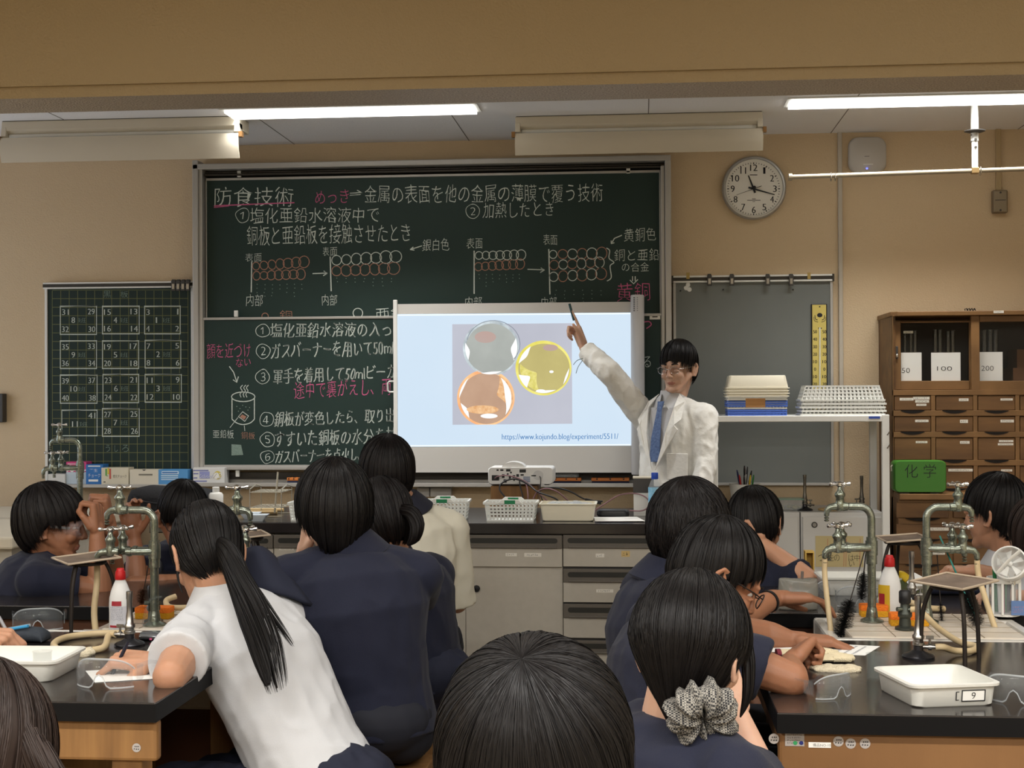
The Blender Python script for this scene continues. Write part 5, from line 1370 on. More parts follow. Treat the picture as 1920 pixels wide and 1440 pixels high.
# ---------------------------------------------------------------- things on the student tables
T = TZ
M_iron = mat('dark_iron', (44,38,34), .55, metal=.5)
M_gauze = mat('wire_gauze', (96,82,72), .6, metal=.3, var=(14,(140,124,110),.5), bump=(500,.4))
M_gauzee = mat('gauze_edge', (176,160,140), .6)
M_spo = mat('orange_sponge', (240,124,34), .9, bump=(220,.5)); M_spy = mat('yellow_sponge', (222,160,30), .9, bump=(220,.5))
M_detw = mat('white_bottle', (226,226,224), .35); M_red = mat('red_cap', (186,32,34), .4)
M_cloth = mat('cotton_cloth', (222,210,182), .95, bump=(300,.6))
M_glove = mat('knit_glove', (226,212,178), .95, bump=(400,.5))
M_trayw = mat('white_tray', (216,216,210), .35)
def tripod(x, y, z, h, ang, label, gang=.2, leg=.085, lean=None, g=.078):
    t = thing('tripod_stand', label, 'tripod', (x, y, z), 0, None)
    m = MB(); m.tube([(x+.05*math.cos(a), y+.05*math.sin(a), z+h-.012) for a in [2*math.pi*k/24 for k in range(24)]], .0045, 8, closed=True); m.build('ring', M_iron, t, smooth=60)
    for k in range(3):
        a = ang+k*2*math.pi/3; d = V(math.cos(a), math.sin(a), 0); o = V(x,y,z)
        m = MB(); m.tube(spline([o+d*leg*.93+V(0,0,0), o+d*leg*.9+V(0,0,h*.35), o+d*leg*.84+V(0,0,h*.62), o+d*.058+V(0,0,h*.84), o+d*.048+V(0,0,h-.012)], 5), .0052, 8)
        m.build('leg', M_iron, t, smooth=60)
    w = thing('wire_gauze', label.replace('iron tripod', 'square wire gauze on the iron tripod'), 'gauze', (x, y, z+h-.007), gang, None)
    M = ROOTM[w.name]; m = MB().xf(M); n = 8; vs = []; r_ = random.Random(int(abs(x)*1000))
    for s_ in (0, .002):
        for j in range(n+1):
            for i in range(n+1):
                u, v = i/n*2-1, j/n*2-1
                vs.append(V(u*g, v*g, .002+s_+.007*(max(abs(u),abs(v))**4)*(u*.6+v*.3+.5)))
    K = (n+1)**2
    fs = [(j*(n+1)+i, j*(n+1)+i+1, (j+1)*(n+1)+i+1, (j+1)*(n+1)+i) for j in range(n) for i in range(n)]
    m.add(vs[K:], fs); m.add(vs[:K], [f[::-1] for f in fs])
    m.build('gauze', M_gauze, w, smooth=60, recalc=False)
    m = MB().xf(M)
    P = [V(u*g, v*g, .005+.007*(u*.6+v*.3+.5)) for u, v in [(-1,-1),(-.5,-1),(0,-1),(.5,-1),(1,-1),(1,-.5),(1,0),(1,.5),(1,1),(.5,1),(0,1),(-.5,1),(-1,1),(-1,.5),(-1,0),(-1,-.5)]]
    m.tube(P, .003, 6, closed=True); m.build('folded_edge', M_gauzee, w, smooth=60)
    return t
p = PZ(1790,1240,T); tripod(p.x-.0, p.y, T, .185, .6, 'iron tripod beside the numbered tray on the right front table', .75, g=.07)
p = PZ(162,1180,T); tripod(p.x, p.y, T, .19, .4, 'iron tripod on the left front table before the goggled student', .7, g=.07)
q = PY(1692,1008,4.35); tripod(q.x, 4.35, T, .185, 1.6, 'iron tripod between the two right taps on the far table', .1, g=.064)
q = PY(462,1006,4.3); tripod(q.x, 4.3, T, .19, 1.2, 'iron tripod behind the ponytail student on the left far table', .5, g=.06)
# numbered tray
zt = T+.047
A, B, C_ = PZ(1716,1286,zt), PZ(1889,1280,zt), PZ(1626,1249,zt)
ang = math.atan2((B-A).y, (B-A).x)
w, d = (B-A).length, abs((C_-A).dot(V(-math.sin(ang), math.cos(ang), 0)))
sh = (C_-A).dot(V(math.cos(ang), math.sin(ang), 0))
d = (C_-A).length
e1, e2 = (B-A).normalized(), (C_-A).normalized()
ctr = A+(B-A)/2+(C_-A)/2
# the tray is a rectangle turned so that its front edge matches the photo
t, o = place(tray_mb(w, d, .047, .88, .02, .007), 'plastic_tray', M_trayw, 'white plastic tray with a boxed number nine on the right front table', 'tray', (ctr.x, ctr.y, T), ang, 0, None, smooth=40)
Mt = ROOTM[t.name]
m = MB().xf(Mt); yb = -d/2*.9; 
def tq(x, z): return V(x, -d/2*.88-(z-.003)/.041*(d/2-.007-d/2*.88)-.0012, z)
lab = MB().xf(Mt)
x0, x1, z0, z1 = w*.06, w*.32, .010, .034
lab.add([tq(x0,z0),tq(x1,z0),tq(x1,z1),tq(x0,z1)], [(0,1,2,3)]); lo2 = lab.build('number_label', M_paper, t, recalc=False)
m = MB().xf(Mt)
def bar(xa, xb, za, zb): m.add([tq(xa,za)-V(0,.0006,0),tq(xb,za)-V(0,.0006,0),tq(xb,zb)-V(0,.0006,0),tq(xa,zb)-V(0,.0006,0)], [(0,1,2,3)])
e = .0022
bar(x0,x1,z0,z0+e); bar(x0,x1,z1-e,z1); bar(x0,x0+e,z0,z1); bar(x1-e,x1,z0,z1); bar(x0-.012,x0-.010,z0+.003,z1-.003); bar(x0-.012,x0-.005,z0+.003,z0+.0045); bar(x0-.012,x0-.005,z1-.0045,z1-.003)
mark(m, '9', tq((x0+x1)/2,(z0+z1)/2)-V(0,.0007,0), (1,0,0), (0,-.2,1), .014); m.build('number_lettering', M_ink, lo2, recalc=False)
# beaker, papers, gloves, cloth on the right front table
p = PZ(1645,1274,T); beaker(p.x, p.y, T+.0005, .023, .056, 'glass beaker behind the numbered tray')
def sheet(pts, z, label, name='paper_sheet', printed=None, mt=None, cat='paper', th=.0006):
    P = [PZ(x, y, z) for x, y in pts]
    t = thing(name, label, cat, (sum(p.x for p in P)/len(P), sum(p.y for p in P)/len(P), z))
    m = MB(); m.prism(P, (0,0,th)); o = m.build('sheet', mt or M_paper, t)
    if printed:
        m = MB(); r_ = random.Random(8); a, b, c, dd = P[:4]
        for i in range(printed):
            v = .12+.76*i/printed; u = .06
            while u < .9:
                l = r_.uniform(.03,.1)
                q = [(a*(1-uu)+b*uu)*(1-vv)+(dd*(1-uu)+c*uu)*vv+V(0,0,th+.0003) for uu, vv in ((u,v),(min(u+l,.94),v),(min(u+l,.94),v+.03),(u,v+.022))]
                m.add(q, [(0,1,2,3)]); u += l+r_.uniform(.006,.03)
        m.build('printed_lettering', Mx('print_grey', (172,172,174), .8), o, recalc=False)
    return t
sheet([(1622,1229),(1650,1212),(1478,1203),(1433,1222)], T, 'printed sheet under the cotton gloves on the right front table', printed=8)
def ragged(cx, cy, rx, ry, ang, label, name, cat, mt, seed, h=.008, bumps=.0035):
    """soft folded cloth lying on the table"""
    r_ = random.Random(seed); n, k = 30, 7; m = MB(); L = []
    ph = [r_.uniform(0,6.28) for _ in range(4)]
    for j in range(k+1):
        f = [1,1.02,.95,.8,.6,.4,.2,.02][j]; z = [0,.5,.92,1,1.05,1.0,1.05,1.0][j]*h
        loop = []
        for i in range(n):
            a = 2*math.pi*i/n; q = 1/max(abs(math.cos(a)), abs(math.sin(a)))**.75
            wob = 1+.05*math.sin(3*a+ph[0])+.03*math.sin(7*a+ph[1])
            x, y = rx*q*wob*f*math.cos(a), ry*q*wob*f*math.sin(a)
            loop.append(V(cx+x*math.cos(ang)-y*math.sin(ang), cy+x*math.sin(ang)+y*math.cos(ang), T+z+(bumps*math.sin(x*130+ph[2])*math.cos(y*160+ph[3]) if 1 < j else 0)))
        L.append(loop)
    m.loft(L); return tag(m.build(name, mt, smooth=80), label, cat)
p = PZ(1568,1256,T); ragged(p.x, p.y, .055, .03, 0, 'folded cream cloth on the right front table behind the goggles', 'cotton_cloth', 'cloth', M_cloth, 2)
def glove(px, py, ang, label, seed, z=.0):
    p = PZ(px, py, T); t = thing('cotton_glove', label, 'glove', (p.x, p.y, T+z), ang, 'cotton work gloves')
    M = ROOTM[t.name]; m = MB().xf(M)
    m.loft([[V(x, .024*k*math.cos(a), .008+.008*math.sin(a)) for a in [2*math.pi*i/14 for i in range(14)]] for x, k in ((-.05,.95),(-.03,.9),(-.005,1.15),(.03,1.25),(.042,1.1))])
    for i in range(4):
        y = -.02+i*.0135; L_ = (.04,.052,.055,.045)[i]
        m.tube([V(.035,y,.008), V(.035+L_*.5,y*1.15,.009), V(.035+L_,y*1.25,.007), V(.038+L_,y*1.25,.007)], [.0075,.0075,.006,.002], 10)
    m.tube([V(.0,.024,.008), V(.022,.04,.009), V(.045,.045,.008)], [.009,.008,.004], 10)
    m.build('glove_body', M_glove, t, smooth=70)
    m = MB().xf(M); m.loft([[V(x, .0245*math.cos(a), .008+.0085*math.sin(a)) for a in [2*math.pi*i/14 for i in range(14)]] for x in (-.056,-.046)]); m.build('cuff_edge', Mx('glove_cuff', (120,44,56), .9), t, smooth=70)
glove(1500, 1230, .05, 'cotton work glove lying on the right front table beside the hand', 1)
glove(1530, 1240, .15, 'second cotton glove lying nearer the camera on the right front table', 2)
# goggles
def goggles(x, y, z, rz, label, s=1.0, tilt=0):
    t = thing('safety_goggles', label, 'goggles', (x, y, z), rz, 'clear safety goggles')
    M = ROOTM[t.name] @ Matrix.Diagonal((s, s, s*1.45, 1))
    m = MB().xf(M)
    n = 20; prof = []
    for i in range(n+1):
        u = -1+2*i/n; a = u*1.15
        nose = max(0, 1-(u/.22)**2)*.02
        prof.append((V(.072*math.sin(a)*1.0, -.05*math.cos(a)+.02, 0), nose, .043-.016*abs(u)**3))
    vs = []; 
    for q, nose, top in prof: vs += [q+V(0,-.004,.001+nose), q+V(0,-.010,.016+nose*.5), q+V(0,-.008,.031), q+V(0,.0,top)]
    fs = [(4*i+j, 4*i+4+j, 4*i+5+j, 4*i+1+j) for i in range(n) for j in range(3)]
    m.add(vs, fs); o = m.build('lens_shell', M_gog, t, smooth=70, recalc=False)
    sld = o.modifiers.new('wall', 'SOLIDIFY'); sld.thickness = .0022*s
    m = MB().xf(M); m.tube([q+V(0,-.004,.001+nose) for q, nose, top in prof], .0014, 6); m.tube([q+V(0,0,top) for q, nose, top in prof], .0015, 6); m.build('rim_bead', M_gog2, t, smooth=70)
    for sx in (-1, 1):
        m = MB().xf(M); m.add([V(sx*.066,.0,.004),V(sx*.07,.035,.008),V(sx*.07,.035,.03),V(sx*.066,.0,.036)], [(0,1,2,3)])
        for i in range(5): m.box(sx*.069-.001, sx*.069+.001, .004+i*.006, .006+i*.006, .008, .03)
        o = m.build('side_shield', M_gog, t)
        m = MB().xf(M); m.tube([V(sx*.069,.005,.03), V(sx*.072,.06,.03), V(sx*.07,.1,.024), V(sx*.066,.12,.008)], [(.0012,.004)]*4, 8); m.build('temple_arm', M_gog, t, smooth=60)
    return t
M_gog = mat('goggle_polycarbonate', (150,156,160), .04, alpha=.13, spec=1.0); M_gog2 = mat('goggle_rim', (206,212,216), .06, alpha=.42, spec=1)
p = PZ(190,1292,T); goggles(p.x, p.y+.03, T+.001, -.12, 'clear safety goggles at the edge of the left front table beside the tray', 1.0)
p = PZ(1563,1312,T); goggles(p.x, p.y+.03, T+.001, .7, 'clear safety goggles on the right front table before the folded cloth', .78)
p = PZ(1915,1322,T); goggles(p.x, p.y+.03, T+.001, -.5, 'clear safety goggles at the right edge beside the numbered tray', .9)
p = PZ(66,1183,T); goggles(p.x, p.y+.02, T+.001, .35, 'clear safety goggles beside the pencil pouch on the left front table', .95)
p = PZ(1610,1135,T); goggles(p.x, 4.2, T+.001, -.1, 'clear safety goggles on the far right table behind the orange sponge', 1.0)
p = PY(1532,1110,4.3); goggles(p.x, 4.32, T+.001, 1.2, 'clear safety goggles standing by the see-through pouch on the far right table', 1.0)
# burner + hose + gas cock, right front
p = PZ(1722,1233,T); b1, gi = burner(p.x, p.y, T, .145, 'shiny gas burner on the right front table', -.1)
ck = PZ(1697,1180,T+.005)
def gas_cock(x, y, z, label):
    t = thing('gas_cock', label, 'gas tap', (x, y, z))
    m = MB(); m.lathe((x,y,z), [(.026,0),(.026,.006),(.016,.01),(.014,.03),(.018,.034),(.018,.044),(.012,.05),(.0115,.07)], 20); m.build('body', Mx('cock_metal', (72,76,70), .4, metal=.7), t, smooth=45)
    m = MB(); m.lathe((x,y,z), [(.014,.068),(.0155,.072),(.0155,.098),(.012,.102),(.001,.103)], 20); m.build('black_cap', M_black, t, smooth=45)
    for s_ in (-1, 1): m = MB(); m.cyl((x,y,z+.052), (x+s_*.022,y-.012,z+.054), .006, n=10); m.build('nozzle', M_pipe, t, smooth=45)
    return V(x+.022, y-.012, z+.054)
n1 = gas_cock(ck.x, ck.y, T+.005, 'double gas tap with a black cap on the right draining board')
hose([n1-V(.01,0,0), n1+V(.012,-.012,-.002), PZ(1760,1178,T+.03), PZ(1800,1204,T+.012), PZ(1830,1212,T+.009), PZ(1822,1220,T+.009), PZ(1790,1220,T+.012), gi+V(.012,0,0), gi-V(.006,0,0)], .0078, 'cream gas hose bent from the right gas tap to the burner')
def sponge(px, py, Y, w, label, ang=0):
    p = PY(px, py, Y); t = thing('kitchen_sponge', label, 'sponge', (p.x, Y, T+.005), ang, 'orange sponges on the draining boards'); M = ROOTM[t.name]
    h = .03
    m = MB().xf(M); m.loft([rrect(w*.98,.05,.006,3,0), rrect(w,.052,.008,3,.004), rrect(w,.052,.008,3,h*.55)]); m.build('yellow_half', M_spy, t, smooth=50)
    m = MB().xf(M); m.loft([rrect(w,.052,.008,3,h*.55), rrect(w*1.01,.053,.008,3,h*.95), rrect(w*.97,.05,.008,3,h*1.05)]); m.build('orange_half', M_spo, t, smooth=50)
sponge(1638, 1160, 4.01, .075, 'orange sponge behind the left-pointing right tap')
sponge(1704, 1182, 3.86, .1, 'orange sponge behind the black-capped gas tap')
def bottle(x, y, z, H, r, label, band, ang=0, clear=False, brand=None):
    t = thing('detergent_bottle', label, 'bottle', (x, y, z), 0, None)
    O = lambda k, zz, ry=.72: [V(x+r*k*math.cos(a)*math.cos(ang)-r*k*ry*math.sin(a)*math.sin(ang), y+r*k*math.cos(a)*math.sin(ang)+r*k*ry*math.sin(a)*math.cos(ang), z+zz*H) for a in [2*math.pi*i/28 for i in range(28)]]
    m = MB(); m.loft([O(.9,0), O(1,.015), O(.98,.25), O(1,.4), O(.97,.52), O(.82,.64), O(.6,.74), O(.45,.8,.9), O(.42,.82,1)]); o = m.build('body', M_detw, t, smooth=60)
    m = MB(); m.loft([O(.46,.815,1), O(.48,.82,1), O(.47,.9,1), O(.42,.95,1), O(.36,.955,1), O(.32,.99,1), O(.26,1.0,1)]); m.build('cap', M_red, t, smooth=50)
    return t, o, O
p = PZ(226,1182,T); t, o, O = bottle(p.x, p.y, T+.001, .165, .03, 'white detergent bottle with a red cap and printed label on the left table', None, .15)
m = MB(); m.loft([[q+(q-V(p.x,p.y,q.z)).normalized()*.0006 for q in O(1,zz)][15:27] for zz in (.05,.2,.42,.5)], cap0=False, cap1=False) if False else None
def label_patch(O, t, parent, zr, i0, i1, mt, name, off=.0008, ks=None, wr=None):
    m = MB(); c = Vector(t.location); rows = []
    for zz, k in zip(zr, ks): rows.append([q+(q-V(c.x,c.y,q.z)).normalized()*off for q in O(k, zz)[i0:i1]])
    n = i1-i0
    m.add([q for r_ in rows for q in r_], [(j*n+i, j*n+i+1, (j+1)*n+i+1, (j+1)*n+i) for j in range(len(rows)-1) for i in range(n-1)])
    return m.build(name, mt, parent, smooth=60, recalc=False)
lp = label_patch(O, t, o, (.06,.25,.4), 17, 26, Mx('label_pale', (206,206,212), .5), 'back_label', ks=(1,.98,1))
label_patch(O, t, o, (.06,.095), 17, 26, Mx('label_red', (160,44,54), .5), 'red_band', .0012, (1,1))
label_patch(O, t, o, (.405,.45,.48), 18, 23, MATS['label_red'], 'red_arch', .0012, (1,.99,.98))
m = MB(); tiny_print(m, p.x-.02, p.x+.016, T+.03, T+.066, p.y-.0235, 8, 0, 3); m.build('label_lettering', Mx('print_blue', (110,112,130), .7), lp, recalc=False)
p = PZ(1690,1172,T+.005); t, o, O = bottle(p.x, 4.03, T+.001, .17, .031, 'white detergent bottle with a red cap and yellow label on the right sink', None, -.15)
label_patch(O, t, o, (.03,.25,.45,.52), 15, 22, Mx('label_yellow', (206,170,40), .5), 'yellow_label', ks=(1,.98,1,.97))
label_patch(O, t, o, (.2,.3,.38), 16, 20, MATS['label_red'], 'red_emblem', .0014, (.99,.98,1))
label_patch(O, t, o, (.03,.08), 15, 19, MATS['label_red'], 'red_band', .0014, (1,1))
# brushes
def brush(p0, p1, L, r, mt_b, mt_h, label, n=900, seed=1, wire=.0016):
    """bottle brush: wire from p0 down to p1, bristles along the last L"""
    t = thing('bottle_brush', label, 'brush', tuple(p1), 0, None); p0, p1 = Vector(p0), Vector(p1); d = (p1-p0).normalized()
    m = MB(); m.tube([p0, p0.lerp(p1,.5), p1], wire, 6); m.build('handle', mt_h, t)
    m = MB(); q = random.Random(seed); u = d.orthogonal().normalized(); v = d.cross(u)
    for i in range(n):
        a = q.uniform(0,6.28); s_ = q.random(); b = p1-d*L*s_; o = u*math.cos(a)+v*math.sin(a)
        k = r*(1-.35*abs(s_*2-1)**3)*q.uniform(.8,1.05); e_ = b+o*k+d*q.uniform(-.006,.006)
        w_ = d.cross(o)*.0006
        m.add([b-w_, b+w_, e_+w_*.7, e_-w_*.7], [(0,1,2,3)])
    m.build('bristles', mt_b, t, recalc=False)
    return t
M_bris = mat('black_bristle', (18,18,20), .6); M_brisb = mat('brown_bristle', (96,58,36), .7)
brush(PY(1622,1030,3.9), PY(1575,1192,3.8), .1, .026, M_bris, M_iron, 'big black bottle brush hanging left of the right taps', 1500, 2)
brush(PY(1624,1030,3.96), PY(1615,1122,4.0), .075, .018, M_bris, M_iron, 'smaller black bottle brush hanging behind the left-pointing tap', 900, 3)
brush(PY(1762,1005,3.97), PY(1835,1170,3.82), .09, .025, M_bris, Mx('green_rod', (40,130,120), .4), 'black bottle brush with a green handle right of the tap', 1300, 4, .0024)
brush(PY(1757,1040,3.97), PY(1766,1165,3.94), .05, .012, M_bris, M_iron, 'slim black bottle brush beside the right-pointing tap', 500, 5)
brush(PY(282,1040,3.86), PY(265,1132,3.82), .04, .02, M_brisb, M_iron, 'brown bottle brush hanging by the left tap', 800, 6)
# second burner, tray, pouch, cases on the far right table
p = PY(1712,1100,4.25); burner(p.x, 4.27, T, .155, 'gas burner on the far right table behind the detergent bottle', .2)
k = 4.4/FPX; c = PY(1617,1096,4.4)
place(tray_mb(150*k, .17, 34*k, .85, .015, .006), 'plastic_tray', M_trayw, 'white plastic tray on the far right table beside the see-through pouch', 'tray', (c.x, 4.5, T), .03, 0, None, smooth=40)
c = PY(1685,1065,4.42); m = MB(); m.tube(spline([(c.x-.03,4.45,T+.045),(c.x-.015,4.46,T+.06),(c.x+.01,4.44,T+.064),(c.x+.03,4.43,T+.05)]), [(.008,.014)]*25, 10)
tag(m.build('rubber_glove', Mx('yellow_rubber', (226,190,40), .5), smooth=60), 'yellow rubber glove lying over the rim of the far white tray', 'glove')
p = PY(1680,1108,4.25); ragged(p.x, 4.27, .05, .03, 0, 'white folded cloth before the far white tray', 'cotton_cloth', 'cloth', M_paper, 4, .02)
hose([PY(1662,1138,4.1), PY(1664,1124,4.12), PY(1700,1128,4.12), PY(1740,1140,4.1), PY(1770,1142,4.12)], .009, 'cream hose lying behind the right draining board')
pc = thing('pencil_pouch', 'see-through grey pencil pouch with pens on the far right table', 'pouch', (PY(1497,1142,4.12).x, 4.14, T))
a, b = PY(1458,1120,4.1).x, PY(1536,1120,4.1).x; H = .088
m = MB(); n = 9; L = []
for z, kx, ky, dx in ((0,1,.026,0),(.006,1.02,.03,0),(.03,1.0,.03,.002),(.06,.97,.022,.004),(.08,.95,.01,.004),(H,.94,.004,.004)):
    L.append([V((a+b)/2+dx+(b-a)/2*kx*math.cos(q), 4.14+ky*math.sin(q)*(1+.15*math.sin(5*q)), T+z+.004*math.sin(2*q)*(z>.05)) for q in [2*math.pi*i/24 for i in range(24)]])
m.loft(L); m.build('pouch_body', mat('smoky_vinyl', (150,148,138), .25, alpha=.62, spec=.6, bump=(30,.3)), pc, smooth=70)
m = MB(); m.box((a+b)/2-.036, (a+b)/2+.04, 4.138, 4.142, T+H-.008, T+H+.002); m.build('zip', Mx('zip_grey', (120,120,114), .6), pc)
for i, (dx, c_, h) in enumerate(((.012,(120,110,104),.11),(-.02,(160,60,50),.07),(0,(60,70,120),.072))):
    m = MB(); m.cyl(((a+b)/2+dx, 4.143, T+.008), ((a+b)/2+dx+.004, 4.14, T+h), .0042, n=8); tag(m.build('pen', Mx('pen_%d_%d_%d' % c_, c_, .4)), '%s pen in the see-through pouch' % ('tall grey','red','blue')[i], 'pen', 'pens in the see-through pouch')
a, b = PY(1742,1085,4.45).x, PY(1850,1085,4.45).x
m = MB(); m.loft([[V(x, 4.47+.032*math.cos(q), T+.026+.026*math.sin(q)*(1.05 if math.sin(q) > 0 else 1)) for q in [2*math.pi*i/20 for i in range(20)]] for x in (a, a+.004, b-.004, b)]); t = thing('pencil_case', 'navy cloth pencil case on the far right table before the student in white', 'pencil case', ((a+b)/2, 4.47, T))
m.build('case_body', Mx('navy_cloth', (38,42,62), .8, bump=(60,.3)), t, smooth=50)
m = MB(); m.tube([(a-.002,4.44,T+.03),(a-.018,4.43,T+.02),(a-.016,4.43,T+.004)], .003, 6); m.build('zip_tab', M_black, t)
sheet([(1715,1110),(1745,1090),(1715,1074),(1692,1082)], T+.0008, 'loose white sheets left of the navy pencil case', mt=M_paper)
# pen holder with hand fan
c = PY(1882,1145,4.08); ph = thing('pen_holder', 'white and clear mesh pen holder at the right edge of the far table', 'pen holder', (c.x, 4.08, T))
kk = 4.08/FPX; r = 29*kk; hh = .105
m = MB(); m.loft([circ(r*.96,0,20,c.x,4.08), circ(r*.96,.006,20,c.x,4.08)]); m.xf(Matrix.Translation((0,0,T))); m.X = None
m.v = [(x,y,z+T) for x,y,z in m.v]
for i in range(10):
    a = 2*math.pi*i/10; m.box(c.x+r*math.cos(a)-.003, c.x+r*math.cos(a)+.003, 4.08+r*math.sin(a)-.003, 4.08+r*math.sin(a)+.003, T+.006, T+hh-.012)
m.build('slats', M_white, ph)
m = MB(); m.lathe((c.x,4.08,T), [(r*1.0,hh-.014),(r*1.03,hh-.012),(r*1.03,hh),(r*.95,hh),(r*.95,hh-.014)], 24, cap0=False, cap1=False); m.build('rim', M_white, ph, smooth=40)
m = MB(); m.lathe((c.x,4.08,T), [(r*.88,.007),(r*.88,hh-.012)], 20, cap0=False, cap1=False); m.build('inner_sleeve', M_clearp, ph, smooth=40)
m = MB(); m.box(c.x+r*.2, c.x+r*1.02, 4.08-r*1.04, 4.08-r*1.0, T+.006, T+.046); o = m.build('blue_card', Mx('card_blue', (96,126,176), .6), ph)
m = MB(); tiny_print(m, c.x+r*.28, c.x+r*.95, T+.012, T+.032, 4.08-r*1.05, 3, 0, 2); m.build('card_lettering', Mx('pink_print', (206,150,160), .7), o, recalc=False)
for i, (dx, c_, h) in enumerate(((-.022,(40,120,70),.128),(-.008,(220,120,160),.135),(.008,(30,110,60),.122),(-.016,(230,230,230),.12),(.018,(40,44,60),.115))):
    m = MB(); m.cyl((c.x+dx*.7, 4.08+.01*(-1)**i, T+.008), (c.x+dx, 4.08+.012*(-1)**i, T+h), .006, n=10); tag(m.build('marker_pen', Mx('pen_%d_%d_%d' % c_, c_, .4)), '%s marker in the white pen holder' % ('green','pink','dark green','white','navy')[i], 'pen', 'markers in the pen holder')
fn = thing('hand_fan', 'small translucent white portable fan clipped on the pen holder', 'fan', tuple(PY(1893,1056,4.02)))
c = PY(1893,1056,4.02); ax = V(-.35,-.75,.35).normalized(); R_ = 31*kk
m = MB(); m.lathe(c, [(R_*.75,-.04),(R_*.98,-.022),(R_,0),(R_*.94,.006),(R_*.9,.0)], 30, ax=ax, cap1=False); m.build('housing', mat('translucent_white', (236,236,232), .35, alpha=.75), fn, smooth=50)
m = MB(); m.lathe(c, [(R_*.97,.004),(R_,.008),(R_*.92,.01),(R_*.9,.004)], 30, ax=ax, cap0=False, cap1=False); u = ax.orthogonal().normalized(); v = ax.cross(u)
m.tube([c+u*R_*.93+ax*.012, c+ax*.02, c-u*R_*.93+ax*.012], [(.008,.002)]*3, 8); m.build('front_rim', M_white, fn, smooth=50)
for k_ in range(5):
    a = 2*math.pi*k_/5; d_ = u*math.cos(a)+v*math.sin(a); e_ = u*math.cos(a+.5)+v*math.sin(a+.5)
    m = MB(); m.prism([c-ax*.008, c+d_*R_*.8-ax*.004, c+e_*R_*.75-ax*.014], ax*.0012); m.build('blade', MATS['translucent_white'], fn)
m = MB(); m.ell(c-ax*.006, .008); m.build('hub', M_white, fn, smooth=60)
m = MB(); m.tube([c-v*R_*.9+V(0,0,-.006), c+V(.004,-.006,-.055), c+V(.012,-.004,-.06), c+V(.014,0,-.03)], .0017, 6); m.build('clip_loop', M_chrome, fn)
# left front table
zt = T+.047; k = 2.95/FPX
c = PZ(40,1285,T); 
t, o = place(tray_mb(.29, .2, .047, .88, .02, .007), 'plastic_tray', M_trayw, 'white plastic tray at the left edge of the left front table', 'tray', (PZ(-55,1258,T).x+.105, 3.08, T), .03, 0, None, smooth=40)
p = PZ(58,1268,T+.004); beaker(p.x, 3.1, T+.004, .021, .045, 'glass beaker standing inside the left white tray')
m = MB(); cc = PZ(2,1262,T+.004); m.loft([circ(.02,T+.0035,16,cc.x,3.1), circ(.026,T+.02,16,cc.x,3.1), circ(.024,T+.02,16,cc.x,3.1), circ(.018,T+.006,16,cc.x,3.1)]); tag(m.build('small_dish', M_creamp, smooth=50), 'small cream dish at the left end of the left white tray', 'dish')
p = PZ(125,1228,T); ragged(p.x, p.y, .065, .028, .05, 'crumpled cream cloth behind the left white tray', 'cotton_cloth', 'cloth', M_cloth, 7, .014, .005)
sheet([(178,1280),(300,1272),(285,1252),(160,1258)], T+.0006, 'white sheet under the goggles on the left front table')
sheet([(0,1228),(58,1224),(44,1210),(-10,1213)], T+.0006, 'white sheet under the writing hand at the left edge')
sheet([(275,1222),(345,1222),(340,1203),(285,1203)], T+.0004, 'worksheet beside the shiny pencil box on the left front table')
p = PZ(243,1210,T); b2, gi = burner(p.x, p.y, T, .135, 'shiny gas burner on the left front table beside the white bottle', 3.0)
hose([gi-V(-.006,0,0), gi+V(-.012,0,-.004), PZ(190,1216,T+.009), PZ(120,1220,T+.009), PZ(101,1208,T+.009), PZ(125,1195,T+.009), PZ(180,1188,T+.009), PZ(236,1187,T+.009)], .0085, 'cream gas hose looped on the left front table')
hose([PY(330,1118,3.95), PY(312,1126,3.93), PY(318,1138,3.9), PY(350,1139,3.9), PY(385,1134,3.95)], .008, 'cream gas hose curling behind the ponytail student elbow')
q = PZ(302,1160,T+.005); n2 = gas_cock(q.x, q.y-.06, T+.005, 'double gas tap with a black cap on the left draining board')
sponge(290, 1166, 3.85, .1, 'orange sponge on the left draining board')
# wash bottle tip: clear dropper standing by the sponge
p = PY(275,1172,3.72); wb = thing('wash_bottle', 'small clear glass flask with a bent spout on the left sink', 'flask', (p.x, 3.72, T+.005))
m = MB(); m.lathe((p.x,3.72,T+.005), [(.001,0),(.013,.0),(.0135,.004),(.009,.03),(.0055,.045),(.005,.05)], 18); m.build('flask_body', M_clearg, wb, smooth=60)
m = MB(); m.tube(spline([(p.x,3.72,T+.05),(p.x+.008,3.715,T+.07),(p.x+.03,3.71,T+.082),(p.x+.045,3.71,T+.084)]), .003, 8); m.build('spout', M_clearg, wb, smooth=60)
# shiny pencil box
a, b = PZ(262,1202,T), PZ(358,1202,T); yb = a.y+.02
pb = thing('pencil_box', 'shiny silver pencil box on the left front table by the elbow', 'pencil box', ((a.x+b.x)/2, yb, T))
m = MB(); m.loft([[V(x, yb+.026*math.cos(q), T+.011+.011*math.sin(q)) for q in [2*math.pi*i/20 for i in range(20)]] for x in (a.x, a.x+.004, b.x-.004, b.x)]); m.build('case_shell', Mx('silver_shell', (150,156,164), .12, metal=.8), pb, smooth=50)
m = MB(); m.box(a.x+.028, a.x+.034, yb-.0275, yb-.025, T+.004, T+.009); m.build('pink_tab', Mx('pink_tab', (206,90,130), .5), pb)
m = MB(); m.box(a.x+.002, b.x-.002, yb-.0268, yb-.0255, T+.0095, T+.0115); m.build('seam', M_dark, pb)
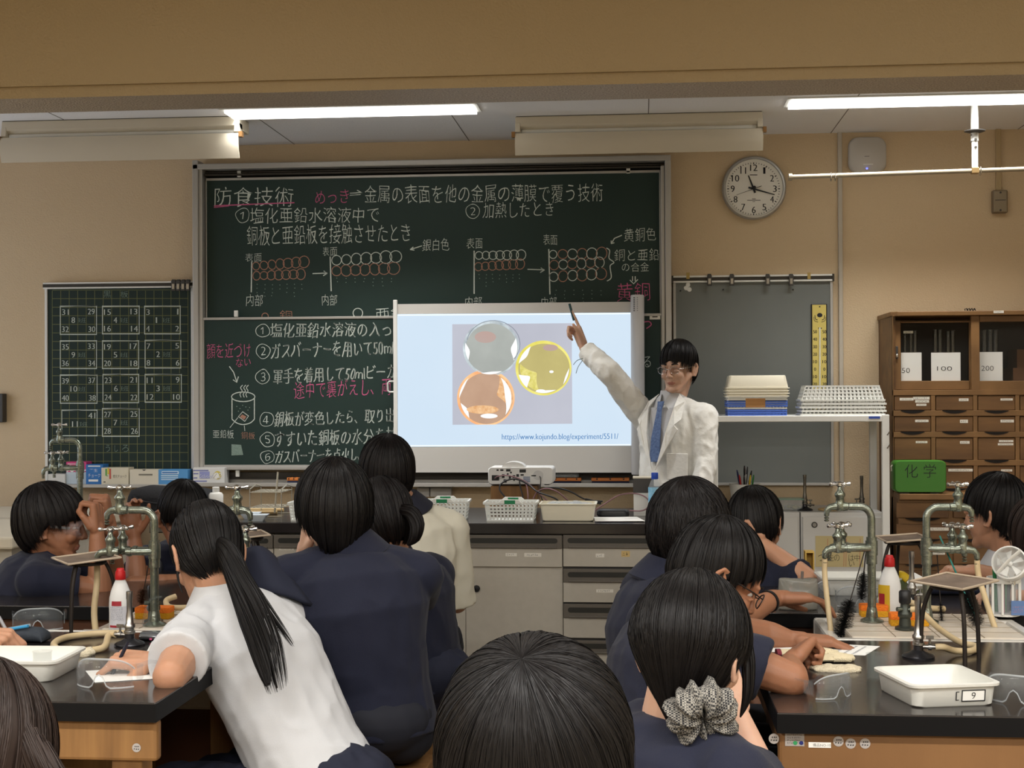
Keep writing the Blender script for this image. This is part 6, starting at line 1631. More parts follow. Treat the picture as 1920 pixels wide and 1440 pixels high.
# dark pouch with pens at the left edge
p = PZ(45,1206,T); pp = thing('pencil_pouch', 'dark slate pencil pouch with pens at the left edge of the table', 'pouch', (p.x, p.y+.02, T))
m = MB(); L = []
for x, kz in ((-.055,.5),(-.05,.9),(0,1.15),(.03,1.1),(.045,.8),(.05,.3)): L.append([V(p.x+x+.005*math.sin(q), p.y+.02+.03*math.cos(q), T+.017*kz+.017*kz*math.sin(q)) for q in [2*math.pi*i/18 for i in range(18)]])
m.loft(L); m.build('pouch_body', Mx('slate_cloth', (48,54,62), .85, bump=(60,.3)), pp, smooth=70)
for i, (dy, c_) in enumerate(((0,(60,150,200)),(.012,(150,160,166)))):
    m = MB(); m.cyl((p.x-.05, p.y+.005+dy, T+.032), (p.x+.012, p.y-.002+dy, T+.044), .004, n=8); tag(m.build('pen', Mx('pen_%d_%d_%d' % c_, c_, .4)), '%s pen sticking out of the dark slate pouch' % ('light blue','grey')[i], 'pen', 'pens in the slate pouch')
# white tray with hidden contents at the far left table and a spare white tray edge
k = 4.6/FPX; c = PY(575,1078,4.6)
place(tray_mb(.2, .15, .045, .88, .015, .006), 'plastic_tray', M_trayw, 'white plastic tray on the left far table beside the bobbed student', 'tray', (c.x+.0, 4.62, T), .05, 0, None, smooth=40)
# far right table small wooden box
a, b = PY(1510,1050,4.8).x, PY(1527,1050,4.8).x; zz = PY(1518,1034,4.8).z
bx = thing('wooden_box', 'small yellow wooden box standing on the far right table', 'box', ((a+b)/2, 4.82, T))
m = MB(); m.box(a, a+.004, 4.8, 4.85, T, zz); m.box(b-.004, b, 4.8, 4.85, T, zz); m.box(a+.004, b-.004, 4.8, 4.85, zz-.005, zz); m.box(a+.004, b-.004, 4.845, 4.85, T, zz-.005); m.build('box_shell', Mx('yellow_wood', (206,170,84), .6), bx)
# wooden stools
def stool(x, y, label, ang=0, h=.45):
    t = thing('wooden_stool', label, 'stool', (x, y, 0), ang, None); M = ROOTM[t.name]
    m = MB().xf(M); m.box(-.15, .15, -.15, .15, h-.025, h); m.build('seat', M_woodl, t, bevel=.004)
    m = MB().xf(M); m.box(-.135,.135,-.135,-.115,h-.24,h-.026); m.box(-.135,.135,.115,.135,h-.24,h-.026); m.box(-.135,-.115,-.115,.115,h-.24,h-.026); m.box(.115,.135,-.115,.115,h-.24,h-.026); m.build('rail', M_woodl, t, bevel=.003)
    for sx in (-1,1):
        for sy in (-1,1):
            m = MB().xf(M); m.box(sx*.125-.016, sx*.125+.016, sy*.125-.016, sy*.125+.016, 0, h-.026); m.build('leg', M_woodl, t, bevel=.003)
    return t
# ---------------------------------------------------------------- people
def skin(name, c, c2): return mat(name, c, .48, var=(9, c2, .7), bump=(350,.06), spec=.45, sss=.25)
SK = [skin('skin_warm', (190,144,116), (178,130,102)), skin('skin_tan', (160,112,84), (148,100,74)), skin('skin_fair', (208,170,148), (196,154,130))]
M_lips = mat('lips', (172,114,98), .5)
M_eye = mat('eye_white', (184,178,172), .35); M_iris = mat('iris', (28,20,16), .15)
def hairmat(name, c, rough=.5, spec=.28):
    m = mat(name, c, rough, spec=spec, var=(26, tuple(int(v*1.5+3) for v in c), .6), stretch=(1,1,.25))
    m.node_tree.nodes['Principled BSDF'].inputs['Anisotropic'].default_value = .6
    return m
H_blk = hairmat('black_hair', (13,11,11)); H_dbr = hairmat('dark_brown_hair', (17,14,14)); H_brn = hairmat('brown_hair', (34,26,23))
M_navyp = mat('navy_polo_knit', (19,24,46), .88, bump=(700,.25), sheen=.06, var=(4,(16,20,40),.7))
M_shirt = mat('white_shirt_cotton', (196,197,200), .85, bump=(600,.15))
M_shirtc = mat('cream_shirt', (216,212,196), .85, bump=(600,.15))
M_coat = mat('white_lab_coat', (236,235,230), .85, bump=(34,.45))
M_trous = mat('dark_trousers', (24,26,36), .85); M_skirt = mat('navy_skirt', (24,28,46), .85)
M_shoe = mat('indoor_shoe', (196,194,188), .6)
M_gframe = mat('glasses_frame', (24,22,24), .3); M_lens = mat('spectacle_lens', (60,64,70), .03, alpha=.08, spec=1)

def remesh(mb, name, mats, vox, parent, it=3, fold=None, post=None, smooth_f=.5):
    me = bpy.data.meshes.new(name); me.from_pydata(mb.v, [], mb.f); fixn_parts(me)
    o = bpy.data.objects.new(name, me); COL.objects.link(o)
    r = o.modifiers.new('r', 'REMESH'); r.mode = 'VOXEL'; r.voxel_size = vox
    s = o.modifiers.new('s', 'SMOOTH'); s.factor = smooth_f; s.iterations = it
    dg = bpy.context.evaluated_depsgraph_get(); dg.update()
    m2 = bpy.data.meshes.new_from_object(o.evaluated_get(dg)); m2.name = name
    bpy.data.objects.remove(o); bpy.data.meshes.remove(me)
    n = len(m2.vertices)
    co = np.zeros(n*3); m2.vertices.foreach_get('co', co); co = co.reshape(-1, 3)
    if fold:
        amp, sc, ax = fold; nr = np.zeros(n*3); m2.vertices.foreach_get('normal', nr); nr = nr.reshape(-1, 3)
        f = np.array([noise.noise((p[0]*sc*ax[0], p[1]*sc*ax[1], p[2]*sc*ax[2])) + .5*noise.noise((p[0]*sc*2.3*ax[0]+7, p[1]*sc*2.3*ax[1], p[2]*sc*2.3*ax[2])) for p in co])
        f = -np.abs(f)*1.2+.35
        co = co+nr*(f*amp)[:, None]
    mats = mats if isinstance(mats, list) else [mats]
    for x in mats: m2.materials.append(x)
    M = ROOTM[parent.name].inverted()
    R = np.array(M.to_3x3()); T_ = np.array(M.translation)
    if post:
        fc = np.zeros(len(m2.polygons)*3); m2.polygons.foreach_get('center', fc); mi = post(fc.reshape(-1, 3)); m2.polygons.foreach_set('material_index', mi.astype(np.int32))
    m2.vertices.foreach_set('co', (co @ R.T+T_).ravel())
    m2.polygons.foreach_set('use_smooth', [True]*len(m2.polygons)); m2.update()
    o = bpy.data.objects.new(name, m2); COL.objects.link(o); o.parent = parent; ROOTM[o.name] = ROOTM[parent.name]
    return o
def fixn_parts(me): fixn(me)

class Frame:
    """a local frame: x to the right of the person, y forward, z up"""
    def __init__(s, o, fwd, up=(0,0,1), roll=0):
        s.o = Vector(o); s.y = Vector(fwd).normalized(); u = Vector(up)
        s.z = (u-s.y*u.dot(s.y)).normalized(); s.x = s.y.cross(s.z)
        if roll: c, q = math.cos(roll), math.sin(roll); s.x, s.z = s.x*c+s.z*q, s.z*c-s.x*q
        s.R = Matrix(((s.x.x,s.y.x,s.z.x),(s.x.y,s.y.y,s.z.y),(s.x.z,s.y.z,s.z.z)))
    def __call__(s, x, y, z): return s.o+s.x*x+s.y*y+s.z*z
    def arr(s, P): return np.array(s.o)+P @ np.array(s.R).T

def head_mb(mb, F, k=1.0, detail=True):
    E_ = lambda c, r, R=None: mb.ell(F(c[0]*k,c[1]*k,c[2]*k), tuple(q*k for q in r), R=(F.R if R is None else F.R @ R), nu=18, nv=12)
    C_ = lambda a, b, ra, rb: mb.rc(F(*[q*k for q in a]), F(*[q*k for q in b]), ra*k, rb*k)
    E_((0,-.012,.035), (.073,.094,.083)); E_((0,.03,-.04), (.058,.062,.078)); E_((0,.045,.03), (.062,.05,.055))
    E_((0,.074,-.1), (.021,.018,.015))
    for s in (-1, 1):
        C_((s*.054,.004,-.035), (s*.02,.07,-.094), .019, .016)
        E_((s*.034,.068,-.03), (.024,.022,.023))
        E_((s*.031,.0855,.0105), (.0165,.009,.0062)); E_((s*.031,.0845,-.0075), (.0155,.008,.0052))
        E_((s*.0105,.101,-.034), (.0085,.0085,.0075))
        E_((s*.077,-.01,-.014), (.008,.016,.026)); E_((s*.0815,-.014,-.004), (.0055,.0165,.027))
        pts = [F(*(q*k for q in p)) for p in ((s*.078,.006,-.034),(s*.082,-.012,-.04),(s*.086,-.026,-.02),(s*.089,-.03,.004),(s*.087,-.02,.02),(s*.081,-.002,.018),(s*.077,.006,.004))]
        mb.tube(pts, .0055*k, 8)
    E_((0,.084,.021), (.052,.013,.011))
    C_((0,.094,.006), (0,.109,-.03), .0068, .0098)
    E_((0,.0865,-.0615), (.0205,.009,.005)); E_((0,.0845,-.0705), (.0175,.009,.0056))
def neck_mb(mb, F, nb, k=1.0): mb.rc(F(0,-.026*k,-.05*k), nb, .054*k, .058*k); mb.rc(F(0,.0,-.06*k), nb, .045*k, .05*k)

FING = dict(relaxed=[(.35,.45,.3)]*4, fist=[(1.35,1.5,.9)]*4, flat=[(.08,.12,.08)]*4, point=[(.05,.06,.03),(1.2,1.5,.9),(1.3,1.5,.9),(1.35,1.5,.9)],
            pen=[(.75,.9,.35),(.95,1.0,.5),(1.15,1.2,.7),(1.25,1.3,.8)], cup=[(.7,.6,.4),(.72,.65,.4),(.78,.7,.45),(.85,.75,.5)])
def hand_mb(mb, w, d, n, right, pose='relaxed', k=1.0, thumb=None):
    """hand with five jointed fingers: wrist w, finger direction d, palm facing n"""
    d = Vector(d).normalized(); n = Vector(n); n = (n-d*n.dot(d)).normalized(); s = d.cross(n)*(1 if right else -1); w = Vector(w)
    tips = {}
    bases = [(.027,.088,.0085),(.0085,.092,.0088),(-.0105,.088,.0083),(-.029,.08,.0074)]
    lens = [(.042,.026,.021),(.047,.03,.022),(.043,.028,.021),(.033,.021,.019)]
    mb.rc(w-d*.02*k, w+d*.02*k, .025*k, .022*k)
    for i, (bx, by, r) in enumerate(bases):
        b = w+s*bx*k+d*by*k
        mb.rc(w+s*bx*.6*k+d*.015*k, b, .0165*k, .0112*k)
        p = b; a = 0; spread = s*(bx*1.6)
        dd0 = (d+spread*.9).normalized()
        for j in range(3):
            a += FING[pose][i][j]; c, q = math.cos(a), math.sin(a)
            dirn = dd0*c+n*q
            e = p+dirn*lens[i][j]*k
            mb.rc(p, e, r*(1-.07*j)*k, r*(.93-.08*j)*k, n=10); p = e
        tips[i] = p
    mb.ell(w+d*.05*k+n*.004*k, (.03*k,.04*k,.017*k), R=Matrix((s, d, n)).transposed())
    tb = w+s*.026*k+d*.022*k+n*.008*k
    t1, t2, t3 = {'fist': (s*.45+d*.85+n*.5, s*-.35+d*.5+n*.6, s*-.8+d*.3+n*.4), 'pen': (s*.5+d*.85+n*.6, s*.0+d*.85+n*.5, d*.8+n*.45), 'flat': (s*.75+d*.75+n*.15, s*.4+d*.9, s*.25+d*.95)}.get(pose, (s*.6+d*.75+n*.45, s*.25+d*.9+n*.35, s*.05+d*.95+n*.3))
    p = tb
    for dirn, L, r0, r1 in ((t1,.04,.0145,.0105),(t2,.032,.0105,.0092),(t3,.026,.0092,.0072)):
        e = p+dirn.normalized()*L*k; mb.rc(p, e, r0*k, r1*k, n=10); p = e
    tips['t'] = p
    return tips

def zend_fn(cfg):
    """hair edge height around the head: azimuth 0 = face, 90 = right, 180 = back (degrees) -> z"""
    A = np.array([c[0] for c in cfg], float); Z = np.array([c[1] for c in cfg], float)
    def f(x, y, side_sign=1):
        az = np.degrees(np.arctan2(x, y)) % 360
        return np.interp(az, A, Z)
    return f
def hair(t, F, cfg, mt, R=(.094,.112,.112), c0=(0,-.012,.03), crown=(0,-.35,.93), N=2600, S=10, w=.0017, locks=60, messy=.5, seed=1, wav=0, taper=.34, tz=-.03, drop=1.2, extra=None):
    rng = np.random.default_rng(seed); zf = zend_fn(cfg)
    c = np.array(crown)/np.linalg.norm(crown); R = np.array(R); c0 = np.array(c0)
    u = np.cross(c, [0,1,0]); u /= np.linalg.norm(u); v = np.cross(c, u)
    def pt(tt, ps): return np.cos(tt)[...,None]*c+np.sin(tt)[...,None]*(np.cos(ps)[...,None]*u+np.sin(ps)[...,None]*v)
    def pos(d):
        h = np.sqrt(d[...,0]**2+d[...,1]**2)+1e-9; low = d[...,2] < 0
        g = np.where(low, h**-.45, 1.0); P = np.empty(d.shape)
        P[...,0] = c0[0]+d[...,0]*g*R[0]; P[...,1] = c0[1]+d[...,1]*g*R[1]; P[...,2] = c0[2]+d[...,2]*R[2]*np.where(low, drop, 1.0)
        return P
    tg = np.linspace(0, 2.75, 90)
    def tmax(ps):
        d = pt(np.broadcast_to(tg, (len(ps), 90)), ps[:,None]*np.ones(90)); P = tap(pos(d))
        ze = zf(P[...,0], P[...,1]); ok = P[...,2] > ze
        first = np.where(ok.all(1), 89, np.argmin(ok, 1)); return tg[np.maximum(first, 3)]
    def tap(P):
        q = np.clip((tz-P[...,2])/.1, 0, 1.6)**1.3*taper*np.clip(.5-P[...,1]/.08, 0, 1)
        P = P.copy(); P[...,0] *= 1-q; P[...,1] = P[...,1]*(1-q*.55); return P
    mb = MB()
    # solid under-layer
    na, nt = 72, 16; ps = np.linspace(0, 2*np.pi, na, endpoint=False); tm = tmax(ps)*.985
    tt = np.linspace(.02, 1, nt)[:,None]*tm[None,:]
    d = pt(tt, np.broadcast_to(ps, tt.shape)); pd = pos(d); out = tap(c0+(pd-c0)*.965); inn = tap(c0+(pd-c0)*.80)
    pts = np.concatenate([F.arr(out.reshape(-1,3)), F.arr(inn.reshape(-1,3)), F.arr((c0+c*R*.965)[None]), F.arr((c0+c*R*.8)[None])])
    fs = []; q = na*nt
    for j in range(nt-1):
        for i in range(na):
            k = (i+1) % na
            fs.append((j*na+i, (j+1)*na+i, (j+1)*na+k, j*na+k)); fs.append((q+j*na+i, q+j*na+k, q+(j+1)*na+k, q+(j+1)*na+i))
    for i in range(na):
        k = (i+1) % na
        fs.append(((nt-1)*na+i, q+(nt-1)*na+i, q+(nt-1)*na+k, (nt-1)*na+k)); fs.append((2*q, i, k)); fs.append((2*q+1, q+k, q+i))
    mb.add(pts, fs)
    # strands gathered into locks
    lock = rng.uniform(0, 2*np.pi, locks); li = rng.integers(0, locks, N)
    ps = rng.uniform(0, 2*np.pi, N); near = lock[np.argmin(np.abs((ps[:,None]-lock[None,:]+np.pi) % (2*np.pi)-np.pi), 1)]
    lid = np.argmin(np.abs((ps[:,None]-lock[None,:]+np.pi) % (2*np.pi)-np.pi), 1)
    dps = (near-ps+np.pi) % (2*np.pi)-np.pi
    tm = tmax(ps+dps*.5)
    lo = rng.normal(0, 1, locks)[lid]; ll = rng.normal(0, 1, locks)[lid]
    t0 = tm*rng.beta(1.0, 1.6, N)*.72
    t1 = tm*(1.01+.035*messy*ll+rng.normal(0,.03*messy+.012,N))
    f = np.linspace(0, 1, S)[None,:]
    tt = t0[:,None]+(t1-t0)[:,None]*f
    bend = dps[:,None]*(.25+.65*f)*min(1, .6+.3*messy)+rng.normal(0,.05*messy,N)[:,None]*f+(.05*wav*np.sin(f*9+rng.uniform(0,6,N)[:,None]) if wav else 0)
    pp = ps[:,None]+bend
    d = pt(tt, pp)
    lift = .975+.03*rng.random(N)[:,None]+.012*messy*lo[:,None]*f+.022*messy*np.abs(rng.normal(0,.5,N))[:,None]*f**2+(.02*wav*np.cos(f*8+rng.uniform(0,6,N)[:,None])*f if wav else 0)
    P = tap(c0+(pos(d)-c0)*lift[...,None])
    nrm = d/R; nrm /= np.linalg.norm(nrm, axis=-1, keepdims=True)
    tan = np.gradient(P, axis=1); tan /= np.linalg.norm(tan, axis=-1, keepdims=True)+1e-9
    side = np.cross(tan, nrm); tilt = rng.normal(0,.5,N)[:,None,None]; side = side+nrm*tilt; side /= np.linalg.norm(side, axis=-1, keepdims=True)+1e-9
    ww = w*(.7+.6*rng.random(N))[:,None]*np.array([(.15 if k == 0 else .7 if k == 1 else 1) if k < S-3 else (S-1-k)/3*.85+.15 for k in range(S)])[None,:]
    A, B = P-side*ww[...,None]*.5, P+side*ww[...,None]*.5
    allp = np.stack([A, B], 2).reshape(-1, 3)
    base = (np.arange(N)*S*2)[:,None]+np.arange(S-1)[None,:]*2
    fq = np.stack([base, base+1, base+3, base+2], -1).reshape(-1, 4)
    mb.add(F.arr(allp), fq.tolist())
    if extra: extra(mb, rng)
    return mb.build('hair', mt, t, smooth=180, recalc=False)
def tress(mb, spine, rad, N, w, rng, S=16, flat=1.0, core=.8):
    """a bundle of strands along a spine of world points with a radius profile"""
    sp = spline(spine, 8); n = len(sp); idx = np.linspace(0, n-1, S); A = np.array([list(p) for p in sp])
    C = np.stack([np.interp(idx, np.arange(n), A[:,i]) for i in range(3)], 1)
    T_ = np.gradient(C, axis=0); T_ /= np.linalg.norm(T_, axis=1, keepdims=True)
    up = np.array([.2,.9,.3]); X = np.cross(T_, up); X /= np.linalg.norm(X, axis=1, keepdims=True); Y = np.cross(X, T_)
    r = np.interp(np.linspace(0,1,S), np.linspace(0,1,len(rad)), rad)
    mb.tube([Vector(p) for p in C], [(max(q*core,.0005), max(q*core*flat,.0005)) for q in r], 12)
    a = rng.uniform(0, 2*np.pi, N); rr = np.sqrt(rng.random(N))*.35+.68
    aa = a[:,None]+rng.normal(0,.12,N)[:,None]*np.linspace(0,1,S)
    end = rng.integers(int(S*.75), S+1, N)
    P = C[None]+(X[None]*np.cos(aa)[...,None]+Y[None]*(np.sin(aa)*flat)[...,None])*(r[None]*rr[:,None])[...,None]
    nrm = X[None]*np.cos(aa)[...,None]+Y[None]*np.sin(aa)[...,None]
    side = np.cross(np.broadcast_to(T_[None], P.shape), nrm); tilt = rng.normal(0,.5,N)[:,None,None]; side = side+nrm*tilt; side /= np.linalg.norm(side, axis=-1, keepdims=True)
    kk = np.arange(S)[None,:]; ww = w*np.clip((end[:,None]-kk)/3, .0, 1)
    allp = np.stack([P-side*ww[...,None]/2, P+side*ww[...,None]/2], 2).reshape(-1, 3)
    base = (np.arange(N)*S*2)[:,None]+np.arange(S-1)[None,:]*2
    mb.add(allp, np.stack([base, base+1, base+3, base+2], -1).reshape(-1, 4).tolist())

SHORT = [(0,.045),(40,.035),(70,.0),(85,.0),(95,-.02),(110,-.05),(140,-.09),(180,-.105),(220,-.09),(250,-.05),(265,-.02),(275,.0),(290,.0),(320,.035),(360,.045)]
BOB = [(0,.03),(45,.01),(65,-.03),(90,-.055),(120,-.1),(180,-.135),(240,-.1),(270,-.055),(295,-.03),(315,.01),(360,.03)]
TIED = [(0,.06),(45,.045),(70,.0),(80,-.01),(95,-.03),(115,-.06),(140,-.085),(180,-.1),(220,-.085),(245,-.06),(265,-.03),(280,-.01),(290,.0),(315,.045),(360,.06)]
def person(label, head, depth, fwd, tf, hip, skin_=0, top='polo', bottom='trousers', roll=0, arms=None, sw=.175, vox=.0045, hk=1.0, gender='m', stand=False, torso_w=1.0, face=True, up=(0,0,1), neck=None, hz=.57, topm=None, loose=1.0, sleeve=.62, collar=True):
    """arms: {'L': (elbow, wrist, handdir, palm, pose), 'R': ...} in world points"""
    hc = PD(head[0], head[1], depth)
    F = Frame(hc, fwd, up, roll)
    t = thing('person', label, 'person', (hip[0], hip[1], 0), 0, None)
    tfv = Vector((tf[0], tf[1], 0)).normalized(); rx = tfv.cross(V(0,0,1))
    H = V(hip[0], hip[1], hz)
    nb = Vector(neck) if neck else F(0,-.05,-.175*hk)
    if not neck: nb = nb.lerp(H, .05)
    SPv = (nb-H).normalized()
    body = MB(); head_mb(body, F, hk); neck_mb(body, F, nb, hk)
    def torso(mb, g, e, hem=0.0):
        P = [H+SPv*hem, H.lerp(nb,.22), H.lerp(nb,.45)-tfv*.012, H.lerp(nb,.66)-tfv*.02, H.lerp(nb,.82)-tfv*.014, H.lerp(nb,.93), nb]
        W_ = torso_w
        rad = [(.158*W_*g+e,.118*g+e),(.146*W_*g+e,.108*g+e),(.148*W_*g+e,.112*g+e),(.165*W_*g+e,.118*g+e),(.158*W_*g+e,.1*g+e),(.105*W_*g+e,.078*g+e),(.06*g+e*.5,.056*g+e*.5)]
        mb.tube(P, rad, 20, flat=rx)
    torso(body, .95, -.006)
    sh = {}
    for k, s in (('L',-1),('R',1)):
        S_ = H.lerp(nb,.84)+rx*s*sw-tfv*.004
        sh[k] = S_
        body.rc(H.lerp(nb,.9)+rx*s*.05, S_, .05, .05)
    ends = {}
    arms = arms or {}
    for k, s in (('L',-1),('R',1)):
        if k in arms: el, wr, hd, pn, pose = arms[k]
        else:
            el = sh[k]+V(0,0,-.27)+tfv*.06+rx*s*.04; wr = el+tfv*.2-rx*s*.06+V(0,0,-.02); hd = tfv*.9-V(0,0,.3); pn = V(0,0,-1); pose = 'relaxed'
        el, wr = Vector(el), Vector(wr); ends[k] = (el, wr)
        body.rc(sh[k], el, .047, .037); mid = el.lerp(wr,.32); body.rc(el, mid, .037, .036); body.rc(mid, wr, .036, .0245)
        tips = hand_mb(body, wr+Vector(hd).normalized()*.012, hd, pn, k == 'R', pose)
        ends[k+'t'] = tips
    lp = {}
    for k, s in (('L',-1),('R',1)):
        hj = H+rx*s*.085+V(0,0,-.01)
        if stand: kn = V(hj.x, hj.y, hz-.42)+tfv*.02; an = V(hj.x, hj.y, .08)
        else: kn = hj+tfv*.36+rx*s*.05+V(0,0,-.02); an = V(kn.x, kn.y, .09)-tfv*.04
        lp[k] = (hj, kn, an)
        body.rc(hj, kn, .078, .054); body.rc(kn, kn.lerp(an,.35), .052, .054); body.rc(kn.lerp(an,.35), an, .054, .036)
        body.rc(an+V(0,0,-.035), an+tfv*.13+V(0,0,-.05), .032, .026)
    def post(fc):
        L = np.array(F(0,.092*hk,-.066*hk)); q = (fc-L) @ np.array(F.R)
        e = (q[:,0]/.024)**2+(q[:,1]/.016)**2+(q[:,2]/.0072)**2
        return (e < 1).astype(int)
    remesh(body, 'body', [SK[skin_], M_lips], vox, t, 2, post=post)
    if face:
        for s in (-1, 1):
            m = MB(); m.ell(F(s*.0285*hk,.0763*hk,.0015*hk), .0094*hk, nu=14, nv=10, R=F.R)
            e = m.build('eye', M_eye, t, smooth=80)
            m = MB(); m.ell(F(s*.0285*hk,.0812*hk,.0012*hk), (.0064*hk,.0052*hk,.0064*hk), nu=12, nv=8, R=F.R); m.build('iris', M_iris, e, smooth=80)
            m = MB(); m.tube([F(s*x*hk,y*hk,z*hk) for x, y, z in ((.014,.0985,.024),(.026,.0985,.0275),(.038,.092,.027),(.047,.084,.022))], [(.0022,.0034),(.0024,.004),(.002,.0032),(.0008,.0014)], 8); m.build('eyebrow', H_blk, t, smooth=80)
    # clothes
    tm = topm or {'polo': M_navyp, 'white': M_shirt, 'coat': M_coat, 'cream': M_shirtc}[top]
    m = MB(); torso(m, 1.03*loose, .01, -.03 if not stand else -.3)
    sl = sleeve
    for k, s in (('L',-1),('R',1)):
        m.rc(H.lerp(nb,.92)+rx*s*.045, sh[k], .058, .062)
        el, wr = ends[k]
        if sl <= 1:
            e = sh[k].lerp(el, sl); m.rc(sh[k], sh[k].lerp(el,.25), .062, .063); m.cyl(sh[k].lerp(el,.1), e, .062, .067 if top != 'white' else .07, n=20)
        else:
            m.rc(sh[k], el, .066, .056); e = el.lerp(wr,.93); m.rc(el, el.lerp(wr,.5), .056, .052); m.cyl(el.lerp(wr,.4), e, .05, .046, n=20)
    o = remesh(m, {'coat':'lab_coat'}.get(top, 'shirt'), tm, .007 if vox > .004 else .006, t, 4, fold=(.008, 9.0, (1,1,.75)) if top != 'coat' else (.013, 13.0, (1,1,.6)))
    if collar:
        m = MB(); ax = ((F(0,-.03,-.05)-nb).normalized()+V(0,0,.9)).normalized(); g = .062
        c = nb-ax*.012
        m.lathe(c, [(.055,.052),(.062,.054),(.085,.018),(.1,-.006),(.096,-.012),(.07,.0)], 28, ax=ax); m.build('collar', topm2(top, tm), t, smooth=60)
    if bottom == 'trousers':
        m = MB()
        for k in 'LR':
            hj, kn, an = lp[k]; m.rc(hj, kn, .092, .07); m.rc(kn, kn.lerp(an,.2), .07, .068); m.cyl(kn.lerp(an,.1), an+V(0,0,.01), .068, .055, n=20)
        m.ell(H+V(0,0,.02), (.17,.14,.1)); remesh(m, 'trousers', M_trous, .009, t, 3)
    else:
        m = MB(); (hj, kn, an), (hj2, kn2, an2) = lp['L'], lp['R']
        m.ell(H+V(0,0,.03), (.165,.14,.1)); m.rc(hj, kn, .1, .085); m.rc(hj2, kn2, .1, .085); m.rc((hj+hj2)/2, (kn+kn2)/2, .1, .075); remesh(m, 'skirt', M_skirt, .009, t, 3, fold=(.01, 14, (1,1,.2)))
    for k in 'LR':
        hj, kn, an = lp[k]; m = MB(); m.tube([an+V(0,0,-.03)-tfv*.04, an+V(0,0,-.035)+tfv*.02, an+V(0,0,-.05)+tfv*.1, an+V(0,0,-.055)+tfv*.165], [(.03,.04),(.042,.05),(.043,.034),(.026,.022)], 14, flat=rx); m.build('shoe', M_shoe, t, smooth=60)
    return t, F, nb, sh, ends, H
def topm2(top, tm): return MATS.get('navy_collar') or mat('navy_collar', (26,28,42), .85, bump=(500,.2)) if top == 'cream' else tm
def glasses(t, F, kind='black'):
    w_ = .0015 if kind == 'black' else .0008
    m = MB(); fr = M_gframe if kind == 'black' else MATS['chrome']
    for s in (-1, 1):
        loop = [F(s*(.033+.022*math.cos(a)), .108-.006*abs(math.cos(a))*(1 if math.cos(a)*1 > 0 else 0), -.002+.017*math.sin(a)) for a in [2*math.pi*i/20 for i in range(20)]]
        m.tube(loop, w_, 6, closed=True)
        m.tube([F(s*.054,.102,.004), F(s*.078,.07,.006), F(s*.082,-.005,.008), F(s*.08,-.025,-.008)], w_, 6)
    m.tube([F(-.011,.11,.002), F(0,.1135,.004), F(.011,.11,.002)], .0015, 6)
    g = m.build('glasses_frame', fr, t, smooth=70)
    for s in (-1, 1):
        m = MB(); m.loft([[F(s*(.033+.021*math.cos(a)), y, -.002+.016*math.sin(a)) for a in [2*math.pi*i/20 for i in range(20)]] for y in (.1055,.107)]); m.build('lens', M_lens, g, smooth=60)
    return g
def pen_in(tips, d, label, c=(24,24,30), L=.14):
    p = (tips[0]+tips['t'])/2; d = Vector(d).normalized()
    m = MB(); m.cyl(p-d*.03, p+d*(L-.03), .0042, n=10); m.cyl(p-d*.042, p-d*.03, .001, .0042, n=10); m.cyl(p+d*(L-.03), p+d*(L-.018), .0035, n=8)
    return tag(m.build('pen', Mx('pen_%d_%d_%d' % c, c, .35), smooth=40), label, 'pen')
def X(px, depth): return PD(px, 735, depth)

# ---- teacher, standing behind the bench
dpt = 6.66
def Q(px, py, d): return PD(px, py, d)
t, F, nb, sh, en, H = person('standing person in a white lab coat and blue tie pointing at the screen', (1272,690), dpt, (-.46,-.87,-.1), (-.55,-.85), tuple(Q(1262,900,dpt+.02))[:2], 2, 'coat', stand=True, hz=.92, sw=.165, vox=.004, loose=1.06, sleeve=2, hk=.97,
    arms={'R': (Q(1140,696,dpt+.02), Q(1096,654,dpt+.12), Vector((-.32,.12,.8)), Vector((-.75,-.5,-.2)), 'point'), 'L': (Q(1322,862,dpt-.12), Q(1312,945,dpt-.2), Vector((-.2,-.2,-1)), Vector((-.6,.6,0)), 'relaxed')}, collar=False, neck=tuple(Q(1262,752,dpt+.03)))
hair(t, F, [(0,.04),(20,.026),(40,.026),(60,.026),(72,.012),(80,.022),(95,.016),(110,-.04),(150,-.075),(180,-.08),(210,-.075),(250,-.04),(265,.016),(280,.022),(290,.014),(310,.026),(335,.034),(360,.04)], H_blk, R=(.087,.108,.108), N=3600, messy=1.0, seed=11)
glasses(t, F, 'chrome')
tfv = Vector((-.55,-.85,0)).normalized(); rxv = tfv.cross(V(0,0,1)); ch = lambda a, b, c: nb+rxv*a+tfv*b+V(0,0,c)
m = MB(); ax = V(0,0,1)
for s in (-1, 1): m.prism([ch(s*.052,.0,.045), ch(s*.02,.066,.03), ch(s*.012,.092,-.012), ch(s*.05,.092,-.052), ch(s*.078,.04,.0)], tfv*.006)
m.lathe(nb-ax*.005, [(.052,.055),(.058,.055),(.07,.0),(.062,-.01)], 26, ax=ax, cap0=False, cap1=False); m.build('shirt_collar', M_shirt, t, smooth=40)
m = MB(); m.prism([ch(-.062,.09,-.03), ch(.062,.09,-.03), ch(.045,.138,-.16), ch(0,.152,-.3), ch(-.045,.138,-.16)], tfv*.004); m.build('shirt_front', M_shirt, t)
M_tie = mat('blue_tie', (74,96,140), .6, var=(120,(100,124,168),.3))
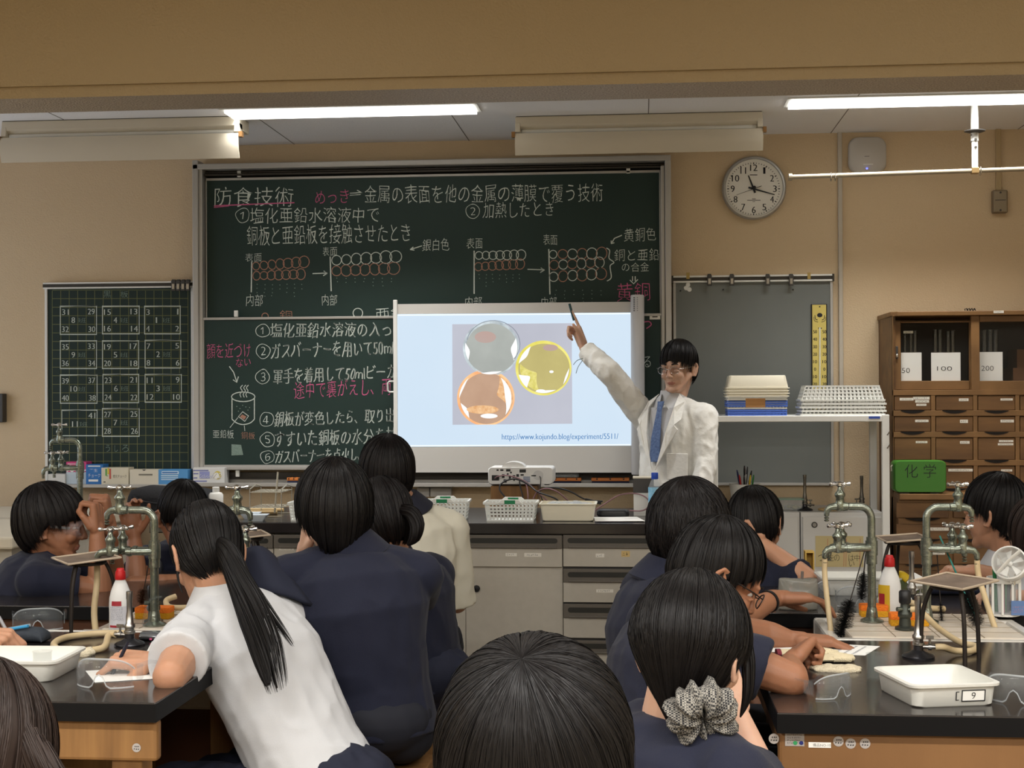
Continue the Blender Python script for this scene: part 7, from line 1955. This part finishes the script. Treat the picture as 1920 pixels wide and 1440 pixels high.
m = MB(); m.loft([[ch(-.016,.1,.0),ch(.016,.1,.0),ch(.016,.112,.0),ch(-.016,.112,.0)],[ch(-.011,.116,-.04),ch(.011,.116,-.04),ch(.011,.126,-.04),ch(-.011,.126,-.04)],[ch(-.024,.15,-.17),ch(.024,.15,-.17),ch(.024,.157,-.17),ch(-.024,.157,-.17)],[ch(-.028,.162,-.28),ch(.028,.162,-.28),ch(.028,.168,-.28),ch(-.028,.168,-.28)]]); m.build('tie', M_tie, t, bevel=.002)
for s in (-1, 1):
    m = MB(); m.loft([[p, p+tfv*.007] for p in (ch(s*.066,.05,.01),)]*1) if False else None
    P = [ch(s*.055,.03,.035), ch(s*.068,.1,-.03), ch(s*.05,.148,-.15), ch(s*.008,.172,-.32), ch(s*.06,.158,-.22), ch(s*.112,.138,-.13), ch(s*.095,.142,-.11), ch(s*.118,.12,-.085), ch(s*.1,.05,.0)]
    m = MB(); m.prism(P, tfv*.006); m.build('lapel', M_coat, t, bevel=.003)
m = MB(); m.loft([[ch(-.15+x,.118+x*.2+y,z) for x, z in ((0,-.24),(.1,-.24),(.1,-.36),(0,-.36))] for y in (0,.004)]); m.build('breast_pocket', M_coat, t, bevel=.002)
m = MB(); m.tube(spline([Q(1093,672,dpt+.0),Q(1082,676,dpt-.02),Q(1075,684,dpt-.02)],5), .0016, 6); m.tube(spline([Q(1092,676,dpt),Q(1084,688,dpt-.02),Q(1080,700,dpt-.02)],5), .0016, 6); m.build('cuff_string', Mx('grey_string', (110,130,130), .8), t)
# marker held by the pointing hand
tp = en['Rt']; m = MB(); m.cyl(tp[0]-V(-.012,.004,.045), tp[0]+V(-.01,.004,.035), .006, n=10); tag(m.build('marker_pen', Mx('dark_teal', (24,60,62), .4), smooth=40), 'dark marker in the raised hand of the standing person', 'pen')
# ---- goggled student, far left
d2 = 4.6
t, F, nb, sh, en, H = person('seated person in navy polo with clear goggles, hands before the face', (97,984), d2, (.97,.2,-.1), (.9,.3), tuple(Q(10,900,d2))[:2], 1, 'polo', vox=.0036, sw=.17,
    arms={'R': (Q(188,1108,d2-.06), Q(182,1008,d2-.05), V(-.05,.15,1), V(-.75,.1,.1), 'fist'), 'L': (Q(215,1095,d2+.25), Q(206,990,d2+.1), V(-.1,-.1,1), V(-.8,-.2,0), 'fist')}, neck=tuple(Q(90,1048,d2+.02)))
hair(t, F, [(0,.04),(30,.03),(60,.005),(80,.008),(95,-.02),(110,-.06),(130,-.085),(180,-.1),(230,-.085),(260,-.06),(280,-.045),(300,-.02),(330,.03),(360,.04)], H_dbr, R=(.1,.118,.112), N=3200, messy=.7, seed=12)
def goggles_on(t, F):
    m = MB()
    loop = lambda k, y: [F(.062*k*math.sin(a), y-.03*abs(math.sin(a))**2, -.002+.034*k*math.cos(a)) for a in [2*math.pi*i/28 for i in range(28)]]
    m.loft([loop(1.06,.078), loop(1.04,.11), loop(.95,.128)], cap0=False); g = m.build('goggles_shield', mat('goggle_pink_clear', (224,206,206), .08, alpha=.2, spec=1), t, smooth=60)
    m = MB()
    for s in (-1, 1): m.tube([F(s*.066,.07,.0), F(s*.084,.03,.003), F(s*.086,.012,.004)], [(.0015,.006)]*3, 8)
    m.build('goggles_arm', M_gog2, g, smooth=60)
goggles_on(t, F)
# ---- bowed student facing the camera
d3 = 5.0
t, F, nb, sh, en, H = person('seated person in navy polo bowing the head low beside the left tap', (342,970), d3, (.52,-.62,-.58), (.25,-1), tuple(Q(330,900,d3+.33))[:2], 1, 'polo', vox=.004, sw=.175,
    arms={'R': (Q(256,1092,d3-.1), Q(252,1012,d3-.05), V(-.12,-.1,1), V(.5,-.8,.1), 'cup'), 'L': (Q(400,1098,d3-.1), Q(300,1090,d3-.2), V(-1,-.1,.05), V(0,0,-1), 'relaxed')}, neck=tuple(Q(375,1030,d3+.14)))
hair(t, F, SHORT, H_blk, R=(.086,.108,.106), N=2400, messy=.4, seed=13)
glasses(t, F)
# ---- ponytail student in white
d4 = 3.52
t, F, nb, sh, en, H = person('seated person in a white shirt with a long black ponytail, writing', (388,1040), d4, (-.5,.7,-.48), (-.82,.45), tuple(Q(612,900,3.28))[:2], 0, 'white', 'skirt', vox=.0034, sw=.165, torso_w=.92, hz=.5, gender='f',
    arms={'L': (Q(318,1268,3.06), Q(366,1226,3.3), V(.3,.9,.05), V(0,0,-1), 'relaxed'), 'R': (Q(400,1216,3.4), Q(302,1243,3.2), V(-.95,-.12,.1), V(.1,.25,-.95), 'pen')}, neck=tuple(Q(418,1122,d4-.04)), sleeve=.64)
rng4 = np.random.default_rng(4)
def pony4(mb, rng):
    tress(mb, [Q(405,1026,d4-.03), Q(418,1026,d4-.09), Q(438,1062,d4-.15), Q(462,1132,d4-.24), Q(486,1212,d4-.33), Q(502,1284,d4-.39)], [.016,.024,.034,.035,.034,.026,.008], 1100, .0016, rng, flat=.7)
    tress(mb, [Q(440,1062,d4-.14), Q(480,1110,d4-.22), Q(515,1160,d4-.28), Q(550,1210,d4-.33)], [.014,.012,.01,.006], 60, .0014, rng, core=.08)
    tress(mb, [Q(430,1050,d4-.14), Q(470,1130,d4-.26), Q(500,1210,d4-.34), Q(520,1290,d4-.4)], [.03,.042,.044,.03], 260, .0014, rng, core=.05, flat=.6)
    tress(mb, [Q(332,1055,d4-.06), Q(334,1085,d4-.07), Q(342,1112,d4-.08)], [.003,.0025,.001], 24, .0013, rng)
hair(t, F, TIED, H_blk, R=(.088,.108,.106), crown=(0,.2,.98), N=3400, messy=.25, seed=14, extra=pony4, locks=160)
m = MB(); m.tube([Q(410,1020,d4-.035)+V(.004,.012,0)*math.cos(a)*1.6+V(0,.004,.018)*math.sin(a) for a in [2*math.pi*i/16 for i in range(16)]], .005, 8, closed=True); m.build('hair_tie', M_black, t, smooth=60)
# navy sailor collar flap over the far shoulder
m = MB(); g = []
for j in range(7):
    v = j/6; row_ = []
    for i in range(9):
        u = i/8; x = 452+u*(58+62*v)+10*v; y = 1040+v*72-16*math.sin(math.pi*u)*(1-v*.4)+u*20*(.3+v)
        row_.append(Q(x, y, 3.62-.1*v+.06*abs(u-.5)))
    g.append(row_)
m.add([p for r_ in g for p in r_], [(j*9+i, j*9+i+1, (j+1)*9+i+1, (j+1)*9+i) for j in range(6) for i in range(8)])
fl = m.build('sailor_collar', M_skirt, t, smooth=70, recalc=False); sd = fl.modifiers.new('wall','SOLIDIFY'); sd.thickness = .01
pen_in(en['Rt'], V(.35,.1,.75), 'dark pen in the writing hand of the ponytail student', (22,24,40))
# ---- bobbed student in navy, seen from behind
d7 = 3.72
t, F, nb, sh, en, H = person('seated person in navy polo with thick black bobbed hair, back to the room', (626,956), d7, (-.35,.9,-.22), (-.3,.95), tuple(Q(690,900,3.66))[:2], 2, 'polo', vox=.004, sw=.175, torso_w=1.02, loose=1.03,
    arms={'L': (Q(566,1140,3.92), Q(570,1046,3.95), V(.1,.0,1), V(.85,.1,.1), 'cup'), 'R': (Q(770,1130,3.95), Q(680,1060,4.1), V(-.8,.3,.2), V(-.2,0,-.9), 'pen')}, neck=tuple(Q(657,1030,d7-.02)))
hair(t, F, [(0,.03),(45,.01),(65,-.03),(90,-.055),(120,-.1),(180,-.135),(215,-.12),(238,-.07),(255,-.035),(270,-.01),(290,.01),(320,.025),(360,.03)], H_blk, R=(.103,.118,.118), c0=(0,-.012,.022), drop=1.35, N=4200, messy=.45, seed=15, locks=80)
pen_in(en['Lt'], V(.3,-.2,-.9), 'dark pen held up by the bobbed student in navy', (30,30,34))
# ---- low ponytail student in navy
d8 = 4.22
t, F, nb, sh, en, H = person('seated person in navy polo with a short curled ponytail, second row left', (717,978), d8, (-.7,.62,-.3), (-.75,.6), tuple(Q(785,900,4.2))[:2], 0, 'polo', 'skirt', vox=.0045, sw=.16, torso_w=.98, gender='f', neck=tuple(Q(730,1048,d8)),
    arms={'L': (Q(690,1130,4.2), Q(640,1100,4.35), V(-1,.2,0), V(0,0,-1), 'relaxed')})
def pony8(mb, rng):
    tress(mb, [Q(744,960,d8-.03), Q(757,957,d8-.07), Q(774,964,d8-.1), Q(782,984,d8-.12), Q(777,1008,d8-.13), Q(764,1022,d8-.13)], [.012,.019,.022,.022,.017,.004], 420, .0017, rng)
hair(t, F, TIED, H_dbr, R=(.084,.102,.106), crown=(0,.1,.98), N=2600, messy=.3, seed=16, extra=pony8)
m = MB(); m.lathe(Q(750,957,d8-.04), [(.012,-.006),(.018,0),(.012,.006)], 14, ax=(1,0,.1)); m.build('hair_tie', M_black, t, smooth=60)
# ---- bobbed student in cream white
d9 = 4.85
t, F, nb, sh, en, H = person('seated person in a cream shirt with a navy collar, dark hair before the screen', (725,890), d9, (-.35,.9,-.15), (-.45,.9), tuple(Q(775,900,4.85))[:2], 0, 'cream', vox=.0045, sw=.165, torso_w=.95, neck=tuple(Q(757,952,d9)), hz=.57, sleeve=1.0)
hair(t, F, BOB, H_dbr, R=(.096,.112,.112), N=2800, messy=.45, seed=17)
# ---- foreground head
d10 = 1.46
t, F, nb, sh, en, H = person('person in the centre foreground, only the black-haired head showing', (1003,1438), d10, (.03,.98,-.12), (0,1), (.12,1.42), 1, 'polo', vox=.005, sw=.19, hz=.4, hk=.97)
hair(t, F, SHORT, H_blk, R=(.1,.116,.106), c0=(0,-.01,.032), crown=(-.05,-.6,.75), N=15000, S=12, w=.0009, messy=1.2, seed=18, locks=260)
# ---- scrunchie student
d11 = 2.35
t, F, nb, sh, en, H = person('seated person in navy with sleek black hair tied in a grey checked scrunchie', (1297,1222), d11, (.42,.86,-.25), (.8,.6), tuple(Q(1200,900,2.3))[:2], 2, 'polo', 'skirt', vox=.004, sw=.16, gender='f', hz=.48, neck=tuple(Q(1268,1345,d11-.0)), collar=False,
    arms={'R': (Q(1432,1490,2.36), Q(1384,1352,2.5), V(-.3,.5,.8), V(0,0,-1), 'relaxed')})
def tail11(mb, rng):
    tress(mb, [Q(1395,1180,d11-.0), Q(1403,1240,d11-.02), Q(1402,1300,d11-.03), Q(1388,1345,d11-.03)], [.01,.012,.009,.001], 160, .0011, rng, flat=.6)
    tress(mb, [Q(1298,1310,d11-.06), Q(1308,1350,d11-.075), Q(1312,1420,d11-.07), Q(1312,1500,d11-.06)], [.02,.024,.03,.012], 400, .0013, rng)
hair(t, F, [(0,.06),(45,.03),(65,.015),(80,.005),(92,-.0),(102,-.05),(125,-.125),(180,-.15),(235,-.14),(265,-.11),(290,-.07),(315,.03),(360,.06)], H_blk, R=(.1,.114,.118), c0=(0,-.012,.02), crown=(-.1,.15,.98), drop=1.4, taper=.52, tz=.015, N=7000, S=12, w=.0011, messy=.25, seed=19, extra=tail11, locks=420)
# scrunchie: a ruffled ring of checked cloth
M_scr = mat('checked_cloth', (120,116,110), .9, bump=(500,.3))
nt2 = M_scr.node_tree; b_ = nt2.nodes['Principled BSDF']; tc = nt2.nodes.new('ShaderNodeTexCoord'); chk = nt2.nodes.new('ShaderNodeTexChecker'); chk.inputs['Scale'].default_value = 300
chk.inputs['Color1'].default_value = lin((150,146,138)); chk.inputs['Color2'].default_value = lin((46,46,48)); nt2.links.new(tc.outputs['Object'], chk.inputs['Vector']); nt2.links.new(chk.outputs['Color'], b_.inputs['Base Color'])
sc = Q(1316,1338,d11-.12); ax = V(.1,-.55,-.3).normalized(); u = ax.orthogonal().normalized(); v = ax.cross(u); m = MB(); L = []
for i in range(72):
    a = 2*math.pi*i/72; dr = u*math.cos(a)+v*math.sin(a); loop = []
    ruf = 1+.2*math.sin(a*11)+.12*math.sin(a*23+1)
    for j in range(12):
        b = 2*math.pi*j/12; loop.append(sc+dr*(.031+.024*ruf*math.cos(b)+.003*math.sin(a*17+b*2))+ax*(.025*ruf*math.sin(b)+.006*math.sin(a*7+b)))
    L.append(loop)
m.loft(L, close=True); m.build('scrunchie', M_scr, t, smooth=180)
# ---- student with black glasses, right front table
d12 = 3.2
t, F, nb, sh, en, H = person('seated person in navy polo with black-framed glasses bending over the right table', (1343,1080), d12, (.84,.2,-.5), (.94,.34), tuple(Q(1222,900,3.05))[:2], 1, 'polo', vox=.0036, sw=.18,
    arms={'R': (Q(1483,1274,2.96), Q(1480,1246,3.16), V(.3,.6,.2), V(.2,-.5,-.7), 'fist'), 'L': (Q(1430,1190,3.5), Q(1480,1200,3.5), V(.9,-.1,0), V(0,0,-1), 'relaxed')}, neck=tuple(Q(1290,1140,d12-.02)), sleeve=.66)
hair(t, F, SHORT, H_blk, R=(.09,.11,.108), N=3400, messy=.5, seed=20, w=.0014)
glasses(t, F)
# ---- wavy haired student
d13 = 3.6
t, F, nb, sh, en, H = person('seated person in navy polo with tousled wavy dark hair and glasses', (1294,998), d13, (.6,.76,-.2), (.95,.3), tuple(Q(1238,900,3.5))[:2], 1, 'polo', vox=.0045, sw=.185, neck=tuple(Q(1254,1078,d13-.03)),
    arms={'R': (Q(1390,1155,3.72), Q(1452,1122,3.85), V(1,.3,.0), V(0,0,-1), 'relaxed')})
hair(t, F, SHORT, H_dbr, R=(.1,.117,.112), N=3400, messy=1.3, seed=21, wav=1.6, locks=70)
glasses(t, F)
m = MB(); el, wr = en['R']; q = el.lerp(wr,.82); ax = (wr-el).normalized(); m.lathe(q, [(.026,-.005),(.031,-.004),(.031,.004),(.026,.005)], 20, ax=ax, cap0=False, cap1=False); m.build('wrist_band', M_black, t, smooth=60)
# ---- student resting head on a hand
d14 = 4.75
t, F, nb, sh, en, H = person('seated person resting the head on one hand beside the right far table', (1418,985), d14, (.35,.85,-.3), (.6,.75), tuple(Q(1370,900,4.7))[:2], 0, 'polo', vox=.004, sw=.175, roll=.12,
    arms={'R': (Q(1518,1090,4.55), Q(1432,1022,4.66), V(-.75,.0,.6), V(-.2,.7,.5), 'fist'), 'L': (Q(1500,1085,4.85), Q(1440,1095,4.75), V(-1,-.1,0), V(0,0,-1), 'relaxed')}, neck=tuple(Q(1398,1048,d14)))
hair(t, F, SHORT, H_blk, R=(.093,.108,.104), N=2800, messy=.6, seed=22)
# ---- student in white on the far right
d15 = 4.75
t, F, nb, sh, en, H = person('seated person in a white shirt at the far right, dark hair, looking left', (1866,962), d15, (-.72,.62,-.12), (-.85,.3), tuple(Q(1935,900,4.75))[:2], 0, 'white', vox=.0042, sw=.175, neck=tuple(Q(1892,1050,d15)),
    arms={'L': (Q(1880,1090,4.5), Q(1838,1072,4.6), V(-1,.15,.05), V(0,0,-1), 'cup')})
hair(t, F, SHORT, H_blk, R=(.094,.112,.11), N=2800, messy=.5, seed=23)
d16 = 4.3
t, F, nb, sh, en, H = person('seated person cut off by the right edge, brown hair and white shirt', (1952,1010), d16, (-.5,.8,-.1), (-.8,.3), tuple(Q(1990,900,4.3))[:2], 2, 'white', 'skirt', vox=.005, sw=.16, gender='f', neck=tuple(Q(1965,1095,d16)),
    arms={'L': (Q(1960,1130,4.05), Q(1918,1122,4.12), V(-.7,.4,.1), V(0,0,-1), 'cup')})
hair(t, F, BOB, H_brn, R=(.094,.11,.11), N=2000, messy=.4, seed=24)
# ---- cut off at the left edge: writing hand
d5 = 3.35
t, F, nb, sh, en, H = person('seated person at the left edge, only the writing hand in view', (-330,985), d5, (.9,.3,-.4), (.9,.2), tuple(Q(-560,900,3.3))[:2], 0, 'polo', vox=.004, sw=.17,
    arms={'R': (Q(-215,1226,3.26), Q(-68,1192,3.33), V(1,.05,-.05), V(-.1,.3,-.95), 'pen'), 'L': (Q(-300,1180,3.6), Q(-160,1165,3.55), V(1,-.2,0), V(0,0,-1), 'relaxed')}, neck=tuple(Q(-390,1075,d5)))
hair(t, F, SHORT, H_blk, N=800, seed=25)
pen_in(en['Rt'], V(-.4,.1,.6), 'silver mechanical pencil in the hand at the left edge', (150,150,154))
# ---- near the camera, bottom left
d6 = 1.75
t, F, nb, sh, en, H = person('person in the left foreground corner with long dark brown hair', (-45,1435), d6, (.15,.95,-.2), (.1,1), tuple(Q(-60,900,1.72))[:2], 2, 'polo', 'skirt', vox=.005, sw=.16, gender='f', hz=.42)
def long6(mb, rng):
    for i in range(6):
        x = 30+i*12; tress(mb, [Q(x-15,1330+i*14,d6-.04), Q(x+5,1400+i*8,d6-.05), Q(x+22,1480,d6-.05), Q(x+30,1620,d6-.04)], [.012,.014,.013,.004], 160, .0012, rng)
hair(t, F, [(0,.05),(60,-.02),(90,-.12),(180,-.16),(270,-.12),(300,-.02),(360,.05)], H_brn, R=(.098,.112,.12), c0=(0,-.012,.015), crown=(0,.1,.98), N=6000, S=12, w=.0011, messy=.3, seed=26, extra=long6)
# stools under the people nearest the aisle
for (px, d, lab) in ((690,3.66,'wooden stool under the bobbed student in navy'),(785,4.2,'wooden stool under the student with the short ponytail'),(612,3.28,'wooden stool under the ponytail student in white'),(1222,3.05,'wooden stool under the student with black glasses'),(775,4.85,'wooden stool under the student in the cream shirt'),(1238,3.55,'wooden stool under the wavy haired student'),(1370,4.7,'wooden stool under the student resting on a hand')):
    q = Q(px, 900, d); stool(q.x, q.y, lab, h=.462 if px != 612 else .4)
